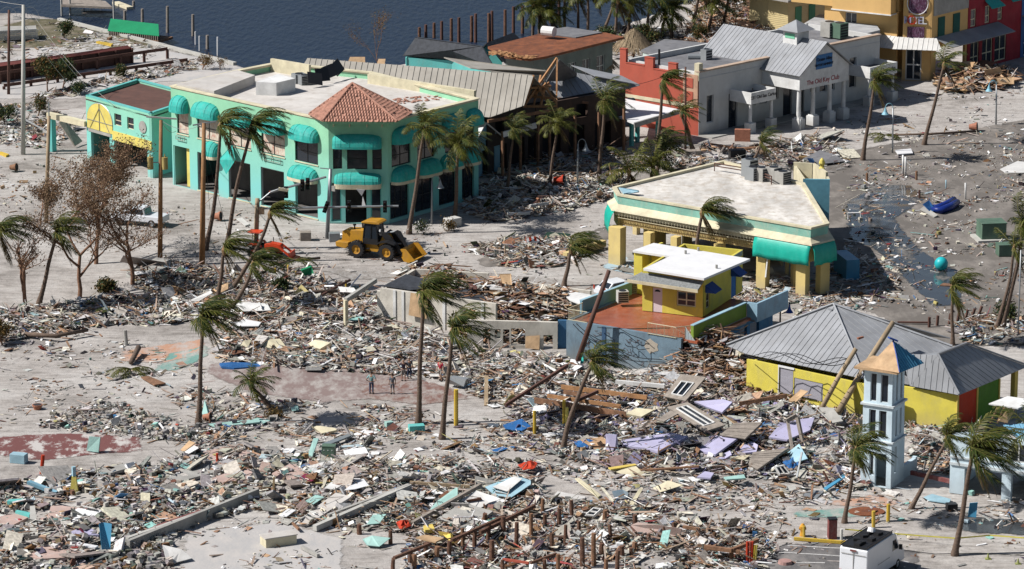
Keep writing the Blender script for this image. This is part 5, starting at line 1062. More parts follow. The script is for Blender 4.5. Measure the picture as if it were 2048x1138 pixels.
# right hip
ap0=P15(1470,440,5.9);ap1=P15(1660,365,5.9);eA=P15(1280,645,ZE);eC=P15(1610,708,ZE);eD=P15(2075,515,ZE)
sl2=((eA+eC)/2-ap0);strips(t,[ap0,eA,eC],sl2,0.5,'metal',thick=0.06,rib=0.035)
hh=(ap0,(eA-ap0).cross(eC-ap0).normalized())
strips(t,[ap0,onp(*z15(1285,430),hh),onp(*z15(1240,500),hh),eA],sl2,0.5,'metal',thick=0.06,rib=0.035)
h4=(ap0,(eC-ap0).cross(ap1-ap0).normalized());eD=onp(*z15(2075,515),h4);sl3=((eC+eD)/2-(ap0+ap1)/2);strips(t,[ap0,eC,eD,ap1],sl3,0.5,'metal',thick=0.06,rib=0.035)
rb=MB();rb.tube([ap0+Vector((0,0,.1)),ap1+Vector((0,0,.1))],0.1,5);rb.tube([ap0+Vector((0,0,.1)),eC+Vector((0,0,.1))],0.1,5);rb.tube([ap1+Vector((0,0,.1)),eD+Vector((0,0,.1))],0.08,5);rb.build('ridge_cap',M['metal'],t)
bkp=ap1+(ap1-(eC+eD)/2)*0.8;mb=MB();mb.plate([ap0,ap1,Vector((bkp.x+3,bkp.y+3,ZE)),Vector((bkp.x-6,bkp.y+2,ZE))],0.08);mb.plate([ap1,eD,Vector((bkp.x+3,bkp.y+3,ZE-0.02))],0.08);mb.build('rear_roof_slope',M['metal'],t)
bk0=apx+(apx-slope1*0)*0+Vector((4,9,ZE-apx.z));mb=MB();mb.plate([apx,eL,Vector((apx.x-2,apx.y+7,ZE))],0.08);mb.plate([apx,Vector((apx.x-2,apx.y+7,ZE)),Vector((eB.x,eB.y+1,4.0))],0.08);mb.build('rear_roof_slope',M['metal'],t)
for(x_,y_)in((755,148),(855,140)):mb=MB();mb.box(P15(x_,y_,ZR-0.1)+Vector((0,0,0.1)),(0.55,0.5,0.35),Rz(.6));mb.build('roof_vent',M['metal'],t)
w0_=P15(180,470,ZE-0.3);w1_=P15(975,640,ZE-0.3);fy1=Fr((w0_.x,w0_.y),(w1_.x,w1_.y));Ly=fy1.L;sy=lambda x:(x-180)/(975-180)*Ly
mb=MB();ops=[(sy(405),sy(500),0.9,3.0),(sy(505),sy(700),0.9,2.4)];fy1.wall(mb,0,Ly,-0.2,ZE-0.25,0.25,ops);mb.build('wall',M['yellowbright'],t)
shm=mat('grey_shutter_panel',(0.34,0.33,0.37),amt=0.15,stretch=(1,1,6));
for o in ops:mb=MB();fy1.box(mb,o[0]+.05,o[1]-.05,-0.1,-0.02,o[2]+.05,o[3]-.05);mb.build('shutter',shm,t)
mb=MB();o=ops[0];fy1.box(mb,o[0]-.1,o[1]+.1,0.003,0.08,o[3],o[3]+.15);fy1.box(mb,o[0]-.08,o[0],0.003,0.08,o[2],o[3]);mb.build('window_trim',M['white'],t)
# wall right part
w2_=P15(1245,660,ZE-0.3);w3_=P15(1600,712,ZE-0.25);f3w=Fr((w2_.x,w2_.y),(w3_.x,w3_.y));mb=MB();f3w.box(mb,-1.5,f3w.L,-0.25,0,-0.2,ZE-0.2);fy1.box(mb,Ly+0.01,Ly+2.5,-0.25,0,-0.2,ZE-0.25);mb.build('wall',M['yellowbright'],t)
w4_=P15(1885,600,ZE-0.25);f4w=Fr(f3w.pt(f3w.L,0,0),(w4_.x,w4_.y));mb=MB();f4w.box(mb,0.01,f4w.L*0.46,-0.25,0,-0.1,ZE-0.2);mb.build('red_wall',M['red'],t)
mb=MB();f4w.box(mb,f4w.L*0.46+.01,f4w.L,-0.25,0,-0.1,ZE-0.2);mb.build('green_wall',M['green'],t)
for a_,b_ in((-0.12,0.12),(f4w.L*0.46-.08,f4w.L*0.46+.08),(f4w.L-.15,f4w.L)):mb=MB();f4w.box(mb,a_,b_,0.003,0.08,-0.1,ZE-0.2);mb.build('corner_trim',M['yellow'],t)
mb=MB();p_=f4w.pt(f4w.L+2.6,-0.3,0);mb.box(p_+Vector((0,0,1.5)),(0.4,0.4,3.2),Rz(.8));mb.build('post',M['yellow'],t)
mb=MB();fy1.box(mb,0.3,Ly,-6,-5.8,0,ZE-0.5);fy1.box(mb,0,0.2,-6,-0.3,0,ZE-0.5);mb.build('wall',M['yellowbright'],t)
slab('brick_chunk','brown brick chunk lying on the grey hip roof','brick',[(*z15(930,322),5.65),(*z15(968,312),5.65),(*z15(970,322),5.5),(*z15(935,335),5.5)],0.15,M['brick'])
slab('loose_roof_sheet','small loose grey sheet lying on the right hip roof','roof sheet',[(*z15(1370,510),4.9),(*z15(1400,498),4.95),(*z15(1472,512),4.75),(*z15(1462,530),4.7)],0.04,M['metal'])
cv=MB()
for k in range(3):cv.tube([P15(160+(870-160)*j/16,430+30*sin(j*0.6+k)+(490-430)*j/16,ZE+0.35+1.35*sin(math.pi*j/16*0.8)+0.12*k)for j in range(17)],0.03,4)
tag(cv.build('fallen_cables',M['black']),'black cables draped over the left grey hip roof','cables')
# ==== 16 clock-style tower
zT=zz(1650,660,2.382)
t0=G(*zT(168,735));t1=G(*zT(312,758));t=thing('light_blue_tower','three storey light blue square tower with a plywood and blue metal pyramid roof','tower',tuple(t0))
ft_=Fr((t0.x,t0.y),(t1.x,t1.y));LT=ft_.L;ft_2=Fr(ft_.pt(LT,0,0),ft_.pt(LT,0,0)-ft_.n*LT)
TX=lambda x,y:(x)
f3=[(0.2,0.28,0.53),(0.2,0.63,0.86)]
o3=[(LT*0.24,LT*0.45,6.35,8.45),(LT*0.58,LT*0.83,6.35,8.45)];o2=[(LT*0.22,LT*0.45,3.75,6-0.35+0.1),(LT*0.55,LT*0.80,3.75,5.75)];o1=[(LT*0.28,LT*0.42,0.8,2.6),(LT*0.47,LT*0.84,0.05,2.55)]
H3,H2=8.75,6.05
mb=MB();ft_.wall(mb,0,LT,0,3.4,0.25,o1);mb.build('lower_wall',M['tower'],t)
mb=MB();ft_.wall(mb,0.05,LT-0.05,3.4,H2,0.25,o2,w=-0.05);ft_.wall(mb,0.1,LT-0.1,H2+0.15,H3,0.25,o3,w=-0.08);mb.build('upper_wall',M['tower'],t)
s3=[(LT*0.35,LT*0.48,6.35,8.4),(LT*0.68,LT*0.82,6.35,8.4)];s2_=[(LT*0.3,LT*0.44,3.75,5.7),(LT*0.62,LT*0.76,3.75,5.7)]
mb=MB();ft_2.wall(mb,0.254,LT,0,3.4,0.25,[(LT*0.25,LT*0.42,1.0,3.0)]);ft_2.wall(mb,0.254,LT-0.05,3.4,H2,0.25,s2_,w=-0.05);ft_2.wall(mb,0.254,LT-0.1,H2+0.15,H3,0.25,s3,w=-0.1);mb.build('side_wall',M['tower'],t)
mb=MB();ft_.box(mb,0,0.25,-LT,-0.254,0,H3);ft_.box(mb,0.254,LT-0.254,-LT,-LT+0.25,0,H3);mb.build('rear_wall',M['tower'],t)
for o in o3+o2:window(ft_,t,*o,frame='towertrim',nu=1,nz=1,w=-0.15,bar=0.06)
window(ft_,t,*o1[0],frame='towertrim',nu=1,nz=1,w=-0.1)
for o in s3+s2_:window(ft_2,t,*o,frame='towertrim',nu=1,nz=1,w=-0.15,bar=0.05)
ctr=ft_.pt(LT/2,-LT/2,0)
def sq(h):a=LT/2+h;return[ctr+ft_.d*(i*a)+ft_.n*(j*a)for i,j in((-1,1),(1,1),(1,-1),(-1,-1))]
mb=MB()
for z_,h_,e_ in((3.4,0.12,0.10),(H2,0.10,0.15),(8.6,0.02,0.15)):mb.prism([(p.x,p.y)for p in sq(h_)],z_,z_+e_)
mb.build('cornice',M['towertrim'],t)
ev=[G(1735,735,8.95),G(1799,746,8.95),G(1848,726,8.95)];ev.append(ev[0]+ev[2]-ev[1]);ap=(ev[0]+ev[2])/2;ap=Vector((ap.x-.25,ap.y,GH(1784,681,ap.y).z))
mb=MB();mb.add([ev[0],ev[1],ap,ev[3]],[(0,1,2),(3,0,2)]);rr0=mb.build('plywood_roof_face',M['osb'],t);md=rr0.modifiers.new('s','SOLIDIFY');md.thickness=0.08
strips(t,[ap,ev[1],ev[2]],(ev[1]+ev[2])/2-ap,0.3,'metalblue');strips(t,[ap,ev[2],ev[3]],(ev[3]+ev[2])/2-ap,0.3,'metalblue')
mb=MB();mb.prism([(p.x,p.y)for p in sq(0.5)],8.76,8.92);mb.build('soffit',M['osb'],t)
mb=MB();q=ap+Vector((0,0,.05));mb.tube([q,(ap+ev[1])/2+Vector((0.02,0,.08)),ev[1]+Vector((0,0,.06))],0.06,5);mb.box(q+Vector((0.0,0,0.05)),(0.7,0.4,0.1),Rz(.3)@Matrix.Rotation(.4,3,'Y'));mb.build('torn_ridge_metal',M['navy'],t)
mb=MB();ft_2.box(mb,LT+0.01,LT+2.4,-0.4,-0.1,0,1.0);ft_2.box(mb,LT+2.41,LT+2.7,-0.4,-0.1,0,1.1);mb.build('low_wall',M['tower'],t)
# ==== 17 blue house at right edge
zQ=zz(1650,660,2.382)
t=thing('pale_blue_gatehouse','pale blue and white gatehouse with a bright blue metal roof at the right edge','building',tuple(G(1990,960)))
g0=G(*zQ(592,775));g1=G(*zQ(865,800));fq=Fr((g0.x,g0.y),(g0.x+3.9*cos(rdn(-28)),g0.y+3.9*sin(rdn(-28))));
fq=Fr((g0.x,g0.y),(g0.x+9*cos(rdn(-26)),g0.y+9*sin(rdn(-26))))
mb=MB();fq.wall(mb,0,9,0,4.6,0.35,[(1.1,3.9,-0.1,2.0),(4.6,8.5,-0.1,2.0),(1.9,3.4,2.9,4.3),(4.5,5.6,2.9,4.3),(6.4,8.2,2.9,4.3)]);mb.build('wall',M['tower'],t)
for o in((1.9,3.4,2.9,4.3),(4.5,5.6,2.9,4.3),(6.4,8.2,2.9,4.3)):window(fq,t,*o,frame='white',nu=2,nz=1,w=-0.15,bar=0.1)
mb=MB();fq.box(mb,0,9,0.003,0.12,2.15,2.35);fq.box(mb,0,9,0.003,0.12,2.7,2.82);mb.build('wall_moulding',M['towertrim'],t)
mb=MB();fq.box(mb,0,0.35,-5,-0.36,0,3.0);fq.box(mb,3.6,9,-5.2,-5,0,4.4);fq.box(mb,0.36,9,-5,-0.36,2.2,2.35);mb.build('wall',M['tower'],t)
rp0=G(*zQ(845,455),5.2);rp1=G(*zQ(960,390),6.9);rp2=G(*zQ(1010,540),4.6);rp3=G(*zQ(1010,400),7.0)
strips(t,[G(*zQ(848,452),4.9),G(*zQ(930,400),6.6),G(*zQ(1060,380),6.6),G(*zQ(1060,640),3.9),G(*zQ(948,560),4.3)],Vector((0.6,-1.5,-1.1)),0.35,'metalblue')
mb=MB();mb.plate([G(*zQ(780,350),6.4),G(*zQ(870,315),6.6),G(*zQ(1010,335),6.6),G(*zQ(920,372),6.4)],0.1);mb.build('torn_white_roof',M['white'],t)
mb=MB();mb.plate([G(*zQ(865,385),6.2),G(*zQ(905,372),6.2),G(*zQ(870,440),5.2),G(*zQ(825,430),5.2)],0.08);mb.build('bare_plywood',M['osb'],t)
for k in range(3):mb=MB();mb.beam(G(*zQ(822+k*32,372),6.3),G(*zQ(790+k*34,440),4.7),0.14,0.14);mb.build('rafter',M['wood'],t)
# ==== 18 ruined white building, left mid
z18=zz(700,500,4.267)
t=thing('roofless_white_building','roofless white block building with torn wooden roof wreckage on top','ruin',tuple(G(920,640)))
P18=lambda x,y,z=0:G(*z18(x,y),z)
v0=P18(260,610);v1=P18(850,640);f18=Fr((v0.x,v0.y),(v0.x+11.2*cos(rdn(-28)),v0.y+11.2*sin(rdn(-28))))
x18=lambda x:(x-260)/(820-260)*10.2
mb=MB();f18.wall(mb,0,11,0,2.9,0.3,[(x18(680),x18(765),0,2.2)]);mb.build('front_wall',mat('dirty_white_block',(0.64,0.60,0.52),dirt=0.4),t)
mb=MB();f18.box(mb,x18(330),x18(344),0.003,0.08,0,2.9);f18.box(mb,x18(375),x18(388),0.003,0.08,0,2.9);f18.box(mb,x18(590),x18(604),0.003,0.08,0,2.9);f18.box(mb,x18(790),x18(805),0.003,0.08,0,2.9);mb.build('pilaster',M['white'],t)
mb=MB();mb.plate([f18.pt(x18(425),0.12,2.9),f18.pt(x18(520),0.12,2.85),f18.pt(x18(515),0.35,0.9),f18.pt(x18(420),0.35,1.0)],0.05);tag(mb.build('boarded_panel',M['osb'],t),'tan plywood board hung on the white wall')
# left and back walls
v3=P18(560,165,2.6);v4=P18(1180,200,2.6);v5=P18(2048,370,2.0)
f18b=Fr((v0.x,v0.y),(v3.x,v3.y));mb=MB();f18b.box(mb,0,f18b.L,-0.3,0,0,2.6);fb2=Fr((v3.x,v3.y),(v4.x,v4.y));fb2.box(mb,0,fb2.L,-0.3,0,0,2.6);fb3=Fr((v4.x,v4.y),(v5.x,v5.y));fb3.box(mb,0.01,fb3.L,-0.3,0,0,2.2);mb.build('back_wall',mat('dirty_white_block',(0,0,0)),t)
u0_=P18(1000,830);u1_=P18(1770,850);fu=Fr((u0_.x,u0_.y),(u1_.x,u1_.y));xu=lambda x:(x-1000)/770*fu.L
mb=MB();fu.wall(mb,0,fu.L,0,2.3,0.3,[(xu(1135),xu(1200),0,1.6),(xu(1235),xu(1285),0.8,1.6),(xu(1305),xu(1360),0,1.6),(xu(1375),xu(1495),0.3,1.7),(xu(1650),xu(1730),0,1.2)]);mb.build('front_wall',mat('dirty_white_block',(0,0,0)),t)
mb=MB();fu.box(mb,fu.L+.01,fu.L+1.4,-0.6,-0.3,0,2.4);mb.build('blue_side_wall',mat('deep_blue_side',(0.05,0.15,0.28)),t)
mb=MB();mb.plate([fu.pt(xu(1500),0.1,1.1),fu.pt(xu(1620),0.1,1.2),fu.pt(xu(1620),0.5,0.1),fu.pt(xu(1500),0.5,0.2)],0.05);mb.build('leaning_plywood',M['osb'],t)
# posts and beam of the open frame left of it
t=thing('ruined_door_frame','lone concrete post and slanting beam beside the roofless white building','ruin',tuple(G(690,655)))
mb=MB();g_=G(692,658);mb.box(g_+Vector((0,0,1.25)),(0.3,0.3,2.5),Rz(.6));mb.build('post',M['cream'],t)
mb=MB();e_=G(752,634);mb.beam(g_+Vector((0,0,2.5)),Vector((e_.x,e_.y,3.2)),0.3,0.35);mb.build('beam',M['concrete'],t)
# ==== 19 dock things top left
t=thing('green_roofed_dock_hut','long low hut with a bright green roof at the canal edge','hut',tuple(G(270,75)))
zD=zz(0,0,2.846);q=[G(*zD(*p),.55)for p in((612,175),(905,205),(900,155),(650,122))]
mb=MB();mid0=(q[0]+q[3])/2+Vector((0,0,.9));mid1=(q[1]+q[2])/2+Vector((0,0,.9));mb.plate([q[0],q[1],mid1,mid0],0.08);mb.plate([mid0,mid1,q[2],q[3]],0.08);mb.add([q[1],q[2],mid1],[(0,1,2)]);mb.add([q[0],mid0,q[3]],[(0,1,2)]);mb.build('roof',M['tarpgreen'],t)
mb=MB();f_=Fr(q[0],q[1]);f_.box(mb,0.1,f_.L-0.1,-0.3,-0.1,-0.1,0.5);mb.build('wall',M['polebrown'],t)
mb=MB();f_.box(mb,0,f_.L,-3,0.2,-0.3,-0.02);mb.build('deck',M['wood'],t)
pm=MB()
for k in range(24):f_.box(pm,0.2+k*(f_.L-0.4)/23-0.05,0.2+k*(f_.L-0.4)/23+0.05,-0.09,0.02,0.0,0.5)
pm.build('wall_slats',M['woodgrey'],t)
t=thing('canal_dock','grey timber dock with white posts over the canal, top left','dock',tuple(G(170,20,-0.8)))
mb=MB();q=[G(*zD(*p),0.6)for p in((350,28),(640,40),(600,5),(340,-20))];mb.plate(q,0.25);mb.build('deck',M['woodgrey'],t)
for x_,y_ in((352,90),(400,85),(475,40),(575,40),(650,130),(520,30)):mb=MB();p_=G(*zD(x_,y_),-0.8);mb.tube([p_-Vector((0,0,1)),p_+Vector((0,0,3.0))],0.13,7);mb.build('dock_post',M['concpole'],t)
mb=MB();q=[G(*zD(*p),-0.3)for p in((470,75),(640,68),(640,60),(475,62))];mb.plate(q,0.15);mb.build('lower_landing',M['woodgrey'],t)
bar('seawall','pale concrete seawall cap along the canal','seawall',(118,39,0.15),(330,92,0.15),0.5,0.4,'concpole')['kind']='structure'
bar('seawall','pale concrete seawall cap behind the bare bushes','seawall',(330,92.5,0.14),(470,128,0.14),0.5,0.4,'concpole')['kind']='structure'
# ==== 20 brown sheds
zB=zz(0,0,5.69)
t=thing('long_red_roofed_shed','long low dark shed with a faded red roof beside the canal road','shed',tuple(G(200,150)))
q=[G(*zB(-40,760),1.8),G(*zB(870,635),1.8),G(*zB(1500,545),1.8),G(*zB(1450,515),2.1),G(*zB(870,600),2.1),G(*zB(-40,715),2.1)]
mb=MB();mb.plate(q,0.1);mb.build('roof',mat('faded_red_roof_metal',(0.22,0.07,0.06)),t)
mb=MB();f_=Fr(q[0],q[2]);f_.box(mb,0,f_.L,-0.3,-0.1,0,1.75);mb.build('wall',M['polebrown'],t)
for k in range(9):mb=MB();f_.box(mb,k*f_.L/8-0.1,k*f_.L/8+0.1,-0.05,0.15,0,1.78);mb.build('post',M['polebrown'],t)
def guardrail(label,a,b,h,n,m='polebrown'):
    t=thing('timber_guardrail',label,'guardrail',tuple(G(*a)));p,q=G(*a),G(*b);mb=MB();mb.beam(p+Vector((0,0,h)),q+Vector((0,0,h)),0.12,0.35);mb.build('rail',M[m],t)
    for k in range(n):c=p+(q-p)*k/(n-1);mb=MB();mb.box(c+Vector((0,0,h/2-0.1)),(0.28,0.28,h),Rz(.4));mb.build('post',M[m],t)
guardrail('upper brown timber guardrail beside the red roofed shed',(0,168),(335,118),1.2,8);guardrail('lower brown timber guardrail nearer the hedge',(8,180),(375,128),0.5,8)
t=thing('white_lattice_deck','white lattice fenced deck piled with white wreckage at the far left','deck',tuple(G(30,80)))
mb=MB();q=[G(*zB(*p),1.2)for p in((-60,370),(415,345),(410,290),(-60,300))];mb.plate(q,0.15);mb.build('deck',M['concrete'],t)
mb=MB();f_=Fr(q[0],q[1])
for k in range(40):
    u_=k*f_.L/40;mb.beam(f_.pt(u_,0.05,0.2),f_.pt(u_+0.35,0.05,1.3),0.03,0.06);mb.beam(f_.pt(u_+0.35,0.08,0.2),f_.pt(u_,0.08,1.3),0.03,0.06)
mb.beam(f_.pt(0,0.1,1.35),f_.pt(f_.L,0.1,1.35),0.1,0.12);mb.build('lattice',M['white'],t)
# ---------------------------------------------------------------- vegetation
leafm=attr_mat('palm_leaf',rough=0.55,transl=0.25,amt=0.25)
trunkm=mat('palm_trunk_bark',(0.15,0.105,0.078),rough=0.9,amt=0.4,scale=3,bump=0.6,stretch=(1,1,4));barkm=mat('brown_bark',(0.24,0.13,0.08),rough=0.9,amt=0.4,scale=4,bump=0.5)
def frond(base,az,el,L,parent,rs,wind=0.14,grav=0.11,dead=False,hue=0.0,nl=30):
    d=np.array([cos(az)*cos(el),sin(az)*cos(el),sin(el)]);p=np.array(base,float);n=12
    st=L/n;P=[p.copy()];T=[d.copy()]
    for i in range(n):
        k=(i+1)/n;d=d+np.array([wind*(0.4+k),wind*0.12*k,-grav*(0.4+1.1*k)]);d/=np.linalg.norm(d);p=p+d*st;P.append(p.copy());T.append(d.copy())
    P=np.array(P);T=np.array(T);u=np.linspace(0.06,0.995,nl);idx=u*n;i0=np.minimum(idx.astype(int),n-1);fr=(idx-i0)[:,None]
    pos=P[i0]*(1-fr)+P[i0+1]*fr;tan=T[i0]*(1-fr)+T[i0+1]*fr;tan/=np.linalg.norm(tan,axis=1)[:,None]
    side=np.cross(tan,[0,0,1.0]);side/=np.linalg.norm(side,axis=1)[:,None]+1e-6;upv=np.cross(side,tan)
    ll=(0.95*np.sin(np.pi*np.clip(u*0.86+0.12,0,1))**0.7+0.08)*L/3.6
    V=[];F=[];Cc=[]
    base_c=np.array([0.13,0.09,0.04])if dead else np.array([0.032+0.06*hue,0.055+0.045*hue,0.013])
    for s in(-1,1):
        r1=rs.normal(0,0.12,(nl,3));w=np.array([0.75,0.05,0.0])*(wind/0.14)
        dr=side*s*0.8+tan*0.75+upv*0.10+np.array([0,0,-0.38 if not dead else-0.9])+w*0.5+r1;dr/=np.linalg.norm(dr,axis=1)[:,None]
        L_=ll*rs.uniform(0.8,1.15,nl);tip=pos+dr*L_[:,None]+np.array([0.12,0,-0.22])*L_[:,None];mid=pos+dr*(L_*0.5)[:,None]
        wd=np.cross(dr,upv);wd/=np.linalg.norm(wd,axis=1)[:,None]+1e-6;hw=0.04*L/3.6
        k0=len(V)
        for j in range(nl):
            b0=len(V);V+=[pos[j]-wd[j]*hw*0.6,pos[j]+wd[j]*hw*0.6,mid[j]+wd[j]*hw,tip[j],mid[j]-wd[j]*hw];F+=[(b0,b0+1,b0+2,b0+4),(b0+4,b0+2,b0+3)]
            c=base_c*rs.uniform(0.6,1.5)
            if rs.random()<0.2:c=np.array([0.17,0.16,0.04])*rs.uniform(.6,1.2)
            Cc+=[(*c,1),(*c*1.1,1)]
    mb=MB();
    for f,c in zip(F,Cc):mb.f.append(f);mb.m.append(0);mb.c.append(c)
    mb.v=[tuple(v)for v in V];mb.cc=(0.16,0.15,0.04,1)if not dead else(0.2,0.13,0.07,1);mb.tube([tuple(q)for q in P[::2]],[0.045*(1-i/7.5)+0.008 for i in range(len(P[::2]))],4)
    o=mb.build('frond',leafm,parent);return o
def palm(label,base,top,seed,nf=17,L=3.4,wind=0.14,r=0.19,group=None,dead=3,tilt=0.0,hue=0.4,curve=0.0,cat='palm tree',z0=None):
    rs=np.random.default_rng(seed);b=G(*base);bz=float(ground_z(np.array(b.x),np.array(b.y)));b.z=bz
    tp=GH(top[0],top[1],b.y+tilt);t=thing('palm_tree',label,cat,tuple(b),group)
    nf=max(7,int(nf*rs.uniform(.75,1.15)));L*=rs.uniform(.88,1.1);dead+=int(rs.integers(0,4));n=34;pts=[];rad=[]
    for i in range(n+1):
        k=i/n;p=b.lerp(tp,k);p.x+=curve*sin(math.pi*k)+0.03*sin(seed+k*9);p.z+=0;pts.append(p);rad.append((r*(1.0-0.38*k)+(r*0.55*math.exp(-k*14)))*(1+.07*(i%2)+rs.uniform(-.03,.03)))
    pts[0]=pts[0]-Vector((0,0,0.4));mb=MB();mb.tube(pts,rad,9)
    tr=mb.build('trunk',trunkm,t,smooth=True)
    cb=MB();cb.tube([tp-Vector((0,0,0.35)),tp+Vector((0,0,0.1)),tp+Vector((0.05,0,0.5))],[r*0.75,r*1.15,r*0.4],8);cb.build('crown_shaft',mat('dry_crown_fibre',(0.27,0.17,0.08),amt=0.5,scale=5,bump=0.7),t)
    nf=int(nf*1.35)
    for i in range(nf):
        az=2*math.pi*(i*0.381966)+rs.uniform(-0.3,0.3);az=math.atan2(sin(az),cos(az))*(1-min(0.5,abs(wind)*1.8));k=i/nf;el=rdn(75-k*85+rs.uniform(-10,10))
        frond(tp+Vector((0,0,0.25)),az,el,L*rs.uniform(0.85,1.1),t,rs,wind*rs.uniform(0.8,1.2),0.10*rs.uniform(0.8,1.3),hue=max(0,hue+rs.uniform(-0.5,0.6)))
    for i in range(dead):
        frond(tp,rs.uniform(-0.9,0.9),rdn(rs.uniform(-70,-35)),L*rs.uniform(0.6,1.0),t,rs,0.05,0.16,dead=True,nl=20)
    return t
PALMS=[
 ('tall palm rising from the debris left of centre, trunk straight',(397,848),(405,640),16,3.2,.17,0),
 ('tallest central palm, left of the close pair in the rubble',(836,848),(846,590),18,3.6,.20,0),
 ('right palm of the central pair in the rubble field',(883,877),(905,665),17,3.5,.19,0),
 ('leaning palm standing in front of the worn blue grey wall',(1125,905),(1185,728),15,3.0,.14,-.3),
 ('slim palm before the light blue tower door',(1689,1045),(1712,905),16,2.7,.14,0),
 ('large palm at the bottom right corner beside the yellow tape',(1910,1110),(1945,905),20,3.6,.17,0),
 ('sharply leaning palm to the right of the tower base',(1822,1017),(1893,880),12,2.7,.12,0),
 ('palm on the mud just behind the right grey hip roof',(1905,690),(1904,578),15,2.9,.18,0),
 ('right twin palm at the far right edge of the mud lot',(2003,655),(2046,455),12,3.2,.08,.2),
 ('left twin palm at the far right edge of the mud lot',(1993,655),(2028,500),8,2.4,.08,.2),
 ('short palm on the sandy road left of the yellow house',(1128,573),(1142,500),17,3.1,.20,0),
 ('palm standing between the arcade and the yellow house roof',(1380,566),(1404,428),17,3.6,.24,.0),
 ('thin palm right beside the orange brown utility pole',(411,500),(440,255),17,3.4,.20,.3),
 ('slightly leaning palm before the torn turquoise awning',(452,500),(503,255),19,4.2,.22,-.2),
 ('steeply leaning palm crossing the traffic signal post',(459,583),(540,430),14,3.1,.24,.4),
 ('short leaning palm in front of the red tractor, lower crown',(458,626),(507,530),14,3.0,.20,.2),
 ('short upright palm left of the red tractor',(435,606),(448,502),15,3.0,.22,0),
 ('palm in front of the shaded side of the turquoise building',(818,468),(848,262),16,3.2,.05,0),
 ('yellow green palm beside the blue street lamp and turquoise wall',(910,440),(916,292),15,3.3,.03,0),
 ('thin palm with a ragged crown beside the teal gabled shop',(1013,396),(1027,264),12,2.3,.10,0),
 ('spreading palm before the broken gable building',(1098,373),(1115,250),15,2.9,.03,0),
 ('drooping palm in front of the metal porch roof',(1197,362),(1210,205),13,3.3,.10,0),
 ('tall slim palm in front of the brick red wall',(1313,321),(1326,165),13,3.2,.20,0),
 ('leaning palm at the corner of the red and white walls',(1386,299),(1363,228),9,3.0,.10,0),
 ('short bushy palm at the foot of the brick red wall',(1312,352),(1322,302),12,3.4,.12,0),
 ('low palm behind the left end of the arcade roof',(1300,372),(1306,336),13,3.2,.0,0),
 ('small low palm left of the arcade roof corner',(1252,385),(1258,345),11,3.2,-.02,0),
 ('small leaning palm behind the arcade roof and condensers',(1500,338),(1522,288),15,2.7,.16,0),
 ('palm in front of the right small porch of the white building',(1725,321),(1750,165),13,3.0,.14,0),
 ('tall leaning palm on the sand before the apricot tower',(1848,290),(1888,132),9,3.3,.12,0),
 ('palm cut off by the left edge of the picture',(-22,620),(-2,465),15,3.4,.20,0),
 ('dark palm behind the bare brown trees at the left',(78,610),(112,470),12,3.0,.16,0),
 ('nearly edge cropped palm at the bottom right of the gatehouse',(2085,1045),(2064,872),14,3.0,.05,0),
]
for i,(lb_,b_,t_,nf,L,w,cv_)in enumerate(PALMS):
    palm(lb_,b_,t_,100+i,nf,L,w,curve=cv_,r=0.2 if L>2.9 else 0.16,hue=0.75 if w<0.06 else 0.25,dead=3 if i not in(11,14)else 4)
BP=[((1063,62),(1068,16)),((1079,64),(1078,26)),((1131,60),(1128,-30)),((1158,58),(1155,-8)),((1176,66),(1176,-26)),((1200,80),(1232,-2)),((1228,88),(1236,2)),((1290,85),(1302,-6)),((1342,82),(1346,18)),((1380,88),(1400,-24)),((1416,82),(1426,8)),((1440,80),(1462,-22)),((1112,62),(1102,30)),((1255,70),(1262,14)),((1322,78),(1330,30))]
bl=['thinnest','leftmost short','bare tall','slanting','tall dark','wide crowned','leaning pair','full crowned','low leafy','thick trunked','small yellow','far leaning','low feathery','middle bushy','squat']
for i,(b_,t_)in enumerate(BP):
    palm(bl[i]+' palm in the grove on the canal bank behind the rusty roof',b_,t_,300+i,12,3.6,.03,r=0.2,hue=0.5,dead=3,group='palms in the canal bank grove')
# broken and fallen palms
t=palm('snapped palm trunk with its dark crown fallen on the sand',(545,818),(503,772),41,12,2.2,.05,hue=0.1,dead=2)
def fallen(label,pts,r,crown=None,seed=0,m=None,L=2.2,hue=0.9):
    t=thing('fallen_palm',label,'fallen palm',tuple(G(*pts[0][:2])));mb=MB();P=[G(*p)for p in pts];mb.tube(P,[r*(1-0.3*i/len(P))for i in range(len(P))],8);mb.build('trunk',m or trunkm,t,smooth=True)
    if crown:
        rs=np.random.default_rng(seed);c=G(*crown)
        for k in range(10):frond(c,rs.uniform(2.2,4.4)if k%2 else rs.uniform(-0.6,0.6),rs.uniform(-.1,.5),L,t,rs,0.0,0.10,hue=hue,nl=22)
    return t
fallen('toppled palm stump with yellow fronds on the painted paving',[(277,695,0.6),(262,725,0.25)],0.24,(262,738,0.4),3)
fallen('long fallen trunk with its frond crown lying on the mud by the lamp',[(1955,262,0.2),(1860,268,0.25),(1780,270,0.3)],0.13,(1770,270,0.5),4)
fallen('long fallen palm trunk lying across the rubble behind the door frame',[(545,592,0.9),(610,585,0.9),(675,582,1.0)],0.2)
fallen('dark fallen trunk behind the long fallen palm trunk',[(560,600,0.5),(640,592,0.8),(700,560,1.3)],0.15,m=M['polebrown'])
fallen('fallen trunk slanting through the green heap by the concrete posts',[(405,560,0.5),(350,548,0.5),(330,540,0.4)],0.2)
fallen('curved orange brown fallen trunk at the left debris edge',[(45,668,0.3),(110,672,0.5),(175,660,0.5)],0.2)
fallen('fallen log under the small palm near the white building',[(1410,288,0.3),(1480,298,0.3),(1600,290,0.3)],0.2,m=M['wood'])
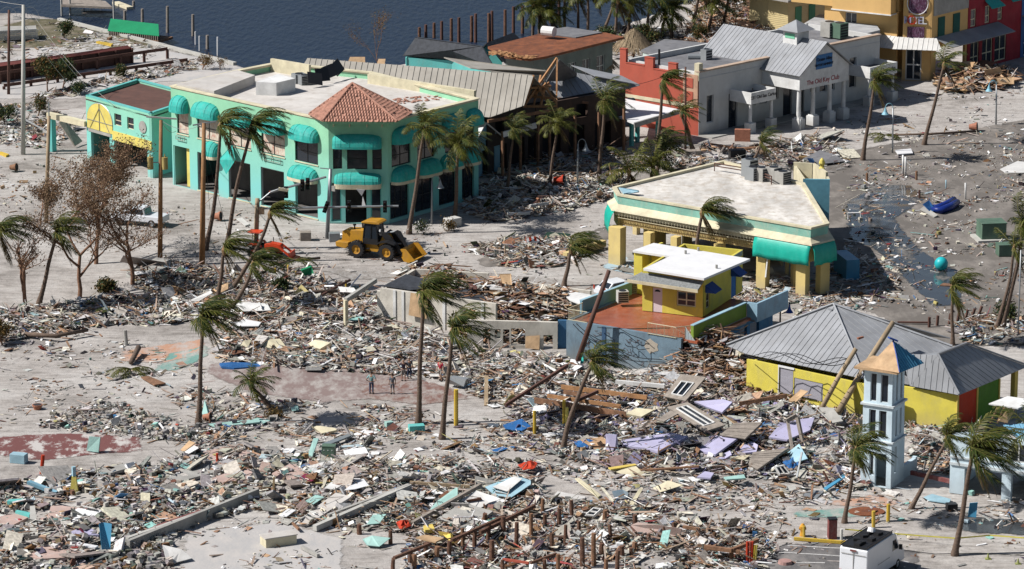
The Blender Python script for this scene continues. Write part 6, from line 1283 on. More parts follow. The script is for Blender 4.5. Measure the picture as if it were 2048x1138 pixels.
fallen('dark fallen log before the tractor with a green frond heap',[(540,530,0.8),(590,520,0.7),(640,516,0.6)],0.15,(590,520,1.0),5,hue=0.1)
# broadleaf storm-browned trees
brl=attr_mat('browned_leaf',rough=0.8,transl=0.2)
def tree(name,label,base,h,spread,seed,nleaf=2600,cols=((0.24,0.15,0.085),(0.16,0.10,0.06),(0.30,0.20,0.12)),trunk_r=0.22,fork=0.28,leaf=0.16,cat='tree',group=None,windx=0.25,sparse=1.0):
    h*=2 if fork<.2 else 1;rs=random.Random(seed);b=G(*base);b.z=float(ground_z(np.array(b.x),np.array(b.y)));t=thing(name,label,cat,tuple(b),group);mb=MB();tips=[]
    def grow(p,d,L,r,lev):
        n=4;pts=[p.copy()];q=p.copy()
        for i in range(n):
            d=(d+Vector((rs.uniform(-.22,.22)+windx*0.08,rs.uniform(-.22,.22),rs.uniform(-.06,.12)))).normalized();q=q+d*L/n;pts.append(q.copy())
            if lev>=2:tips.append(q.copy())
        mb.tube(pts,[r*(1-0.4*i/n)for i in range(n+1)],6 if lev<2 else 4,cap=False)
        if lev<(5 if h>10 else 4):
            for k in range(3 if lev else 4):
                a=rs.uniform(0,6.28);e=rs.uniform(0.35,0.95);nd=(d+Vector((cos(a),sin(a),0.15))*e*spread).normalized();grow(pts[-1]if k<2 else pts[rs.randint(2,3)],nd,L*rs.uniform(.6,.8),r*0.6,lev+1)
    grow(b-Vector((0,0,.2)),Vector((rs.uniform(-.1,.1),0,1)),h*fork,trunk_r,0)
    mb.build('trunk',barkm,t,smooth=True)
    cm=MB()
    for i in range(nleaf):
        c=rs.choice(tips)+Vector((rs.gauss(0,.28),rs.gauss(0,.28),rs.gauss(0,.24)));s=leaf*rs.uniform(.6,1.4)
        a=Vector((rs.gauss(0,1),rs.gauss(0,1),rs.gauss(0,1))).normalized();e=a.orthogonal().normalized();f=a.cross(e);k=rs.choice(cols);m_=rs.uniform(.6,1.4);cm.cc=(k[0]*m_,k[1]*m_,k[2]*m_,1)
        cm.add([c-e*s*.5,c+f*s*.35,c+e*s*.6,c-f*s*.3],[(0,1,2,3)])
    cm.build('crown',brl,t);return t
tree('browned_tree','tallest storm browned tree in front of the yellow arch building',(192,528),16,1.8,11,11000,leaf=.15)
tree('browned_tree','browned tree with an orange trunk standing nearest the debris',(159,596),14,1.6,12,6500,leaf=.15)
tree('browned_tree','browned tree close to the wooden utility pole on the right of its group',(265,575),13,1.4,13,4200,leaf=.13)
tree('bare_tree','almost leafless forked tree at the far left',(50,618),9.0,1.0,14,500)
tree('bare_bush','bare brown bush behind the left utility poles',(82,448),6,1.4,15,2200,trunk_r=.08)
gcols=((0.05,0.09,0.03),(0.03,0.055,0.025),(0.10,0.10,0.03));ocols=((0.16,0.10,0.03),(0.10,0.08,0.03),(0.2,0.12,0.04))
tree('canal_shrub','large yellow brown hedge clump beside the long red roofed shed',(95,182),4.6,0.8,16,3000,ocols+gcols,.1,.15,.2,'shrub')
tree('canal_shrub','dark green hedge clump right of the yellow brown one',(125,176),4.2,0.8,17,2600,gcols,.1,.15,.2,'shrub')
tree('canal_shrub','small green shrub on the grass verge by the canal',(128,78),3.0,0.9,18,1500,gcols,.08,.15,.18,'shrub')
tree('canal_shrub','round green shrub in front of the timber guardrail',(240,155),2.4,1.0,19,1500,gcols+ocols[:1],.08,.1,.16,'shrub')
tree('canal_shrub','tangled bare bush at the water edge behind the turquoise roof',(405,140),4.0,1.3,20,700,ocols,.08,.2,.14,'shrub')
tree('canal_shrub','second bare tangled bush nearer the canal corner',(440,140),3.0,1.5,21,200,ocols,.06,.2,.14,'shrub')
tree('canal_shrub','green shrub in the gap beside the pale concrete pole',(10,250),3.0,1.0,22,1400,gcols,.08,.15,.18,'shrub')
tree('canal_shrub','low olive shrub left of the yellow arch',(75,235),2.6,1.0,23,1300,gcols+ocols,.08,.15,.16,'shrub')
tree('canal_shrub','small dark shrub beneath the lower guardrail',(152,190),2.0,1.0,24,1000,gcols,.08,.15,.16,'shrub')
tree('canal_shrub','bright green young palm shaped shrub at the canal edge',(352,92),2.6,0.7,25,900,((0.12,0.22,0.02),(0.08,0.16,0.02)),.06,.15,.2,'shrub')
tree('edge_thicket','orange brown thicket of dead branches at the left picture edge',(5,690),4.2,1.3,26,2400,ocols,.1,.1,.16,'thicket')
tree('grove_shrub','leafy undergrowth clump at the foot of the canal grove',(1110,72),3.5,1.1,27,1600,gcols,.08,.15,.2,'shrub')
tree('grove_shrub','wide green clump between the grove palms and grey roof',(1300,95),3.5,1.3,28,2000,gcols+ocols[:1],.08,.15,.2,'shrub')
tree('grove_shrub','olive clump right of the grove beside the timber heap',(1400,95),3.2,1.3,29,1600,gcols+ocols,.08,.15,.2,'shrub')
tree('grove_shrub','dark clump behind the thatched hut',(1215,100),3.5,1.2,30,1800,gcols,.08,.15,.2,'shrub')
tree('corner_shrub','green thicket among the stakes at the right edge',(2020,640),2.6,1.2,31,1600,gcols,.08,.12,.16,'shrub')
tree('roof_line_shrub','reddish dead shrub behind the tan metal roof',(760,150),6.0,0.6,32,500,ocols,.05,.5,.14,'shrub')
tree('flower_shrub','white flowered shrub tangle at the foot of the lamp post',(845,470),1.7,1.0,33,800,gcols+((0.7,0.7,0.7),),.05,.15,.14,'shrub')
tree('pot_shrub','brown frond tangle beside the white planter block',(895,462),1.4,1.0,34,600,ocols,.05,.15,.14,'shrub')
tree('fallen_fronds','green brown heap of fallen fronds near the concrete blocks',(215,585),2.0,1.5,35,2400,gcols+ocols,.06,.1,.2,'frond heap')
tree('fallen_fronds','brown crown debris heap beside the snapped palm',(545,835),1.0,1.6,36,900,ocols,.05,.1,.16,'frond heap')
tree('fallen_fronds','green frond heap in front of the concrete posts',(560,580),1.4,1.5,37,1200,gcols,.05,.1,.2,'frond heap')
tree('brown_branch_heap','brown branch heap along the bottom left pit',(300,1105),0.9,1.7,38,600,ocols,.05,.1,.14,'branch heap')
# thatched huts
for lb_,p,r_,h_ in(('round thatched hut roof beside the grey waterside building',(1197,165),1.9,1.5),('taller darker thatched umbrella behind the first thatched hut',(1267,128),2.1,1.9)):
    b=G(*p);t=thing('thatched_hut',lb_,'thatched hut',tuple(b));mb=MB();rs=random.Random(int(p[0]));mb.tube([b,b+Vector((0,0,2.2))],0.12,7);mb.build('post',M['wood'],t)
    mb=MB()
    for i in range(900):
        a=rs.uniform(0,6.28);k=rs.uniform(0.0,1.0)**0.6;z=2.2+h_*(1-k**1.3)+rs.uniform(-.08,.08);c=b+Vector((cos(a)*r_*k,sin(a)*r_*k,z));d=Vector((cos(a)*r_*.3,sin(a)*r_*.3,-h_*.35));s=Vector((-sin(a),cos(a),0))*rs.uniform(.04,.09)
        mb.add([c-s,c+s,c+s*.6+d*rs.uniform(.6,1.3),c-s*.6+d],[(0,1,2,3)])
    mb.add([b+Vector((cos(a)*r_*.9,sin(a)*r_*.9,2.15))for a in[k*.5236 for k in range(12)]]+[b+Vector((0,0,2.1+h_))],[(k,(k+1)%12,12)for k in range(12)]);mb.build('thatch',M['thatch'],t)
# ---------------------------------------------------------------- rubble and litter
PAL={
 'w':((0.84,0.83,0.80),),'c':((0.74,0.68,0.54),),'g':((0.34,0.33,0.31),),'d':((0.10,0.10,0.105),),'b':((0.24,0.12,0.06),),'o':((0.55,0.33,0.18),),
 't':((0.25,0.52,0.47),),'l':((0.36,0.33,0.55),),'u':((0.05,0.18,0.42),),'r':((0.40,0.06,0.05),),'k':((0.03,0.03,0.035),),'s':((0.38,0.50,0.56),),'y':((0.55,0.48,0.16),),'p':((0.48,0.34,0.28),),'n':((0.46,0.43,0.38),),'G':((0.07,0.13,0.05),),
}
def pick(rs,mix,n):
    keys=list(mix);w=np.array([mix[k]for k in keys],float);w/=w.sum();ix=rs.choice(len(keys),n,p=w)
    base=np.array([PAL[k][0]for k in keys])[ix];base=base*.85+base.mean(1)[:,None]*np.array([.165,.15,.135]);return np.clip(base*rs.uniform(0.5,1.2,(n,1))+rs.normal(0,0.012,(n,3)),0.01,0.85)
def scatter(rs,poly,dens,clump,cs=0.35):
    P=[(p.x,p.y)for p in(G(*q)for q in poly)];x0=min(p[0]for p in P);x1=max(p[0]for p in P);y0=min(p[1]for p in P);y1=max(p[1]for p in P)
    A=(x1-x0)*(y1-y0);n=int(A*dens);x=rs.uniform(x0,x1,n);y=rs.uniform(y0,y1,n);k=inpoly(x,y,P);x,y=x[k],y[k]
    m=fbm(x+31,y+17,cs);k=rs.random(len(x))<np.clip((m-clump)*6+0.5,0.06,1);return x[k],y[k]
def boxes_mesh(c,h,yaw,tilt,tdir,col,rs,jit):
    """many irregular plates at once: c centres, h half sizes, yaw, tilt angle and tilt direction"""
    n=len(c);q=np.array([(-1,-1,-1),(1,-1,-1),(1,1,-1),(-1,1,-1),(-1,-1,1),(1,-1,1),(1,1,1),(-1,1,1)],float)[None].repeat(n,0)
    j=rs.uniform(1-jit,1,(n,4,2));q[:,:4,:2]*=j;q[:,4:,:2]*=j;q*=h[:,None,:]
    cy,sy=np.cos(yaw),np.sin(yaw);X=q[...,0]*cy[:,None]-q[...,1]*sy[:,None];Y=q[...,0]*sy[:,None]+q[...,1]*cy[:,None];Z=q[...,2]
    ax,ay=-np.sin(tdir),np.cos(tdir);ct,st=np.cos(tilt),np.sin(tilt)   # rodrigues about (ax,ay,0)
    dot=X*ax[:,None]+Y*ay[:,None];cxX=ay[:,None]*Z;cxY=-ax[:,None]*Z;cxZ=ax[:,None]*Y-ay[:,None]*X
    X2=X*ct[:,None]+cxX*st[:,None]+ax[:,None]*dot*(1-ct)[:,None];Y2=Y*ct[:,None]+cxY*st[:,None]+ay[:,None]*dot*(1-ct)[:,None];Z2=Z*ct[:,None]+cxZ*st[:,None]
    v=np.stack([X2,Y2,Z2],-1)+c[:,None,:];F=np.array([(4,5,6,7),(0,1,5,4),(1,2,6,5),(2,3,7,6),(3,0,4,7),(3,2,1,0)])
    f=(F[None]+np.arange(n)[:,None,None]*8).reshape(-1,4);return v.reshape(-1,3),f,np.repeat(np.concatenate([col,np.ones((n,1))],1),24,0)
def bulk(name,label,cat,v,f,col,m):
    me=bpy.data.meshes.new(name);me.vertices.add(len(v));me.vertices.foreach_set('co',v.astype(np.float32).ravel());me.loops.add(f.size);me.loops.foreach_set('vertex_index',f.astype(np.int32).ravel())
    me.polygons.add(len(f));me.polygons.foreach_set('loop_start',np.arange(len(f),dtype=np.int32)*4);me.polygons.foreach_set('loop_total',np.full(len(f),4,np.int32))
    ca=me.color_attributes.new('Col','FLOAT_COLOR','CORNER');ca.data.foreach_set('color',col.astype(np.float32).ravel());me.polygons.foreach_set('use_smooth',np.zeros(len(f),bool));me.update();me.validate();me.materials.append(m)
    return tag(link_mesh(name,me),label,cat,kind='stuff')
rubm=attr_mat('rubble_pieces',rough=0.8,amt=0.35)
NP=0
LAND=[(1000,650,'on the wrecked white roof'),(1180,700,'below the yellow house wall'),(1420,740,'beside the grey hip roof'),(1600,760,'under the leaning poles'),(1640,900,'left of the light blue tower'),(1400,880,'among the lilac walls'),(1200,860,'near the leaning palm foot'),
 (1080,780,'by the timber joists'),(860,720,'behind the central palms'),(920,860,'at the foot of the central palms'),(740,760,'around the walking people'),(600,640,'behind the worn plaza'),(480,720,'beside the left palm trunk'),(300,580,'among the concrete blocks'),
 (120,650,'at the left edge thicket'),(250,860,'above the maroon slab'),(120,980,'in the bottom left ruins'),(300,1000,'beside the long low wall'),(500,960,'in the lower left rubble'),(700,980,'along the slanting concrete kerb'),(900,980,'by the white roof sheets'),
 (1040,1010,'above the wooden pilings'),(1200,1080,'among the wooden pilings'),(1420,1080,'right of the wooden pilings'),(1330,960,'in the lower centre rubble'),(1520,1000,'on the sand left of the slim palm'),(1880,900,'behind the light blue tower'),(1800,430,'in the muddy lot'),(1750,560,'in the arcade shadow'),
 (1900,620,'on the mud behind the hip roofs'),(1080,410,'in front of the gable building'),(1060,510,'on the sandy road island'),(1500,320,'before the white building'),(1450,60,'in the far timber heap'),(1930,170,'before the dark red shop'),(200,240,'near the canal hedges'),(700,560,'along the road edge')]
INDIV=[]
def zone(name,label,poly,dens,clump,mix,types,size=1.0,steep=0.15,seed=1,cat='rubble',zj=0.25,cs=0.35,keep=0):
    global NP
    dens*=1.3;size*=.86;rs=np.random.default_rng(seed);x,y=scatter(rs,poly,dens,clump,cs);n=len(x)
    if n==0:return
    tk=list(types);w=np.array([types[k]for k in tk],float);w/=w.sum();ty=rs.choice(len(tk),n,p=w);h=np.zeros((n,3));jit=0.45
    sc=np.exp(rs.normal(0,0.5,n))*size
    for i,k in enumerate(tk):
        m=ty==i;c=m.sum()
        if k=='board':h[m]=np.stack([sc[m]*0.72,rs.uniform(.04,.11,c),rs.uniform(.012,.03,c)],1)
        if k=='panel':h[m]=np.stack([sc[m]*0.34,sc[m]*rs.uniform(.16,.30,c),rs.uniform(.01,.03,c)],1)
        if k=='block':s=sc[m];h[m]=np.stack([s*0.16,s*rs.uniform(.07,.13,c),s*rs.uniform(.06,.12,c)],1)
        if k=='rod':h[m]=np.stack([sc[m]*0.8,np.full(c,.018),np.full(c,.018)],1)
        if k=='bit':h[m]=np.stack([sc[m]*.08,sc[m]*rs.uniform(.03,.07,c),sc[m]*rs.uniform(.015,.05,c)],1)
        if k=='slab':h[m]=np.stack([sc[m]*0.7,sc[m]*rs.uniform(.3,.5,c),rs.uniform(.04,.09,c)],1)
    h=np.minimum(h,2.2);bk=np.isin(np.array(tk)[ty],['block','bit']);h[bk]=np.minimum(h[bk],[.28,.2,.16]);hp=heap(x,y);g=ground_z(x,y)
    tilt=np.abs(rs.normal(0,0.16,n));st=rs.random(n)<steep;tilt[st]=rs.uniform(0.35,1.15,st.sum());tilt=np.where(h[:,0]>0.9,np.minimum(tilt,0.5),tilt)
    z=g+h[:,2]+rs.random(n)**1.5*(zj+hp*0.3)+np.sin(tilt)*h[:,0]*0.5;col=pick(rs,mix,n)
    wood=np.isin(np.array(tk)[ty],['board']);wm=rs.random(n)<0.6;col[wood&wm]=col[wood&wm]*0.4+np.array([0.27,0.15,0.085])*0.6*rs.uniform(.6,1.5,((wood&wm).sum(),1))
    c=np.stack([x,y,z],1);yaw=rs.uniform(0,math.pi*2,n);al=rs.random(n)<0.35;yaw[al]=rs.normal(-0.72,0.25,al.sum())+rs.integers(0,2,al.sum())*1.57;td=rs.uniform(0,6.28,n)
    if keep:
        big=np.argsort(-(h[:,0]*h[:,1]))[:keep]
        for b in big:INDIV.append((c[b].copy(),h[b].copy(),yaw[b],tilt[b],td[b],col[b].copy(),tk[ty[b]]))
        m=np.ones(n,bool);m[big]=False;c,h,yaw,tilt,td,col=c[m],h[m],yaw[m],tilt[m],td[m],col[m]
    v,f,cc=boxes_mesh(c,h,yaw,tilt,td,col,rs,jit);NP+=len(c);bulk(name,label,cat,v,f,cc,rubm)
MIXW=dict(w=7,c=3.5,g=5,n=6,d=2,b=2.6,o=1.6,t=.22,u=.14,r=.12,k=.9,s=.35,y=.12,p=.3)
MIXWOOD=dict(b=5,o=5,w=2.2,c=2,g=2,k=.6,n=2,d=1)
T0=dict(board=6,panel=6,block=1.4,rod=3,bit=5);TW=dict(board=7,panel=2,rod=1,bit=2,block=.6)
zone('rubble','dense pale rubble field in the middle of the site',[(300,585),(430,560),(700,575),(760,600),(760,650),(860,665),(930,700),(1110,712),(1140,735),(1250,757),(1370,757),(1400,800),(1300,850),(1150,850),(1000,830),(900,760),(700,745),(560,745),(430,720),(440,650),(330,640)],15,0.36,MIXW,T0,0.95,.2,11,keep=45)
zone('rubble','dense rubble and lilac wall fragments left of the light blue tower',[(1000,820),(1180,800),(1400,780),(1480,760),(1600,790),(1735,800),(1735,980),(1560,965),(1340,950),(1180,930),(1060,900)],15,0.30,dict(MIXW,l=3,k=1.2,s=1,u=.6),T0,1.05,.25,12,keep=30)
zone('timber_heap','heap of splintered timber over the roofless white building',[(775,600),(860,570),(1000,578),(1160,615),(1175,655),(1110,688),(950,688),(885,645),(790,638)],24,0.05,dict(MIXWOOD,w=3,c=3),dict(TW,panel=3.5),1.25,.2,13,'timber heap',.6,keep=25)
zone('timber_heap','tall brown timber heap between the yellow house and hip roof',[(1330,700),(1440,690),(1500,730),(1560,790),(1660,790),(1720,830),(1600,820),(1440,790),(1350,780)],24,0.05,MIXWOOD,TW,1.15,.3,14,'timber heap',.6,keep=20)
zone('timber_heap','far brown timber heap beyond the red wall',[(1370,95),(1400,20),(1440,-20),(1560,-20),(1545,85),(1480,115)],13,0.05,dict(MIXWOOD,w=3),TW,1.5,.3,15,'timber heap',.8,keep=8)
zone('rubble','rubble of the wrecked shops in the lower left corner',[(-30,985),(100,950),(300,930),(420,900),(520,905),(640,925),(780,930),(860,960),(800,1000),(640,1040),(500,1020),(380,1060),(320,1100),(250,1150),(-30,1160)],12,0.36,dict(MIXW,t=.6,p=1.5,g=7,d=1.5,b=1.5),dict(board=2,panel=4,block=4,rod=1,bit=5,slab=.5),1.0,.2,16,keep=40)
zone('rubble','broken roof sheets and rubble along the bottom centre',[(640,940),(800,925),(980,930),(1080,960),(1090,1030),(960,1080),(860,1080),(760,1060),(560,1050),(600,1000)],13,0.34,dict(MIXW,t=1.1,w=7),T0,1.05,.22,17,keep=30)
zone('rubble','tangled litter between the rows of wooden pilings',[(800,1150),(820,1080),(960,1030),(1060,1000),(1300,1010),(1520,1060),(1560,1110),(1500,1150)],13,0.34,dict(MIXW,b=4,k=1.4,d=2,r=.5,u=.4),dict(T0,rod=2.5),0.9,.3,18,keep=18)
zone('litter','scattered litter on the sand across the lower middle',[(380,770),(560,800),(900,820),(1130,880),(1330,950),(1600,980),(1700,1000),(1560,1080),(1300,1010),(1000,930),(700,930),(400,900),(300,850)],8.5,0.44,MIXW,dict(T0,bit=9),0.75,.15,19,'litter',.06,keep=10)
zone('rubble','scattered block rubble above the maroon slab',[(60,850),(180,800),(300,830),(420,840),(500,850),(480,900),(300,880),(160,865)],13,0.36,dict(MIXW,g=9),dict(board=1,panel=2,block=4,rod=2,bit=7),0.8,.2,20,keep=6)
zone('litter','fine scattered litter on the left sand',[(-30,690),(240,660),(420,740),(400,800),(380,850),(-30,860)],2.6,0.46,MIXW,dict(T0,bit=10),0.6,.1,21,'litter',.03)
zone('rubble','blue and grey wreckage line below the browned trees',[(-30,640),(60,625),(250,590),(330,600),(440,590),(430,640),(330,650),(220,650),(120,670),(-30,690)],14,0.30,dict(MIXW,u=.9,s=1.0,b=2,G=.8),T0,0.95,.25,22,keep=14)
zone('rubble','dark wreckage around the concrete blocks and the pole feet',[(250,550),(330,520),(420,540),(560,545),(640,560),(640,590),(430,600),(300,600)],13,0.30,dict(MIXW,d=4,k=2,b=3,G=1),T0,0.9,.25,23,keep=8)
zone('rubble','wreckage strip before the dark gable building',[(930,380),(1080,340),(1230,300),(1255,365),(1225,405),(1100,430),(980,447),(930,425)],13,0.32,dict(MIXW,k=2,d=3,s=1),T0,1.0,.25,24,keep=12)
zone('rubble','wreckage island on the road left of the arcade',[(935,495),(1020,480),(1130,480),(1180,500),(1130,540),(1000,535)],14,0.30,dict(MIXW,k=1.5,u=.4,r=.4),T0,1.0,.25,25,keep=8)
zone('rubble','low wreckage before the white portico building',[(1240,340),(1350,290),(1480,300),(1640,270),(1700,285),(1700,335),(1640,350),(1480,330),(1420,330),(1340,345)],8,0.44,dict(MIXW,d=3,u=.5),dict(T0,slab=.4),1.0,.25,26,keep=8)
zone('litter','litter under and beside the arcade',[(1220,540),(1330,520),(1640,560),(1700,480),(1800,540),(1800,600),(1690,640),(1600,640),(1440,620),(1300,560)],9,0.42,dict(MIXW,s=1,t=1,d=2),T0,0.85,.2,27,'litter',.1,keep=8)
zone('litter','wet litter floating and stranded across the muddy lot',[(1660,330),(1800,320),(2070,250),(2070,660),(1900,660),(1780,600),(1700,480)],3.8,0.47,dict(MIXW,u=.5,r=.6,s=.8,t=.6,y=.4,b=4,k=3),dict(board=1.5,panel=1.6,block=1,rod=1,bit=10),0.7,.12,28,'litter',.04,keep=8)
zone('litter','litter on the sandy street before the apricot building',[(1640,270),(1760,200),(1900,180),(2070,170),(2070,300),(1800,320)],1.3,0.50,MIXW,dict(T0,bit=9),0.7,.12,29,'litter',.03)
zone('timber_heap','plywood wreckage pile before the dark red shop',[(1870,170),(1910,140),(1990,135),(2040,160),(2000,180),(1900,190)],14,0.2,dict(o=6,b=3,w=2,c=2,d=1),dict(panel=6,board=4,bit=2),1.5,.3,30,'timber heap',.5,keep=8)
zone('litter','pale litter between the canal road and the annex',[(-30,215),(60,212),(110,225),(170,245),(110,300),(-30,290)],6,0.40,dict(MIXW,d=2,G=1),T0,0.95,.2,31,'litter',.15,keep=6)
zone('litter','white wreckage on the grassy canal corner',[(-30,60),(120,45),(330,90),(430,120),(430,145),(330,150),(200,120),(-30,120)],1.2,0.48,dict(MIXW,w=6),T0,1.0,.2,32,'litter',.1)
zone('litter','sparse crumbs on the open road',[(330,380),(650,460),(960,450),(1220,440),(1200,560),(800,560),(420,520),(-30,480),(-30,330),(120,300)],2.2,0.50,MIXW,dict(bit=9,panel=1,board=1,block=1),0.6,.1,33,'litter',.02)
zone('rubble','rubble between the tower and the pale blue gatehouse',[(1815,850),(1900,835),(1960,860),(1990,900),(1900,950),(1820,940)],15,0.25,dict(MIXW,b=4),T0,1.0,.25,34,keep=8)
zone('litter','litter around the tower foot and gatehouse floor',[(1600,960),(1740,975),(1900,980),(2060,980),(2060,1060),(1850,1050),(1700,1050),(1560,1020)],3.6,0.50,dict(MIXW,s=1.5),T0,0.7,.15,35,'litter',.05,keep=6)
zone('rubble','grey stakes and blue white wreckage at the right edge',[(1900,650),(1960,630),(2060,640),(2060,690),(1930,690)],11,0.35,dict(MIXW,s=3,u=1),T0,0.9,.3,36,keep=6)
zone('litter','dark wreckage inside the broken gable building',[(960,375),(1060,340),(1250,290),(1250,270),(1060,310),(960,345)],9,0.3,dict(MIXW,d=3,o=2),T0,1.0,.2,37,'litter',.2)
zone('rubble','wreckage around the canal grove',[(1040,75),(1240,55),(1400,60),(1400,110),(1250,120),(1200,105)],5,0.40,dict(MIXW,G=2,c=4),T0,1.2,.2,38,keep=5)
zone('rubble','broken concrete pieces at the bottom left pit',[(200,1150),(260,1070),(340,1080),(350,1150)],14,0.2,dict(g=6,n=4,d=2,b=1),dict(block=6,bit=4,rod=1),1.3,.2,39,keep=4)
zone('litter','few scraps on the sandy corner and parking lot',[(340,1060),(560,1030),(760,1070),(820,1150),(330,1160)],2.2,0.48,MIXW,dict(T0,bit=12),0.6,.1,51,'litter',.02)
zone('litter','few scraps around the white van',[(1540,1060),(1700,1060),(2060,1080),(2060,1160),(1500,1160)],1.6,0.48,MIXW,dict(T0,bit=12),0.6,.1,52,'litter',.02)
zone('litter','white rail wreckage along the lower timber guardrail',[(60,196),(200,160),(380,122),(400,140),(250,172),(130,196)],6,0.36,dict(MIXW,w=9,G=1),dict(T0,rod=4,board=6),1.1,.2,53,'litter',.15)
zone('litter','thin litter on the ground beyond the right side',[(2060,200),(2450,200),(2450,1160),(2060,1160)],2.5,0.47,MIXW,T0,.8,.15,54,'litter',.05)
zone('litter','thin litter on the ground beyond the left side',[(-350,200),(-30,200),(-30,1160),(-350,1160)],3,0.45,MIXW,T0,.9,.15,55,'litter',.05)
# the largest loose pieces are things of their own
def colname(c):
    r,g,b=c
    if max(c)<0.09:return 'black'
    if r>1.35*b and r>1.25*g:return 'brown' if r<0.4 else 'tan'
    if b>r*1.25 and b>g*1.05:return 'lilac' if r>0.25 and r>g*0.95 else 'blue'
    if g>r*1.3:return 'turquoise' if b>r*1.2 else 'green'
    if r<0.2:return 'dark grey'
    if r<0.42:return 'grey'
    return 'cream' if r>b*1.22 else 'white'
KN=dict(board=('loose_plank','plank'),panel=('loose_sheet','sheet'),slab=('broken_slab','slab'),block=('loose_block','block'),rod=('loose_pipe','pipe'),bit=('loose_block','block'))
def PJ(p):z=p[1]*cos(PITCH)-(p[2]-CAMH)*sin(PITCH);return 1024+FPX*p[0]/z,569-FPX*(p[1]*sin(PITCH)+(p[2]-CAMH)*cos(PITCH))/z
rs_=np.random.default_rng(77)
for c,h,yaw,tilt,td,col,k in INDIV:
    v,f,cc=boxes_mesh(c[None],h[None],np.array([yaw]),np.array([tilt]),np.array([td]),col[None],rs_,0.35)
    me=bpy.data.meshes.new(KN[k][0]);me.from_pydata([tuple(q)for q in v],[],[tuple(int(a)for a in q)for q in f]);ca=me.color_attributes.new('Col','FLOAT_COLOR','CORNER');ca.data.foreach_set('color',cc.astype(np.float32).ravel());me.materials.append(rubm)
    px,py=PJ(c);ld=min(LAND,key=lambda q:(q[0]-px)**2+((q[1]-py)*1.6)**2)[2];L=h[0]*2
    sz='huge' if L>3 else 'long' if L>2.1 else 'large' if L>1.4 else 'medium';ang='steeply tilted' if tilt>0.5 else 'tilted' if tilt>0.2 else 'flat lying'
    tag(link_mesh(KN[k][0],me),f'{sz} {ang} {colname(col)} {KN[k][1]} {ld}',KN[k][1],group=f'loose {KN[k][1]}s in the rubble')
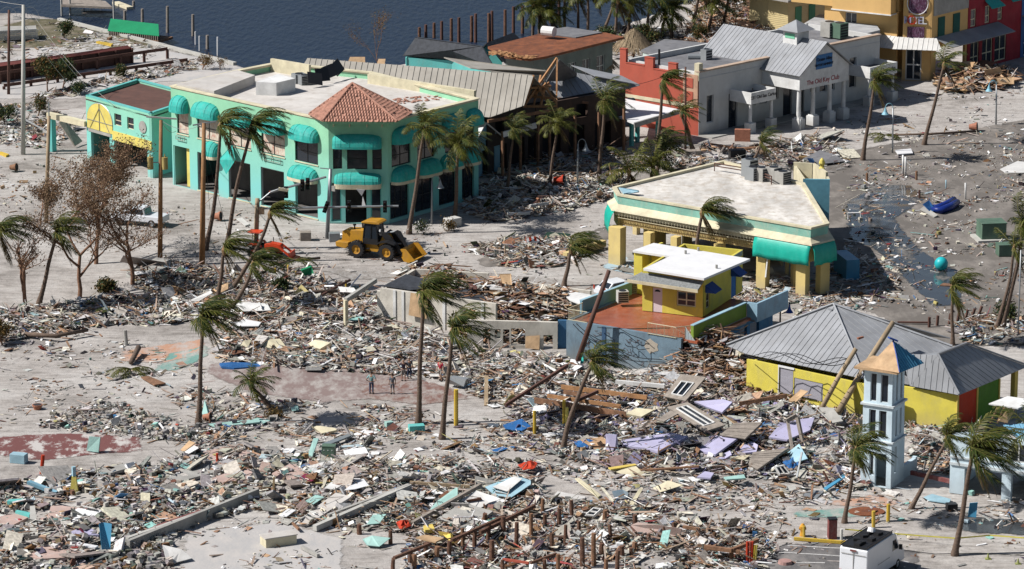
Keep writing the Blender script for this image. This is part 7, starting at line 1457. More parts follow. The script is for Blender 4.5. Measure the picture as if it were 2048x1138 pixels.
# ---- notable wreckage placed one by one
zE=zz(960,700,3.938);zG=zz(1300,700,4.377);zD_=zz(500,900,4.096);zC=zz(500,700,4.096);zA=zz(0,680,3.938);zB_=zz(0,880,3.938);zF=zz(960,900,3.938);zH=zz(1400,900,4.551);z6_=zz(400,380,4.096);z7_=zz(300,560,5.12)
def S(zf,name,label,cat,pts,z,th,m):
    if not hasattr(z,'__len__'):z=[z]*len(pts)
    q=[(*zf(*p),zi)for p,zi in zip(pts,z)];k=sorted(top_z(*p)-p[2]for p in q)[len(q)//2]-.1;return slab(name,label,cat,[(a,b,c+k*.9)for a,b,c in q],th,m)
W_='wall panel'
for a in(
 (zE,'fallen_wall','lilac wall piece lying widest beside the leaning palm',W_,[(1110,710),(1500,650),(1640,680),(1400,800),(1300,770),(1130,755)],[.5,.9,.9,.6,.5,.4],.18,'lilac'),
 (zG,'fallen_wall','large flat lilac wall with a broken left corner',W_,[(385,790),(560,745),(765,772),(570,915),(430,880)],[.6,.9,1.0,.6,.5],.16,'lilac'),
 (zG,'fallen_wall','lilac wall slab below the wrecked grey window wall',W_,[(385,450),(640,430),(720,455),(630,545),(480,490)],[1.2,1.5,1.5,1.0,1.0],.16,'lilac'),
 (zG,'fallen_wall','small lilac wall fragment with a square notch',W_,[(735,870),(890,800),(945,830),(930,890),(770,905)],[.5,.8,.8,.5,.4],.14,'lilac'),
 (zG,'fallen_wall','long lilac wall fragment with a jagged right edge',W_,[(1040,760),(1110,680),(1280,610),(1440,590),(1400,700),(1200,785)],[.6,.9,1.1,1.1,.8,.6],.14,'lilac'),
 (zG,'fallen_wall','narrow lilac strip below the large lilac wall',W_,[(570,940),(700,880),(715,915),(640,960)],[.4,.7,.7,.4],.14,'lilac'),
 (zG,'fallen_wall','lowest lilac wall fragment near the brown plank',W_,[(410,1110),(480,1060),(560,1075),(530,1120)],.4,.12,'lilac'),
 (zG,'fallen_deck','grey planked roof section between two lilac walls','roof section',[(740,650),(985,640),(830,775),(610,740)],[1.1,1.3,.9,.8],.14,'woodgrey'),
 (zG,'fallen_deck','grey brown roof section sloping down toward the blue tarp','roof section',[(900,900),(1215,860),(940,1045),(860,1000)],[.7,.9,.5,.4],.14,'woodgrey'),
 (zG,'fallen_sheet','grey felt slab lying left of the leaning tower pole','slab',[(1470,500),(1600,505),(1690,620),(1590,640)],[1.0,1.2,.8,.6],.12,'concrete'),
 (zG,'fallen_sheet','cream sheet below the small lilac fragment','sheet',[(700,935),(885,915),(820,962),(700,955)],[.6,.7,.5,.4],.06,'cream'),
 (zG,'fallen_sheet','bare plywood sheet standing against the timber heap','plywood',[(1210,440),(1320,345),(1385,360),(1270,460)],[1.2,2.0,2.0,1.1],.06,'osb'),
 (zG,'blue_board_piece','sky blue board leaning under the broken post pair','board',[(1190,910),(1305,820),(1380,950),(1255,990)],[.4,1.2,.8,.3],.08,'sky'),
 (zE,'standing_wall_stub','lilac wall stub standing at the left end of the lilac walls',W_,[(990,662),(1075,668),(1082,790),(1060,812),(990,795)],[1.4,1.4,.25,.1,.1],.2,'lilac'),
 (zE,'fallen_sheet','cream panel right of the timber joists','panel',[(1150,500),(1230,455),(1370,470),(1270,525)],[.8,1.0,1.0,.7],.15,'cream'),
 (zE,'fallen_sheet','grey gable shaped board beside the cream panel','panel',[(1390,550),(1500,475),(1560,500),(1450,560)],[.7,1.1,1.1,.7],.1,'woodgrey'),
 (zE,'fallen_sheet','large pale green sheet lying flat below the lilac rubble','sheet',[(1010,935),(1230,915),(1270,955),(1370,960),(1180,1000)],[.2,.35,.3,.2,.1],.04,'cream'),
 (zE,'fallen_sheet','thin olive board above the pale green sheet','board',[(1010,925),(1220,893),(1235,905),(1030,940)],.4,.08,'yellow'),
 (zE,'blue_tarp','crumpled blue tarp between the yellow stakes','tarp',[(180,590),(330,540),(400,600),(330,635),(200,620)],[.3,.7,.4,.3,.3],.05,'bluetarp'),
 (zE,'blue_tarp','blue tarp heap right of the leaning palm foot','tarp',[(740,720),(860,700),(960,740),(860,775),(760,760)],[.3,.6,.3,.2,.3],.05,'bluetarp'),
 (zE,'blue_tarp','small blue sheet on the sand left of the leaning palm','tarp',[(90,785),(190,760),(220,775),(130,805)],.12,.03,'bluetarp'),
 (zE,'maroon_sheet','dark red sheet between two yellow stakes','sheet',[(215,650),(420,640),(480,670),(380,695)],.15,.05,'maroon'),
 (zD_,'roof_sheet','large white roof sheet torn along its lower edge','roof sheet',[(1730,410),(1850,330),(2060,400),(1960,430),(1880,480),(1800,440)],[.7,1.0,.9,.6,.4,.5],.04,'white'),
 (zD_,'roof_sheet','lavender white ceiling sheet beside the turquoise sheet','roof sheet',[(610,310),(665,262),(785,270),(690,322)],.6,.03,'white'),
 (zD_,'roof_sheet','pale torn ceiling sheet over the small white one','roof sheet',[(770,330),(870,250),(930,235),(975,290),(860,320)],.7,.03,'whiteroof2'),
 (zD_,'roof_sheet','narrow white sheet slanting above the wrecked cart','roof sheet',[(235,540),(310,478),(378,490),(300,545)],.5,.03,'whiteroof2'),
 (zD_,'turquoise_sheet','long turquoise sheet leaning along the concrete beam','sheet',[(1455,510),(1530,420),(1690,305),(1700,310),(1700,395),(1560,475)],[.3,.6,1.1,1.1,.8,.4],.03,'aqua'),
 (zD_,'turquoise_sheet','turquoise board left of the yellow blocks','sheet',[(955,610),(1005,530),(1115,525),(1060,600)],[.3,.7,.8,.4],.05,'aqua'),
 (zD_,'turquoise_sheet','turquoise rectangle on the grey roof wreckage','sheet',[(455,415),(540,365),(608,385),(522,442)],.6,.04,'aqua'),
 (zD_,'turquoise_sheet','crumpled turquoise sheets near the short stump','sheet',[(920,730),(1000,700),(1150,720),(1060,790),(960,780)],[.3,.6,.5,.2,.2],.04,'aqua'),
 (zD_,'fallen_slab','large grey concrete slab under the white roof sheets','slab',[(1530,560),(1740,430),(1990,500),(1790,650)],[.3,.6,.6,.3],.2,'concrete'),
 (zD_,'fallen_slab','cracked beige slab with dark slots','slab',[(350,610),(700,350),(830,380),(470,610)],[.2,.7,.7,.2],.15,'whiteroof'),
 (zD_,'fallen_slab','flat brown slab left of the blue grey sheet','slab',[(180,190),(330,110),(620,100),(560,200),(330,240)],.3,.12,'pink'),
 (zD_,'fallen_sheet','blue grey metal sheet above the ceiling sheets','sheet',[(560,200),(620,115),(740,130),(640,230)],.5,.04,'metal'),
 (zD_,'yellow_block','yellow painted concrete block nearest the pilings','block',[(1540,665),(1640,680),(1655,790),(1565,720)],[.7,.7,.1,.2],.25,'yellow'),
 (zD_,'yellow_block','yellow painted block under the slanting beam','block',[(1420,620),(1495,605),(1515,650),(1435,655)],.6,.25,'yellow'),
 (zD_,'fallen_sheet','brown plywood table top beside the yellow blocks','board',[(1360,715),(1430,692),(1590,720),(1520,752)],.9,.1,'osb'),
 (zF,'roof_sheet','pale blue and white roof sheet with a folded corner','roof sheet',[(40,290),(230,215),(330,215),(400,240),(400,270),(250,370),(130,370)],[.5,.9,.9,.9,.9,.5,.4],.04,'sky'),
 (zF,'roof_sheet','white sheet lying over the blue striped roof sheet','roof sheet',[(100,290),(265,208),(335,225),(215,325)],[.75,1.1,1.1,.75],.04,'white'),
 (zF,'roof_sheet','leftmost white sheet beside the grey slab','roof sheet',[(0,340),(90,360),(220,400),(60,440),(0,450)],[.6,.6,.5,.3,.3],.04,'whiteroof2'),
 (zF,'pale_tube_panel','pale yellow bent panel pointing down right','panel',[(750,220),(785,222),(955,355),(930,368),(830,290)],[.5,.5,.2,.2,.4],.12,'cream'),
 (zF,'fallen_sheet','pale green sheet tilted on the sand above the pilings','sheet',[(1360,300),(1480,240),(1600,275),(1420,332)],[.2,.7,.6,.1],.04,'cream'),
 (zF,'leaning_board','pale yellow board standing tilted out of the sand','board',[(1255,300),(1285,302),(1195,455),(1160,452)],[1.3,1.3,.05,.05],.08,'cream'),
 (zF,'broken_window','white framed window lying between the pilings','window',[(820,515),(900,450),(970,462),(900,525)],[.3,.8,.8,.3],.06,'white'),
 (zF,'broken_window','white framed tray shaped window on the sand','window',[(585,355),(610,325),(830,365),(820,392)],.15,.08,'white'),
 (zF,'fallen_slab','terracotta slab leaning behind the pilings','slab',[(1190,590),(1240,570),(1400,590),(1590,620),(1570,680),(1210,660)],[.7,.9,.9,.8,.2,.2],.15,'pink'),
 (zF,'fallen_slab','white board between the centre pilings','board',[(870,690),(960,625),(1015,655),(930,720)],[.3,.7,.7,.3],.06,'white'),
 (zF,'fallen_slab','pale sandy slab at the bottom left of the pilings','slab',[(280,790),(400,730),(520,715),(540,800),(380,850)],.2,.15,'whiteroof'),
 (zC,'fallen_slab','long grey slab left of the green utility box','slab',[(20,940),(330,845),(392,882),(110,972)],.3,.2,'concrete'),
 (zC,'turquoise_plank','turquoise plank beside the green utility box','plank',[(475,855),(520,722),(562,722),(510,870)],[.3,.8,.8,.3],.1,'aqua'),
 (zC,'blue_grey_beam','blue grey beam pointing away from the green box','beam',[(590,765),(810,682),(830,700),(620,785)],.35,.12,'bluegrey'),
 (zC,'white_sheet','white board below the green utility box','sheet',[(770,930),(800,905),(888,920),(875,965)],.3,.04,'white'),
 (zC,'black_box','black ribbed cabinet behind the right central palm','cabinet',[(1620,235),(1640,220),(1770,240),(1750,300),(1620,275)],[.8,.9,.9,.3,.3],.5,'steel'),
 (zC,'fallen_wall','grey white upended block wall piece','wall piece',[(505,620),(580,622),(700,640),(710,655),(585,682)],[.5,.5,.4,.3,.1],.25,'cream'),
 (zC,'turquoise_sheet','turquoise fragments below the snapped palm','sheet',[(335,460),(390,452),(400,490),(345,500)],.2,.04,'aqua'),
 (zC,'turquoise_sheet','pale turquoise board at the left of the frond heap','sheet',[(0,575),(60,555),(165,575),(110,600),(10,600)],.2,.05,'aqua'),
 (zA,'door_panel','weathered turquoise door standing on the maroon slab','door',[(702,760),(788,766),(775,885),(680,872)],[1.2,1.2,.1,.1],.12,'aqua'),
 (zA,'turquoise_board','long turquoise board pointing right from the left palm','board',[(1640,660),(2040,618),(2048,645),(1700,685)],[.3,.4,.3,.2],.08,'aqua'),
 (zA,'turquoise_board','turquoise board leaning on the left palm foot','board',[(1590,585),(1612,470),(1650,560),(1640,590)],[.2,1.0,.3,.2],.06,'aqua'),
 (zA,'brown_board','brown and cream board beside the yellow fronds','board',[(1110,290),(1170,282),(1305,338),(1215,352)],.2,.1,'wood'),
 (zA,'plywood_sheet','orange plywood sheet in the left rubble','plywood',[(1420,865),(1490,792),(1540,808),(1450,880)],[.3,.8,.8,.3],.05,'osb'),
 (zA,'white_board','white board propped against the orange plywood','board',[(1440,890),(1530,828),(1565,850),(1470,905)],[.3,.7,.7,.3],.05,'white'),
 (zA,'brown_slab','dusty rose slab with a broken hole','slab',[(1600,880),(1760,840),(1990,860),(1900,985),(1700,985)],.25,.2,'pink'),
 (zB_,'pink_slab','large tilted pink slab at the lower left','slab',[(370,620),(400,520),(480,515),(745,550),(640,650),(420,660)],.35,.2,'pink'),
 (zB_,'pink_slab','broken pink floor slab at the bottom left','slab',[(210,910),(310,820),(690,830),(600,920),(320,935)],.45,.3,'pink'),
 (zB_,'pink_slab','pink floor slab at the left edge','slab',[(0,600),(120,580),(240,600),(80,680),(0,700)],.3,.2,'pink'),
 (zB_,'maroon_strip','maroon floor strip along the long low wall','floor strip',[(1000,775),(1240,665),(1580,545),(1600,560),(1280,690),(1030,785)],.5,.1,'maroon'),
 (zB_,'blue_pillar','bright blue and grey pillar leaning at the low wall end','pillar',[(780,655),(815,648),(880,660),(868,870),(805,885)],[1.9,1.9,1.9,.1,.1],.3,'metalblue'),
 (zB_,'lilac_slab','lilac painted fragment left of the blue pillar','fragment',[(560,720),(620,695),(720,690),(780,745),(620,745)],.35,.15,'lilac'),
 (zB_,'teal_beam','teal beam lying left of the yellow cone pillar','beam',[(210,325),(240,315),(455,400),(440,415)],[.8,.8,.5,.4],.25,'blue'),
 (zB_,'teal_beam','lower teal beam beside the pale concrete post','beam',[(120,560),(135,550),(240,570),(230,592)],.5,.2,'turqlow'),
 (zB_,'teal_beam','short teal block at the left','beam',[(55,480),(75,465),(190,460),(180,490)],.5,.25,'turqlow'),
 (zB_,'concrete_post','pale concrete post fallen toward the viewer','post',[(235,520),(275,515),(300,750),(235,755)],[.7,.7,.3,.3],.3,'concpole'),
 (zB_,'painted_sign','white sign board with a red curl lying at the pit edge','sign',[(1280,825),(1430,860),(1510,930),(1400,960),(1320,990)],[.9,.7,.3,.2,.2],.06,'white'),
 (zB_,'grey_slab','grey slab in the upper part of the corner ruins','slab',[(760,230),(1000,180),(1110,190),(870,260)],.4,.2,'concrete'),
 (zB_,'grey_slab','broken grey floor slab above the long wall end','slab',[(1310,300),(1560,180),(1870,200),(1700,250),(1430,320)],.35,.2,'concrete'),
 (zB_,'brown_slab','brown plank floor above the low wall','slab',[(1670,300),(1830,240),(2010,235),(1940,310),(1760,330)],.4,.15,'pink'),
 (zF,'bent_trough','grey bath shaped trough on the sand','trough',[(1040,325),(1120,308),(1168,335),(1160,380),(1070,388)],[.6,.6,.6,.2,.1],.3,'bluegrey'),
 (zH,'broken_window','white framed solar window leaning on rubble','window',[(675,150),(760,130),(842,225),(720,230)],[.9,1.0,.3,.3],.07,'white'),
 (zH,'glass_door','grey glass door lying flat on the sand','door',[(940,410),(990,362),(1130,372),(1060,440)],.15,.06,'steel'),
 (zH,'blue_board','blue board slanting left of the slim palm','board',[(1125,345),(1300,222),(1325,240),(1150,360)],[.2,.7,.7,.2],.1,'metalblue'),
 (zH,'turquoise_board','turquoise panel above the grey chair wreck','board',[(215,245),(400,222),(415,255),(240,268)],.6,.1,'aqua'),
 (zH,'concrete_disc','pale broken concrete disc','slab',[(720,335),(860,320),(880,350),(820,378),(740,370)],.15,.1,'concpole'),
 (z6_,'white_board','white board on the road behind the traffic signal arm','board',[(295,235),(345,225),(405,280),(370,292)],.15,.05,'white'),
 (z6_,'green_crate','green open crate near the yellow stakes','crate',[(830,660),(915,628),(935,690),(860,705)],[.9,1.1,.5,.3],.5,'tarpgreen'),
 (z6_,'white_board','white board with a dark corner left of the roofless building','board',[(1130,790),(1260,800),(1300,850),(1150,830)],[1.0,1.0,.7,.7],.06,'white'),
 (z7_,'cream_wall_slab','cream block wall slab fallen face up on the left','wall slab',[(920,685),(960,620),(1040,610),(1000,690)],[.3,.7,.7,.3],.25,'cream'),
 (z7_,'cream_wall_slab','grey cream roof shaped slab in the middle of the fallen walls','wall slab',[(1020,685),(1110,560),(1215,575),(1110,690)],[.3,.8,.8,.3],.2,'whiteroof'),
 (z7_,'cream_wall_slab','widest cream wall slab of the fallen row','wall slab',[(1150,680),(1180,610),(1330,600),(1400,690),(1260,705)],[.3,.7,.7,.3,.3],.25,'cream'),
 (z7_,'cream_wall_slab','cream slab with an upturned end on the right','wall slab',[(1590,665),(1690,610),(1850,640),(1740,705)],[.4,.8,.8,.4],.35,'cream'),
 (z7_,'blue_boat_mat','long blue strip under the fallen cream walls','strip',[(710,850),(830,840),(1190,850),(1210,880),(860,900),(730,885)],.25,.15,'bluetarp'),
 (z7_,'tan_sheet','tan ribbed sheet curled by the green heap','sheet',[(160,85),(230,58),(330,85),(380,125),(180,118)],[.5,.9,.8,.4,.3],.05,'osb'),
 (z7_,'tan_sheet','second tan sheet behind the small palm trunks','sheet',[(640,95),(800,25),(800,90),(700,140)],[.6,1.2,.8,.5],.05,'osb'),
 (z7_,'pale_sheet','pale green roof sheet slanting to a point','roof sheet',[(390,215),(620,105),(640,130),(500,215)],[.5,1.1,1.1,.5],.04,'metalwhite'),
 (z7_,'white_sheet','white panels heaped right of the left palm crown','sheet',[(870,260),(910,225),(1200,240),(1240,310),(960,320)],[.7,1.0,.9,.6,.6],.05,'white'),
 (z7_,'white_sheet','white slab just above the fallen cream walls','sheet',[(880,440),(960,400),(1140,430),(1110,470),(900,470)],.6,.08,'whiteroof2'),
):
    zf,nm,lb_,ct,pts,z,th,mk=a;S(zf,nm,lb_,ct,pts,z,th,M[mk])
def planks(zf,label,pts,z,n,m):  # a fallen section whose boards can be told apart
    k_=top_z(*zf(*pts[0]),z[0])-z[0]-.1;P=[G(*zf(*p),zi+k_)for p,zi in zip(pts,z)];t=thing('fallen_roof_section',label,'roof section',tuple(P[0]))
    for k in range(n):
        a,b=k/n+0.004,(k+1)/n-0.012;q=[P[0].lerp(P[3],a),P[1].lerp(P[2],a),P[1].lerp(P[2],b),P[0].lerp(P[3],b)];dz=Vector((0,0,random.uniform(0,.03)));mb=MB();mb.plate([p+dz for p in q],0.05);mb.build('plank',M[m],t)
planks(zG,'grey plank roof section lying right of the big lilac wall',[(985,630),(745,640),(610,745),(830,780)],[1.45,1.25,1.0,1.05],9,'woodgrey')
planks(zG,'weathered plank deck sloping to the blue tarp',[(1215,855),(900,895),(860,1000),(935,1048)],[1.05,.85,.55,.6],9,'woodgrey')
# window walls: frame built of bars round real panes
def window_wall(label,zf,outer,z,hole,m='woodgrey',bars='white'):
    k_=top_z(*zf(*outer[0]),z[0])-z[0]-.1;P=[G(*zf(*p),zi+k_)for p,zi in zip(outer,z)];t=thing('fallen_window_wall',label,'window wall',tuple(P[0]));n=(P[1]-P[0]).cross(P[2]-P[0]).normalized();n=n if n.z>0 else-n
    f=lambda u,v:P[0].lerp(P[1],u).lerp(P[3].lerp(P[2],u),v);u0,u1,v0,v1=hole
    for a,b,c,d in((0,1,0,v0),(0,1,v1,1),(0,u0,v0,v1),(u1,1,v0,v1)):mb=MB();mb.plate([f(a,c),f(b,c),f(b,d),f(a,d)],0.12);mb.build('wall_board',M[m],t)
    fm=MB()
    for a,b in(((u0,v0),(u1,v0)),((u1,v0),(u1,v1)),((u1,v1),(u0,v1)),((u0,v1),(u0,v0)),(((u0+u1)/2,v0),((u0+u1)/2,v1))):fm.beam(f(*a)+n*0.03,f(*b)+n*0.03,0.09,0.09)
    fo=fm.build('window_frame',M[bars],t);pm=MB();pm.plate([f(u0,v0)-n*.06,f(u1,v0)-n*.06,f(u1,v1)-n*.06,f(u0,v1)-n*.06],0.02);pm.build('pane',M['glass'],fo)
window_wall('fallen grey wall with a long dark window in the lilac rubble',zG,[(150,500),(330,455),(660,655),(480,710)],[1.3,1.7,1.2,.9],(.25,.75,.12,.85))
window_wall('upended grey dormer with a white arched window frame',zG,[(270,210),(490,235),(310,445),(120,405)],[2.4,2.4,1.1,1.0],(.25,.75,.3,.85))
window_wall('white framed window leaning left of the slim palm',zH,[(675,150),(760,130),(842,225),(720,232)],[1.0,1.1,.4,.4],(.12,.88,.12,.88),'white')
window_wall('white framed window panel tilted between two pilings',zF,[(820,515),(900,450),(970,462),(900,525)],[.45,.95,.95,.45],(.1,.9,.1,.9),'white')
for(nm,lb_,ct,p0,p1,w,h,m)in(
 ('long_low_wall','long grey low concrete wall in the lower left','low wall',(*zB_(1010,850),0.25),(*zB_(2030,440),0.25),.3,1.1,'concrete'),
 ('low_wall','second course of the low wall beside its maroon strip','low wall',(*zB_(1000,800),0.3),(*zB_(1850,500),0.3),.3,.6,'concpole'),
 ('concrete_kerb','slanting concrete kerb in the bottom centre rubble','kerb',(*zD_(530,640),.3),(*zD_(1310,300),.6),.35,.4,'concpole'),
 ('concrete_kerb','thinner kerb beam parallel to the slanting kerb','kerb',(*zD_(640,540),.4),(*zD_(1300,290),.7),.25,.25,'concrete'),
 ('grey_beam','blue grey steel beam slanting to the white roof sheets','beam',(*zD_(1330,600),.4),(*zD_(1890,285),1.1),.25,.25,'woodgrey'),
 ('timber_joist','longest brown timber joist of the wrecked floor','joist',(*zE(430,395),.7),(*zE(1150,510),.7),.12,.45,'wood'),
 ('timber_joist','notched timber joist at the back of the wrecked floor','joist',(*zE(640,290),.8),(*zE(1315,375),.8),.12,.35,'woodorange'),
 ('timber_joist','middle timber joist behind the longest one','joist',(*zE(530,360),.8),(*zE(1110,445),.8),.12,.3,'woodorange'),
 ('timber_joist','short timber joist crossing behind the leaning palm','joist',(*zE(660,330),.8),(*zE(1000,385),.8),.12,.3,'wood'),
 ('dark_timber_beam','dark beam slanting from the cream panel up to the leaning pole','beam',(*zE(200,435),.5),(*zE(690,120),1.8),.2,.25,'polebrown'),
 ('dark_timber_beam','dark beam slanting up behind the leaning palm trunk','beam',(*zE(760,400),1.0),(*zE(930,325),1.5),.2,.25,'polebrown'),
 ('orange_timber_beam','long orange brown beam above the lilac walls','beam',(*zG(780,470),1.2),(*zG(1200,398),1.6),.15,.3,'wood'),
 ('brown_plank','long brown plank in the lower lilac rubble','plank',(*zG(0,1050),.5),(*zG(430,1018),.7),.2,.12,'wood'),
 ('brown_plank','brown plank right below the pale green sheet','plank',(*zE(1270,945),.4),(*zE(1720,918),.6),.2,.1,'wood'),
 ('white_gutter','white gutter beam in front of the blue grey wall','gutter',(*zE(1070,250),1.0),(*zE(1455,285),1.0),.25,.3,'white'),
 ('standing_board','tall plank standing upright left of the joists','stake',(*zE(48,440),0),(*zE(50,205),1.0),.3,.12,'tanpole'),
 ('white_pipe','long white pipe lying by the yellow stakes','pipe',(*zE(540,655),.4),(*zE(985,700),.4),.12,.12,'plastic'),
 ('timber_beam','brown timber beam before the pilings, lower left','beam',(*zD_(350,600),.3),(*zD_(400,650),.3),.15,.15,'wood'),
 ('handrail_beam','brown rail beam on the near row of pilings','rail',(*zD_(1180,885),1.3),(*zD_(1480,765),1.3),.2,.2,'piling'),
 ('handrail_beam','long brown rail beam above the far row of pilings','rail',(*zD_(1650,740),1.3),(*zD_(2048,560),1.3),.2,.2,'piling'),
 ('handrail_beam','dark rail beam beneath the long brown one','rail',(*zF(0,650),.9),(*zF(430,440),.9),.2,.25,'piling'),
 ('handrail_beam','red painted rail beam at the bottom left of the pilings','rail',(*zF(180,860),1.2),(*zF(385,890),1.2),.15,.15,'redwall'),
 ('handrail_beam','brown rail beam from the white sack to the tall piling','rail',(*zF(400,890),1.2),(*zF(600,818),1.3),.15,.18,'piling'),
 ('handrail_beam','brown rail frame at the right end of the pilings','rail',(*zF(1600,605),.9),(*zF(1730,625),.9),.2,.2,'wood'),
 ('handrail_beam','orange rail frame at the far right of the pilings','rail',(*zF(1770,775),.9),(*zF(2048,800),.9),.2,.2,'wood'),
 ('handrail_beam','rail beam rising to the red and yellow pipes','rail',(*zH(40,880),1.0),(*zH(290,915),1.0),.25,.25,'wood'),
 ('handrail_beam','short rail beam by the red and yellow pipes','rail',(*zH(290,910),1.0),(*zH(525,820),1.0),.25,.25,'wood'),
 ('light_beam','pale beam under the kerb in the bottom centre','beam',(*zD_(1310,265),.6),(*zD_(1800,300),.6),.15,.2,'tanpole'),
 ('broken_post_frame','left leg of the broken grey frame leaning in the blue rubble','frame',(*zG(1250,900),.3),(*zG(1205,620),2.0),.18,.3,'woodgrey'),
 ('broken_post_frame','right leg of the broken grey frame leaning in the blue rubble','frame',(*zG(1335,800),.5),(*zG(1290,590),2.2),.18,.3,'woodgrey'),
 ('broken_post_frame','top bar of the broken grey frame','frame',(*zG(1195,620),2.1),(*zG(1285,570),2.3),.18,.3,'woodgrey'),
 ('grey_pole','thin grey pole leaning before the brown wreck','pole',(*zH(875,280),.1),(*zH(928,20),2.0),.12,.12,'steel'),
 ('rusty_beam','rusty red beam behind the tower foot','beam',(1822,945,.6),(1912,965,.6),.2,.3,'maroon'),
 ('yellow_kerb','yellow kerb beam beside the arcade left column','kerb',(1130,512,.3),(1208,486,.5),.5,.6,'yellowpale'),
 ('blue_wall_stub','blue wall stub right of the arcade','wall',(1680,520,.9),(1706,540,.9),1.2,1.8,'metalblue'),
 ('fallen_pole_piece','grey and white pole piece lying on the sandy corner','pole',(*zD_(425,795),.2),(*zD_(560,865),.2),.22,.22,'concrete'),
 ('white_beam','long white beam lying in the wreckage before the dark shops','beam',(1015,428,.5),(1060,426,.5),.2,.25,'white'),
 ('white_beam','white beam beside the palm before the dark shops','beam',(1060,412,.7),(1097,406,.7),.2,.25,'white'),
):
    kk=[min(.9,top_z(*p)-p[2]-.1)if nm not in('handrail_beam',)else 0 for p in(p0,p1)];bar(nm,lb_,ct,(p0[0],p0[1],p0[2]+kk[0]),(p1[0],p1[1],p1[2]+kk[1]),w,h,m)
# wooden pilings
rp=random.Random(9);PIL=[]
for x,yt,yb in((495,385,525),(512,505,655),(625,460,620),(718,395,580),(985,475,605),(1220,510,665),(183,525,700),(290,570,780),(403,500,720),(565,655,815),(675,590,770),(780,560,690),(895,655,925),(805,690,940),(1022,590,745),(960,735,860),(993,860,980),(1088,790,960),(1115,755,880),(1188,770,870),(1218,725,830),(1330,660,770),(1450,600,715),(1525,570,715),(1720,620,720),(95,710,900),(175,865,1000),(508,860,1000),(615,820,990),(1985,670,750),(1540,720,790),(65,600,720),(1980,790,880),(1775,790,860),(40,500,600),(1390,640,700)):
    a,b=zF(x,yt),zF(x+rp.uniform(-8,8),yb);PIL.append((a,b))
for x,yt,yb in((1740,640,820),(1845,660,800),(1960,590,740),(1635,745,900),(1535,790,930),(1980,740,930),(1440,760,890),(1175,885,1010),(1345,855,1000),(1315,840,935),(1150,660,770),(895,610,690)):
    a,b=zD_(x,yt),zD_(x+rp.uniform(-6,6),yb);PIL.append((a,b))
for i,(a,b)in enumerate(PIL):
    g=G(*b);tp=GH(a[0],a[1],g.y+rp.uniform(-.15,.15));mb=MB();r=rp.uniform(.13,.18);mb.tube([g-Vector((0,0,.3)),g.lerp(tp,.5)+Vector((rp.uniform(-.03,.03),0,0)),tp],[r*1.1,r,r*rp.uniform(.85,1)],8)
    tall=tp.z;side='left side' if a[0]<1060 else 'middle' if a[0]<1230 else 'right side';row='near' if b[1]>1100 else 'central' if b[1]>1060 else 'far'
    tag(mb.build('wooden_piling',M['piling']if i%4 else M['wood']),f"{'tall' if tall > 1.9 else 'short' if tall < 1.2 else 'mid height'} wooden piling, {row} row, {side}",'piling','wooden pilings at the bottom')
# canal pilings
for i,(x,yt,yb)in enumerate(((110,155,215),(147,140,212),(194,130,215),(237,120,225),(292,105,232),(335,100,240),(407,90,235),(430,78,240),(505,75,245),(523,62,245),(598,55,250),(645,38,200),(697,33,190),(760,25,150),(858,0,130),(905,-30,120))):
    a,b=z4(x,yt),z4(x,yb);g=G(b[0],b[1],-0.8);tp=GH(a[0],a[1],g.y);mb=MB();mb.tube([g-Vector((0,0,1)),tp],[.2,.17],8);t=thing('canal_piling',f"dark canal piling number {i+1} from the left behind the shingled shop" if False else('shortest leftmost' if i==0 else 'rightmost tall' if i==15 else 'closely paired' if i in(6,7,8,9)else 'evenly spaced low' if i<6 else 'tall widely spaced')+' dark piling standing in the canal','piling',tuple(g),'dark pilings in the canal')
    mb.build('piling',M['polebrown']if i%2 else M['piling'],t)
for i,(x,yt,yb)in enumerate(((953,35,185),(1098,82,205),(810,50,130),(1180,200,240),(1238,210,320),(710,60,125),(1135,205,250),(760,5,35),(1112,180,215))):
    a,b=zz(0,0,2.846)(x,yt),zz(0,0,2.846)(x,yb);g=G(b[0],b[1],-0.8 if x<1100 else 0);tp=GH(a[0],a[1],g.y);mb=MB();mb.tube([g-Vector((0,0,1)),tp],[.2,.17]if x not in(1238,1135,1112)else[.09,.09],8)
    tag(mb.build('canal_piling',M['woodgrey']if x not in(1238,1135,1112)else M['plastic']),('tallest dark piling right of the green hut','dark piling second right of the green hut','thick twin piling above the green hut','short dark piling at the canal corner','thin white post at the canal corner','thin dark piling left above the green hut','short white post near the wrecked chairs','tiny far piling by the floating timber','leaning short white post at the canal corner')[i],'piling')
bar('floating_timber','yellowish timber float drifting by the dock','timber',(231,6,-.7),(260,17,-.7),.9,.4,'cream')
# ---------------------------------------------------------------- vehicles, poles, lamps, people, small things
class Loc:
    """local frame: x forward, y left, z up"""
    def __init__(s,p,yaw):s.p=Vector(p);s.R=Rz(yaw)
    def __call__(s,x,y,z):return s.p+s.R@Vector((x,y,z))
    def box(s,mb,x0,x1,y0,y1,z0,z1,tx0=0,tx1=0,ty=0):   # tx0/tx1 pull the top in at the rear/front, ty at the sides
        return mb.box8([s(x0,y0,z0),s(x1,y0,z0),s(x1,y1,z0),s(x0,y1,z0),s(x0+tx0,y0+ty,z1),s(x1-tx1,y0+ty,z1),s(x1-tx1,y1-ty,z1),s(x0+tx0,y1-ty,z1)])
def prof(L,mb,pts,y0,y1):   # side profile (x,z) extruded across y
    n=len(pts);v=[L(x,y0,z)for x,z in pts]+[L(x,y1,z)for x,z in pts];mb.add(v,[tuple(range(n)),tuple(range(2*n-1,n-1,-1))]+[(i,n+i,n+(i+1)%n,(i+1)%n)for i in range(n)])
def bevel(o,w=0.03):
    md=o.modifiers.new('b','BEVEL');md.width=w;md.segments=2;md.limit_method='ANGLE';return o
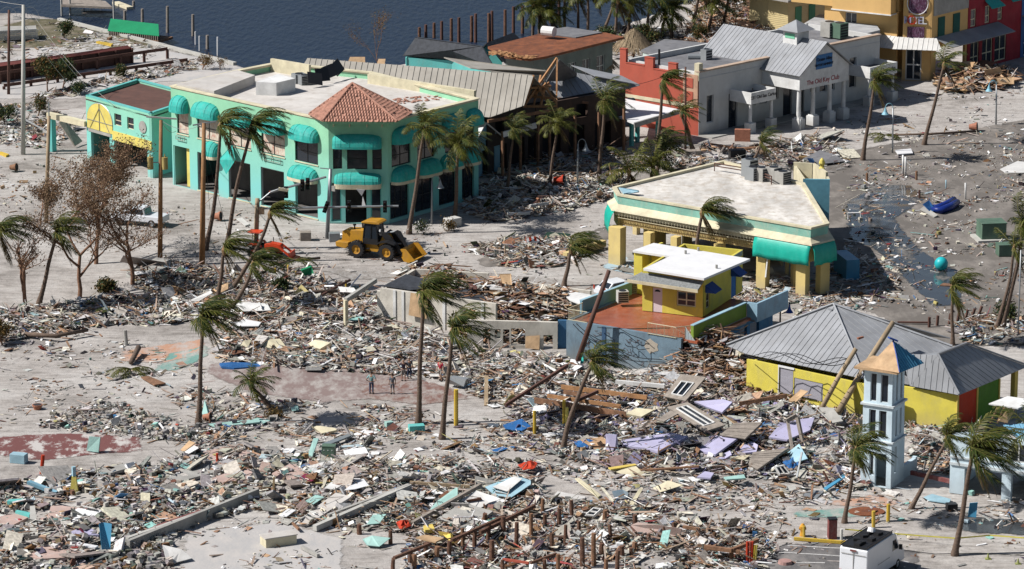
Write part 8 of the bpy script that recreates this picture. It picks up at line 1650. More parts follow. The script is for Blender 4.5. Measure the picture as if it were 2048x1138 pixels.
def wheel(L,parent,x,y,r,w,rimm,out,lug=0):
    c=L(x,y,r);ax=L.R@Vector((0,1,0));n=22;mb=MB()
    def rg(rr,off):return[c+ax*off+L.R@Vector((cos(2*math.pi*k/n)*rr,0,sin(2*math.pi*k/n)*rr))for k in range(n)]
    prf=[(r*.55,-w/2),(r*.93,-w/2),(r,-w*.36),(r,w*.36),(r*.93,w/2),(r*.55,w/2)];V=sum([rg(a,b)for a,b in prf],[]);F=[]
    for j in range(5):
        for k in range(n):F.append((j*n+k,j*n+(k+1)%n,(j+1)*n+(k+1)%n,(j+1)*n+k))
    mb.add(V,F)
    if lug:
        for k in range(lug):
            a=2*math.pi*k/lug
            for s in(-1,1):q=L.R@Vector((cos(a+s*.06)*r*1.01,0,sin(a+s*.06)*r*1.01));mb.box(c+q+ax*(s*w*.24),(r*.16,w*.46,r*.09),L.R@Matrix.Rotation(-a-math.pi/2,3,'Y'))
    wo=mb.build('wheel',M['black'],parent);rb=MB();V=sum([rg(r*.56,out*w*.42),rg(r*.5,out*w*.30),rg(r*.2,out*w*.22),rg(r*.17,out*w*.38),rg(0.01,out*w*.40)],[]);F=[]
    for j in range(4):
        for k in range(n):F.append((j*n+k,j*n+(k+1)%n,(j+1)*n+(k+1)%n,(j+1)*n+k))
    rb.add(V,F);rb.build('rim',rimm,wo)
# ---- wheel loader
fwp,rwp=G(775,521),G(714,514.5);yaw=math.atan2(fwp.y-rwp.y,fwp.x-rwp.x);d_=Rz(yaw)@Vector((0,1,0));base=(fwp+rwp)/2+d_*1.0;base.z=0.02
L=Loc(base,yaw);t=thing('wheel_loader','yellow wheel loader with a raised bucket on the sandy road','wheel loader',tuple(base));Y_=M['loader']
for x_ in(-1.5,1.5):
    for s in(-1,1):wheel(L,t,x_,s*1.0,.76,.55,Y_,s,18)
mb=MB();prof(L,mb,[(-3.2,1.15),(-3.15,2.15),(-2.9,2.3),(-1.1,2.45),(-0.6,2.45),(-0.6,1.15)],-.62,.62);bevel(mb.build('engine_hood',Y_,t),.05)
mb=MB();prof(L,mb,[(-3.55,.85),(-3.6,1.25),(-3.2,1.3),(-2.3,1.3),(-2.3,1.0),(-2.6,.7)],-1.15,1.15);bevel(mb.build('counterweight',Y_,t),.05)
mb=MB();prof(L,mb,[(-2.3,.7),(-2.3,1.2),(0.2,1.25),(0.5,.9),(0.3,.55),(-1.9,.55)],-.55,.55);mb.build('rear_frame',Y_,t)
mb=MB();prof(L,mb,[(0.4,.6),(0.4,1.3),(0.8,2.15),(1.25,2.1),(1.7,1.2),(2.1,.7),(1.9,.5)],-.4,.4);bevel(mb.build('front_frame',Y_,t),.03)
mb=MB();L.box(mb,-1.05,.45,-.78,.78,1.25,1.75);mb.build('cab_base',M['blackm'],t)
mb=MB();L.box(mb,-1.0,.42,-.72,.72,1.76,3.1,.12,.15,.05);g_=mb.build('cab_glass',M['glass'],t)
mb=MB()
for x0,x1 in((-1.02,-.88),(.43,.27),(-.25,-.22)):
    for s in(-1,1):mb.beam(L(x0,s*.75,1.7),L(x1,s*.69,3.12),.08,.08)
mb.build('cab_pillars',M['blackm'],t)
mb=MB();prof(L,mb,[(-1.15,3.12),(-1.2,3.2),(-.9,3.36),(.35,3.38),(.65,3.25),(.6,3.12)],-.82,.82);bevel(mb.build('cab_roof',Y_,t),.06)
mb=MB();mb.tube([L(-1.5,.25,2.4),L(-1.5,.25,2.9),L(-1.62,.25,3.15)],.08,8);mb.build('exhaust',M['blackm'],t)
mb=MB();mb.tube([L(-2.1,-.2,2.35),L(-2.1,-.2,2.75)],.07,8);mb.tube([L(-2.1,-.2,2.7),L(-2.1,-.2,2.85)],.15,8);mb.build('air_intake',M['blackm'],t)
for s in(-1,1):
    mb=MB();prof(L,mb,[(0.75,2.25),(1.05,2.45),(1.7,2.1),(2.7,1.05),(3.05,.75),(2.9,.5),(2.3,.75),(1.3,1.55)],s*.62-.09,s*.62+.09);bevel(mb.build('lift_arm',M['blackm'],t),.02)
    mb=MB();mb.tube([L(.9,s*.45,1.2),L(2.2,s*.5,1.25)],.08,8);mb.build('hydraulic_ram',M['steel'],t)
    mb=MB();prof(L,mb,[(0.6,1.55),(0.95,1.72),(1.6,1.8),(2.3,1.62),(2.35,1.5),(1.6,1.68),(1.0,1.6),(.65,1.45)],s*1.05-.3,s*1.05+.3);mb.build('fender',M['blackm'],t)
    mb=MB();L.box(mb,.62,.75,s*.75-.08,s*.75+.08,2.5,2.68);mb.build('headlight',M['plastic'],t)
mb=MB();prof(L,mb,[(1.5,2.3),(2.0,2.6),(2.35,2.5),(2.9,1.5),(3.1,1.05),(2.9,1.0),(2.2,2.2),(1.9,2.35)],-.12,.12);mb.build('bucket_linkage',M['blackm'],t)
mb=MB();mb.tube([L(.8,0,2.2),L(2.0,0,2.5)],.09,8);mb.build('tilt_ram',M['steel'],t)
pc=[(3.0,1.25),(3.15,1.0),(3.1,.55),(3.3,.2),(3.7,.12),(4.35,.35)];mb=MB()
for(a,b)in zip(pc,pc[1:]):mb.plate([L(a[0],-1.35,a[1]),L(b[0],-1.35,b[1]),L(b[0],1.35,b[1]),L(a[0],1.35,a[1])],.06)
for s in(-1,1):q=[L(x,s*1.35,z)for x,z in pc]+[L(3.5,s*1.35,1.3)];mb.add(q+[p+L.R@Vector((0,-s*.06,0))for p in q],[tuple(range(7)),tuple(range(13,6,-1))]+[(i,(i+1)%7,7+(i+1)%7,7+i)for i in range(7)])
mb.build('bucket',Y_,t)
mb=MB();L.box(mb,-.95,-.3,-1.1,-.75,.45,.5);L.box(mb,-.95,-.3,-1.05,-.75,.85,.9);mb.tube([L(-1.0,-.95,.45),L(-1.0,-.8,1.3)],.03,5);mb.build('step_ladder',M['blackm'],t)
# ---- tractor
base=G(540,516);L=Loc(base,rdn(-14));t=thing('red_tractor','small orange red tractor with a front loader behind the palm trunks','tractor',tuple(base));R2=M['tractor']
for s in(-1,1):wheel(L,t,-1.2,s*.8,.62,.38,M['redwall'],s,14);wheel(L,t,.55,s*.75,.42,.28,M['white'],s,12)
mb=MB();prof(L,mb,[(-.4,.6),(-.4,1.35),(.2,1.5),(1.1,1.38),(1.2,1.2),(1.2,.6)],-.36,.36);bevel(mb.build('hood',R2,t),.05)
mb=MB();prof(L,mb,[(-1.7,.55),(-1.7,1.0),(-.4,.95),(-.4,.5)],-.4,.4);mb.build('body',M['blackm'],t)
for s in(-1,1):
    mb=MB();prof(L,mb,[(-1.95,1.1),(-1.7,1.42),(-.8,1.42),(-.55,1.15),(-.75,1.32),(-1.7,1.32)],s*.75-.25,s*.75+.25);mb.build('fender',R2,t)
    mb=MB();prof(L,mb,[(-.3,1.15),(-.1,1.45),(1.0,1.3),(2.1,.5),(2.0,.35),(1.0,1.1),(.1,1.2)],s*.55-.06,s*.55+.06);mb.build('loader_arm',R2,t)
    mb=MB();mb.beam(L(-1.5,s*.5,1.3),L(-1.45,s*.48,2.35),.06,.06);mb.build('roll_bar',M['blackm'],t)
mb=MB();L.box(mb,-1.3,-.9,-.28,.28,1.05,1.2);L.box(mb,-1.38,-1.28,-.28,.28,1.2,1.6);mb.build('seat',M['black'],t)
mb=MB();L.box(mb,-1.95,-.65,-.62,.62,2.36,2.44,.05,.05,.05);mb.build('canopy',R2,t)
mb=MB();mb.tube([L(-.45,0,1.3),L(-.7,0,1.62)],.03,6);mb.tube([L(-.7+.06*sin(a),.2*cos(a),1.62+.19*sin(a))for a in[k*.5236 for k in range(13)]],.02,4);mb.build('steering_wheel',M['blackm'],t)
mb=MB();prof(L,mb,[(2.0,.75),(2.05,.15),(2.6,.08),(2.6,.13),(2.15,.22),(2.1,.75)],-.85,.85);mb.build('bucket',R2,t)
mb=MB();mb.tube([L(.3,.2,1.45),L(.3,.2,1.9)],.04,6);mb.build('exhaust',M['blackm'],t)
# ---- vans and cars
def car_like(name,label,cat,base,yaw,Ln,Wd,prof_pts,winp,paint_,wr,axles,glassx,extra=None,rough=False):
    L=Loc(base,yaw);t=thing(name,label,cat,tuple(base));mb=MB();h=Wd/2
    prof(L,mb,prof_pts,-h,h);bevel(mb.build('body',paint_,t),.07)
    gm=MB();n=len(winp);prof(L,gm,winp,-h*.86,h*.86);bevel(gm.build('cabin',paint_,t),.06)
    for i,(pts)in enumerate(glassx):
        if pts[0]=='side':
            for s in(-1,1):q=[L(x,s*(h*.865),z)for x,z in pts[1]];w=MB();w.add(q+[p+L.R@Vector((0,s*.01,0))for p in q],[tuple(range(len(q))),tuple(range(2*len(q)-1,len(q)-1,-1))]);w.build('side_window',M['glass'],t)
        else:
            (x0,z0),(x1,z1)=pts[1];k=h*.76;w=MB();off=L.R@Vector((.012 if pts[0]=='front' else-.012,0,.006));w.add([L(x0,-k,z0)+off,L(x0,k,z0)+off,L(x1,k*.9,z1)+off,L(x1,-k*.9,z1)+off],[(0,1,2,3)]);w.build('windscreen' if pts[0]=='front' else 'rear_window',M['glass'],t)
    for x_ in axles:
        for s in(-1,1):wheel(L,t,x_,s*(h-.1),wr,.22,M['steel'],s)
    for s in(-1,1):
        mb=MB();mb.box(L(-Ln/2-.01,s*(h-.12),.95),(.06,.16,.35),L.R);mb.build('tail_light',M['red'],t);mb=MB();mb.box(L(Ln/2-.02,s*(h-.25),.75),(.08,.3,.18),L.R);mb.build('headlight',M['plastic'],t)
    return L,t
c0,c1,c2=G(1686,1092,2.75),G(1728,1101,2.75),G(1762,1079,2.75);yawv=math.atan2(c2.y-c1.y,c2.x-c1.x);bv=(c0+c1)/2;bv.z=0
dv=Vector((cos(yawv),sin(yawv),0));bv=bv+dv*3.0
L,t=car_like('white_van','tall white van with roof rack gear parked at the bottom edge','van',(bv.x,bv.y,0.03),yawv,6.0,2.05,[(-3.0,.4),(-3.0,1.3),(-2.96,2.62),(-2.8,2.72),(1.3,2.72),(1.55,2.6),(2.2,1.5),(2.85,1.25),(3.0,.95),(3.0,.4)],[(-2.7,2.0),(-2.7,2.74),(1.2,2.74),(1.3,2.0)],M['vanwhite'],.36,(-1.8,1.95),[('front',((2.22,1.52),(1.62,2.52)))])
mb=MB();L.box(mb,-2.95,1.1,-.95,.95,2.76,2.86);mb.build('roof_platform',M['blackm'],t)
mb=MB()
for k in range(8):a=-2.6+k*.45;mb.box(L(a,random.uniform(-.5,.5),2.95),(.5,.4,.16),L.R@Rz(k))
for s in(-1,1):mb.tube([L(-2.95,s*.95,2.95),L(1.1,s*.95,2.95)],.03,5)
mb.build('roof_gear',M['black'],t)
mb=MB();mb.tube([L(.2,.2,2.9),L(.3,.2,3.2)],[.3,.24],12);mb.build('roof_dome',M['plastic'],t)
mb=MB();L.box(mb,-3.03,-3.005,-.02,.02,.6,2.55);L.box(mb,-3.03,-3.006,-.9,.9,2.28,2.31);mb.build('door_seam',M['concrete'],t)
mb=MB();L.box(mb,-3.06,-3.01,-.22,.22,2.5,2.62);mb.build('brake_light',M['maroon'],t)
for s in(-1,1):q=[L(x,s*1.03,z)for x,z in((1.0,1.5),(1.0,2.25),(1.5,2.25),(2.0,1.5))];mb=MB();mb.add(q,[(0,1,2,3)]);mb.build('side_window',M['glass'],t);mb=MB();mb.box(L(1.95,s*1.2,1.6),(.1,.22,.35),L.R);mb.build('wing_mirror',M['blackm'],t)
mb=MB();L.box(mb,-1.3,.6,-1.04,-1.03,1.2,1.24);mb.build('side_rail',M['concrete'],t)
g_=G(305,452);L,t=car_like('white_pickup','white pickup truck half hidden behind the browned trees','pickup truck',(g_.x-1.2,g_.y+.6,.02),rdn(160),4.8,1.9,[(-2.6,.45),(-2.6,1.05),(.7,1.1),(1.3,1.1),(2.5,1.0),(2.6,.5)],[(-.9,1.05),(-.75,1.7),(.6,1.7),(1.25,1.08)],M['vanwhite'],.38,(-1.6,1.65),[('front',((1.2,1.15),(.65,1.66))),('rear',((-.88,1.12),(-.78,1.62))),('side',[(-.75,1.15),(-.65,1.6),(.5,1.6),(1.0,1.15)])])
g_=G(1240,592);L,t=car_like('wrecked_white_car','battered white car with smashed windows behind the blue parapet','car',(g_.x,g_.y,.05),rdn(35),4.4,1.8,[(-2.2,.4),(-2.2,.9),(-1.7,1.0),(1.1,1.0),(2.1,.85),(2.2,.45)],[(-1.8,.95),(-1.3,1.42),(.2,1.45),(1.1,.98)],M['vanwhite'],.34,(-1.35,1.35),[('front',((1.08,1.02),(.25,1.42))),('rear',((-1.78,1.0),(-1.32,1.38))),('side',[(-1.5,1.02),(-1.2,1.36),(.15,1.38),(.85,1.02)])])
# ---- poles
def pole(name,label,cat,base,top,r0,r1,m,lean=False,z0=0):
    b=G(*base,z0);tp=GH(top[0],top[1],b.y)if not lean else G(top[0],top[1],lean);t=thing(name,label,cat,tuple(b));mb=MB();mb.tube([b-Vector((0,0,.3)),(b+tp)/2,tp],[r0,(r0+r1)/2,r1],10);mb.build('shaft',M[m],t,smooth=True);return t,b,tp
def arm(t,name,p0,p1,r,m):mb=MB();mb.tube([p0,p1],r,7);return mb.build(name,M[m],t)
t,b,tp=pole('utility_pole','thick pale concrete utility pole at the far left','utility pole',(46,309),(47,10),.24,.17,'concpole')
for k in range(3):arm(t,'insulator_arm',tp+Vector((-1.1,0,-1.5+k*.2)),tp+Vector((1.6,0,-1.3-k*.15)),.035,'steel')
mb=MB()
for k in range(3):
    mb.tube([tp+Vector((-1.6+k*1.1+1.0*cos(math.pi*(1-i/10))*.9,0,-1.2+1.0*sin(math.pi*i/10)))for i in range(11)],.02,4)
mb.build('jumper_cables',M['steel'],t)
P47=tp
t,b,tp=pole('utility_pole','thin dark brown pole left of the pale concrete pole','utility pole',(17,189),(18,20),.17,.13,'polebrown')
t,b,tp=pole('utility_pole','wooden pole rising behind the browned trees','utility pole',(92,446),(98,232),.2,.16,'tanpole');arm(t,'steel_tip',tp,tp+Vector((0,0,1.3)),.06,'steel');P92=tp
t,b,tp=pole('utility_pole','brown pole with two transformers and a crossarm','utility pole',(320,516),(322,240),.23,.15,'polewood');P320=tp
mb=MB();mb.beam(tp+Vector((-1.3,0,.3)),tp+Vector((1.4,0,.1)),.12,.14);mb.build('crossarm',M['concpole'],t)
for s in(-.65,.65):mb=MB();c_=b+Vector((s,-.1,8.2));mb.tube([c_,c_+Vector((0,0,1.1))],.27,12);mb.tube([c_+Vector((0,0,1.1)),c_+Vector((0,0,1.4))],[.08,.04],6);mb.build('transformer',mat('ochre_transformer',(0.42,0.33,0.12)),t);arm(t,'bracket',c_+Vector((0,0,.6)),c_+Vector((-s,.1,.6)),.05,'steel')
t,b,tp=pole('utility_pole','bright orange brown wooden pole beside two palm trunks','utility pole',(404,528),(408,246),.27,.17,'polewood');P405=tp
mb=MB();mb.beam(tp+Vector((-1.0,0,-.2)),tp+Vector((1.1,0,.15)),.1,.12);mb.build('crossarm',M['steel'],t)
pole('leaning_utility_pole','dark brown snapped pole leaning past the blue grey wall','leaning pole',(1148,738),(1218,541),.24,.17,'polebrown')
pole('leaning_utility_pole','shorter pole leaning on the grey hip roof','leaning pole',(1642,812),(1712,697),.2,.18,'tanpole',lean=onp(1712,697,h1).z+.9,z0=1.4)
pole('leaning_utility_pole','longer thick pole leaning on the grey hip roof behind the tower','leaning pole',(1676,818),(1786,645),.26,.2,'tanpole',lean=onp(1786,645,h2).z+1.0,z0=1.4)
pole('stub_pole','dark stub pole against the brick red wall','pole',(1371,300),(1371,134),.12,.1,'polebrown')
pole('thin_pole','thin pale pole at the right edge of the mud lot','pole',(2036,668),(2042,500),.07,.06,'steel')
pole('thin_pole','pair of white sign posts on the mud, left one','pole',(1806,350),(1806,310),.1,.1,'white');pole('thin_pole','pair of white sign posts on the mud, right one','pole',(1811,352),(1811,314),.1,.1,'white')
pole('thin_pole','white post beside the blue inflatable boat','pole',(1931,400),(1931,366),.09,.09,'white')
pole('sign_post','short post with a pale blue sign on the mud','sign post',(1892,378),(1892,360),.06,.06,'sky')
t,b,tp=pole('sign_post','white street sign post before the portico columns','sign post',(1601,262),(1601,238),.05,.05,'steel');mb=MB();mb.box(tp,(.35,.05,.4));mb.build('sign_plate',M['white'],t)
def cable(label,p0,p1,sag,r=.02,m='concpole',n=14):
    mb=MB();mb.tube([p0.lerp(p1,k/n)-Vector((0,0,sag*4*(k/n)*(1-k/n)))for k in range(n+1)],r,4);tag(mb.build('power_line',M[m]),label,'cable')
cable('upper power line from the concrete pole to the yellow arch building',P47,G(188,188,6.2),.5);cable('middle power line from the concrete pole to the annex roof',P47+Vector((.8,0,-.8)),G(230,212,6.3),.8);cable('lower power line from the concrete pole over the annex',P47+Vector((-.5,0,-1)),G(160,190,5),.6)
cable('sagging wires between the crossarm pole and the turquoise building',P320,G(352,262,6.5),.5,.025,'blackm');cable('wire from the orange brown pole to the turquoise wall',P405,G(420,420,2.5),1.2,.025,'blackm');cable('power line between the two wooden poles with crossarms',P320,P405,.7,.025,'steel')
cable('power line leaving the concrete pole past the left edge',P47,P47+Vector((-9,8,.6)),.3)
cable('black guy wire from the orange brown pole down to the road',P405-Vector((0,0,2)),G(470,510),.3,.02,'blackm');cable('thin wire before the brick red wall',G(1255,172,5),G(1345,145,6),.2,.025,'blackm')
# ---- traffic signals
def signal(label,p,tilt=0.0):
    t=thing('traffic_light',label,'traffic light',tuple(p));R=Matrix.Rotation(tilt,3,'Y');mb=MB();mb.box(p,(.36,.3,1.05),R);mb.build('housing',M['blackm'],t)
    for k,m_ in enumerate(('maroon','arch','boxgreen')):
        c=p+R@Vector((0,-.16,.33-.33*k));l_=MB();l_.tube([c,c+Vector((0,-.02,0))],.11,10);l_.build('lens',mat('dull_lens_%d'%k,((.12,.01,.01),(.14,.08,.01),(.01,.08,.05))[k],rough=.3),t);v=MB();v.tube([c,c+Vector((0,-.2,-.02))],.14,10,cap=False);v.build('visor',M['blackm'],t)
t,b,tp=pole('signal_mast','steel traffic signal mast in front of the corner entrance','signal mast',(654,476),(661,338),.2,.15,'steel')
a0=b+Vector((0,0,5.75));a1=GH(541,384,b.y-1.0);arm(t,'mast_arm',a0,a1,.11,'steel');mb=MB();mb.tube([a1,a1+(a1-a0).normalized()*.1],.12,8);mb.build('arm_cap',M['redwall'],t)
mb=MB();mb.box(b+Vector((.5,-.1,4.7)),(.7,.08,.5),Rz(-.5));mb.build('sign_plate',M['concrete'],t)
arm(t,'lamp_arm',tp,GH(640,336,b.y),.05,'steel')
for px,lb_,dz in((573,'traffic light nearest the red tip of the steel mast arm',-.35),(606,'left one of the doubled traffic lights on the steel mast arm',-.1),(617,'right one of the doubled traffic lights on the steel mast arm',-.1)):
    k=(px-654)/(541-654);p=a0.lerp(a1,k)+Vector((0,-.3,dz));signal(lb_,p)
t,b,tp=pole('signal_mast','tan and grey signal mast with the long level arm','signal mast',(511,509),(515,397),.24,.2,'tanpole')
a0=GH(516,417,b.y);a1=GH(797,412,b.y);arm(t,'mast_arm',a0,a1,.1,'steel');arm(t,'lamp_arm',tp-Vector((0,0,.4)),GH(540,385,b.y),.06,'steel');arm(t,'lamp_arm',GH(540,385,b.y),GH(560,377,b.y),.06,'steel')
mb=MB();mb.box(GH(567,379,b.y),(.9,.4,.22),Matrix.Rotation(.15,3,'Y'));mb.build('lamp_head',M['cream'],t);mb=MB();mb.box(tp+Vector((.35,-.1,-1.1)),(.5,.4,.6));mb.build('control_box',M['tanpole'],t)
for px,py,lb_,tl in((652,414,'tilted traffic light in front of the steel mast',.35),(698,413,'traffic light in the middle of the long level arm',0),(770,413,'traffic light near the free end of the long level arm',0)):
    signal(lb_,GH(px,py,b.y-.25),tl)
# ---- street lamps
def street_lamp(label,base,top,side,m='steel',bell='lampblue'):
    t,b,tp=pole('street_lamp',label,'street lamp',base,top,.1,.07,m);r=.38;mb=MB();mb.tube([tp+Vector((side*(r-r*cos(a)),0,r*1.3*sin(a)))for a in[k*math.pi/10 for k in range(11)]],.035,5);mb.build('curved_arm',M[bell],t)
    c=tp+Vector((side*2*r,0,-.15));mb=MB();mb.tube([c+Vector((0,0,.2)),c,c-Vector((0,0,.25)),c-Vector((0,0,.5))],[.06,.12,.2,.38],12);mb.build('bell_shade',M[bell],t)
street_lamp('pale blue bell street lamp before the small right porch',(1785,306),(1786,216),-1);street_lamp('pale blue bell street lamp on the sand at the far right',(1992,250),(1993,170),-1)
street_lamp('grey street lamp in front of the broken gable building',(1155,374),(1156,288),1,'steel','steel');street_lamp('grey hooked street lamp before the shaded turquoise wall',(863,448),(864,362),1,'steel','steel')
t,b,tp=pole('double_street_lamp','black double street lamp with two navy bell shades','street lamp',(1560,660),(1561,603),.08,.06,'blackm')
arm(t,'crossbar',tp+Vector((-.8,0,-.2)),tp+Vector((.8,0,-.2)),.04,'blackm')
for s in(-1,1):c=tp+Vector((s*.75,0,-.5));mb=MB();mb.tube([c+Vector((0,0,.3)),c,c-Vector((0,0,.2)),c-Vector((0,0,.45))],[.04,.1,.17,.34],12);mb.build('bell_shade',M['navy'],t)
# ---- posts, stakes, bollards
for lb_,a,b_,r,m in(('yellow bollard left of the pair by the tower puddle',(1747,1022),(1747,1056),.13,'bollard'),('yellow bollard right of the pair by the tower puddle',(1777,1008),(1776,1044),.13,'bollard'),('yellow bollard beside the parking kerb',(1608,1052),(1608,1074),.1,'bollard'),('white post at the end of the yellow kerb',(1683,1058),(1683,1082),.1,'white'),
  ('short yellow stake standing in the joist wreck',(1069,822),(1069,874),.13,'bollard'),('tall yellow stake behind the leaning palm',(1128,800),(1128,852),.13,'bollard'),('yellow stake hidden by the leaning palm trunk',(1134,815),(1133,880),.12,'arch'),('yellow post between the two rubble field palms',(912,779),(912,850),.17,'bollard'),
  ('red post standing in the lower left rubble',(86,910),(82,948),.14,'red'),('thin red post on the dusty rose slab',(434,907),(435,930),.1,'red'),('yellow stake before the green crate, left',(576,530),(576,552),.09,'bollard'),('yellow stake before the green crate, right',(592,542),(592,560),.09,'bollard'),('yellow stake beside the white board',(692,560),(692,580),.09,'bollard'),
  ('yellow stake by the dark trunk',(551,536),(551,556),.08,'bollard'),('small pale stump on the plaza',(528,737),(528,748),.16,'cream'),('brown post standing in mud pool',(1411,0),(1411,1),.1,'wood'),('brown stake on the mud near the arcade pylon',(1734,346),(1734,366),.12,'wood'),('dark stake in the standing water',(1839,380),(1839,398),.1,'polebrown'),('brown stake on the mud beside the sign posts',(1833,342),(1833,360),.12,'wood'),
  ('dark stake at the base of the leaning pole',(1410,720),(1410,760),.14,'polebrown'),('dark post stump on the sand by the left palms',(250,660),(253,690),.16,'concrete'),('small grey post on the left sand',(247,690),(248,700),.05,'steel')):
    if a[1]<5:continue
    g=G(*b_);tp=GH(a[0],a[1],g.y);mb=MB();mb.tube([g-Vector((0,0,.2)),tp],r,9);tag(mb.build('bollard' if 'bollard' in lb_ else 'post_stake',M[m]),lb_,'bollard' if 'bollard' in lb_ else 'post')
for i,(px,py)in enumerate(((1858,655),(1874,652),(1898,648),(1914,646),(1930,640),(1943,638),(1956,633))):
    g=G(px,py);mb=MB();mb.tube([g,g+Vector((.05*i,0,.9))],.13,7);tag(mb.build('mud_stake',M['polebrown']),'short dark stake in the row behind the right hip roof','stake','short dark stakes on the mud')
# ---- boxes
def box_thing(name,label,cat,base,sz,yaw,m,lid=None,z=0,tilt=None):
    g=G(*base);g.z=z;t=thing(name,label,cat,tuple(g));mb=MB();R=Rz(yaw)
    if tilt is not None:R=R@Matrix.Rotation(tilt,3,'X')
    mb.box(g+Vector((0,0,sz[2]/2)),sz,R);bevel(mb.build('box',M[m],t),.03)
    if lid:mb=MB();mb.box(g+R@Vector((0,0,sz[2]/2+.03))+Vector((0,0,sz[2]/2)),(sz[0]*1.05,sz[1]*1.05,.07),R);mb.build('lid',M[lid],t)
    return t,g,R
t,g,R=box_thing('utility_cabinet','large green utility cabinet on a concrete pad in the mud','cabinet',(1982,478),(2.3,2.0,1.5),.15,'boxgreen','boxgreen',.15);mb=MB();mb.box(g+Vector((0,-.1,-.05)),(3.2,2.8,.25),R);mb.build('pad',M['concpole'],t);mb=MB();mb.box(g+R@Vector((0.3,-1.01,.8)),(.15,.03,.2),R);mb.build('handle',M['blackm'],t)
t,g,R=box_thing('utility_cabinet','smaller green utility cabinet behind the twin palms','cabinet',(2008,512),(1.3,1.2,1.0),.15,'boxgreen','boxgreen',.1)
t,g,R=box_thing('utility_cabinet','dark green utility box standing in the lower rubble','cabinet',(658,920),(.95,.7,.95),-.15,'boxgreen','boxgreen',.15)
for k in range(3):mb=MB();mb.box(g+R@Vector((-.3+.3*k,-.36,.7)),(.06,.02,.06),R);mb.build('bolt',M['plastic'],t)
box_thing('concrete_cube','front concrete cube beside the transformer pole','concrete block',(312,556),(1.5,1.1,.95),-.5,'concrete');box_thing('concrete_cube','rear concrete cube beside the transformer pole','concrete block',(322,540),(1.5,1.1,.95),-.4,'concrete')
box_thing('planter_block','white planter block behind the palm trunk','planter',(905,452),(1.4,1.0,.8),.7,'white');box_thing('open_crate','dark open crate beside the signal mast','crate',(611,480),(1.0,.9,.8),.1,'woodgrey');box_thing('grey_cabinet','grey metal cabinet toppled by the loader','cabinet',(669,482),(1.0,.8,.8),.1,'steel')
t,g,R=box_thing('wooden_box','pale wooden box lying on the sandy corner','wooden box',(557,1088),(2.3,1.1,.65),.45,'cream','whiteroof')
box_thing('wrecked_kiosk','dark wrecked kiosk at the end of the yellow kerb','kiosk',(1664,1076),(.6,.6,1.4),.1,'maroon','blackm');box_thing('grey_plastic_tub','grey plastic bin on the sand beside the blue door','bin',(1903,1020),(.75,.6,.5),.2,'blackm')
box_thing('blue_bench_block','blue and white moulded block on the maroon slab edge','block',(38,925),(1.2,.7,.7),-.3,'sky');box_thing('white_cube','white cube on the sandy street behind the arcade','cube',(1670,323),(.8,.7,.7),.3,'white');box_thing('dumped_appliance','dark grey appliance wreck before the white building','appliance',(1474,316),(1.6,1.0,.9),.2,'blackm')
box_thing('red_table_wreck','low planter with red posts at the leaning palm foot','planter',(1385,312),(1.6,1.0,.6),.2,'woodgrey');box_thing('turquoise_block','turquoise topped block wall piece by the central palm foot','block',(833,862),(1.2,.7,.5),.2,'turqlow');box_thing('turquoise_block','small turquoise block alone on the sand','block',(778,853),(.6,.45,.4),.5,'aqua')
t,g,R=box_thing('brown_plywood_slab','reddish leaning chipboard block before the small left porch','board',(1485,283),(1.6,.5,1.3),-.1,'brick')
# blue leaning door at gatehouse
S(zz(1650,660,2.382),'blue_metal_sheet','bright blue metal door leaning by the gatehouse pillar','door',[(690,825),(728,822),(720,893),(680,890)],[1.1,1.1,.05,.05],.08,M['metalblue']);S(zz(1650,660,2.382),'surfboard_sheet','pale blue pointed sheet before the gatehouse','sheet',[(470,795),(510,780),(600,805),(590,825),(500,812)],.15,.06,M['sky'])
# pots
def potk(label,p,r,m,tip=True,nm='clay_pot'):
    g=G(*p);t=thing(nm,label,'plant pot',tuple(g));ax=Vector((1,-.3,.1)).normalized()if tip else Vector((0,0,1));c=g+Vector((0,0,r if tip else 0));mb=MB();mb.tube([c-ax*r*.9,c+ax*r*.6,c+ax*r*.62,c+ax*r*.95],[r*.6,r*.9,r*1.05,r*1.08],14);mb.build('pot',M[m],t,smooth=False);mb=MB();mb.tube([c+ax*r*.955,c+ax*r*.965],[r*.9,r*.9],14);mb.build('soil',M['dark'],t)
potk('large terracotta pot tipped over on the road',(434,441),.42,'terracotta');potk('terracotta pot standing in the left litter',(75,818),.38,'terracotta',False);potk('brown root ball lying on the sand at the upper left',(27,342),.38,'wood');potk('terracotta bowl by the left palm foot',(414,842),.33,'terracotta')
potk('red barrel lying before the broken gable building',(1118,372),.55,'red',nm='barrel');potk('brown rusty drum on the sandy street',(1946,262),.45,'brick',nm='barrel')
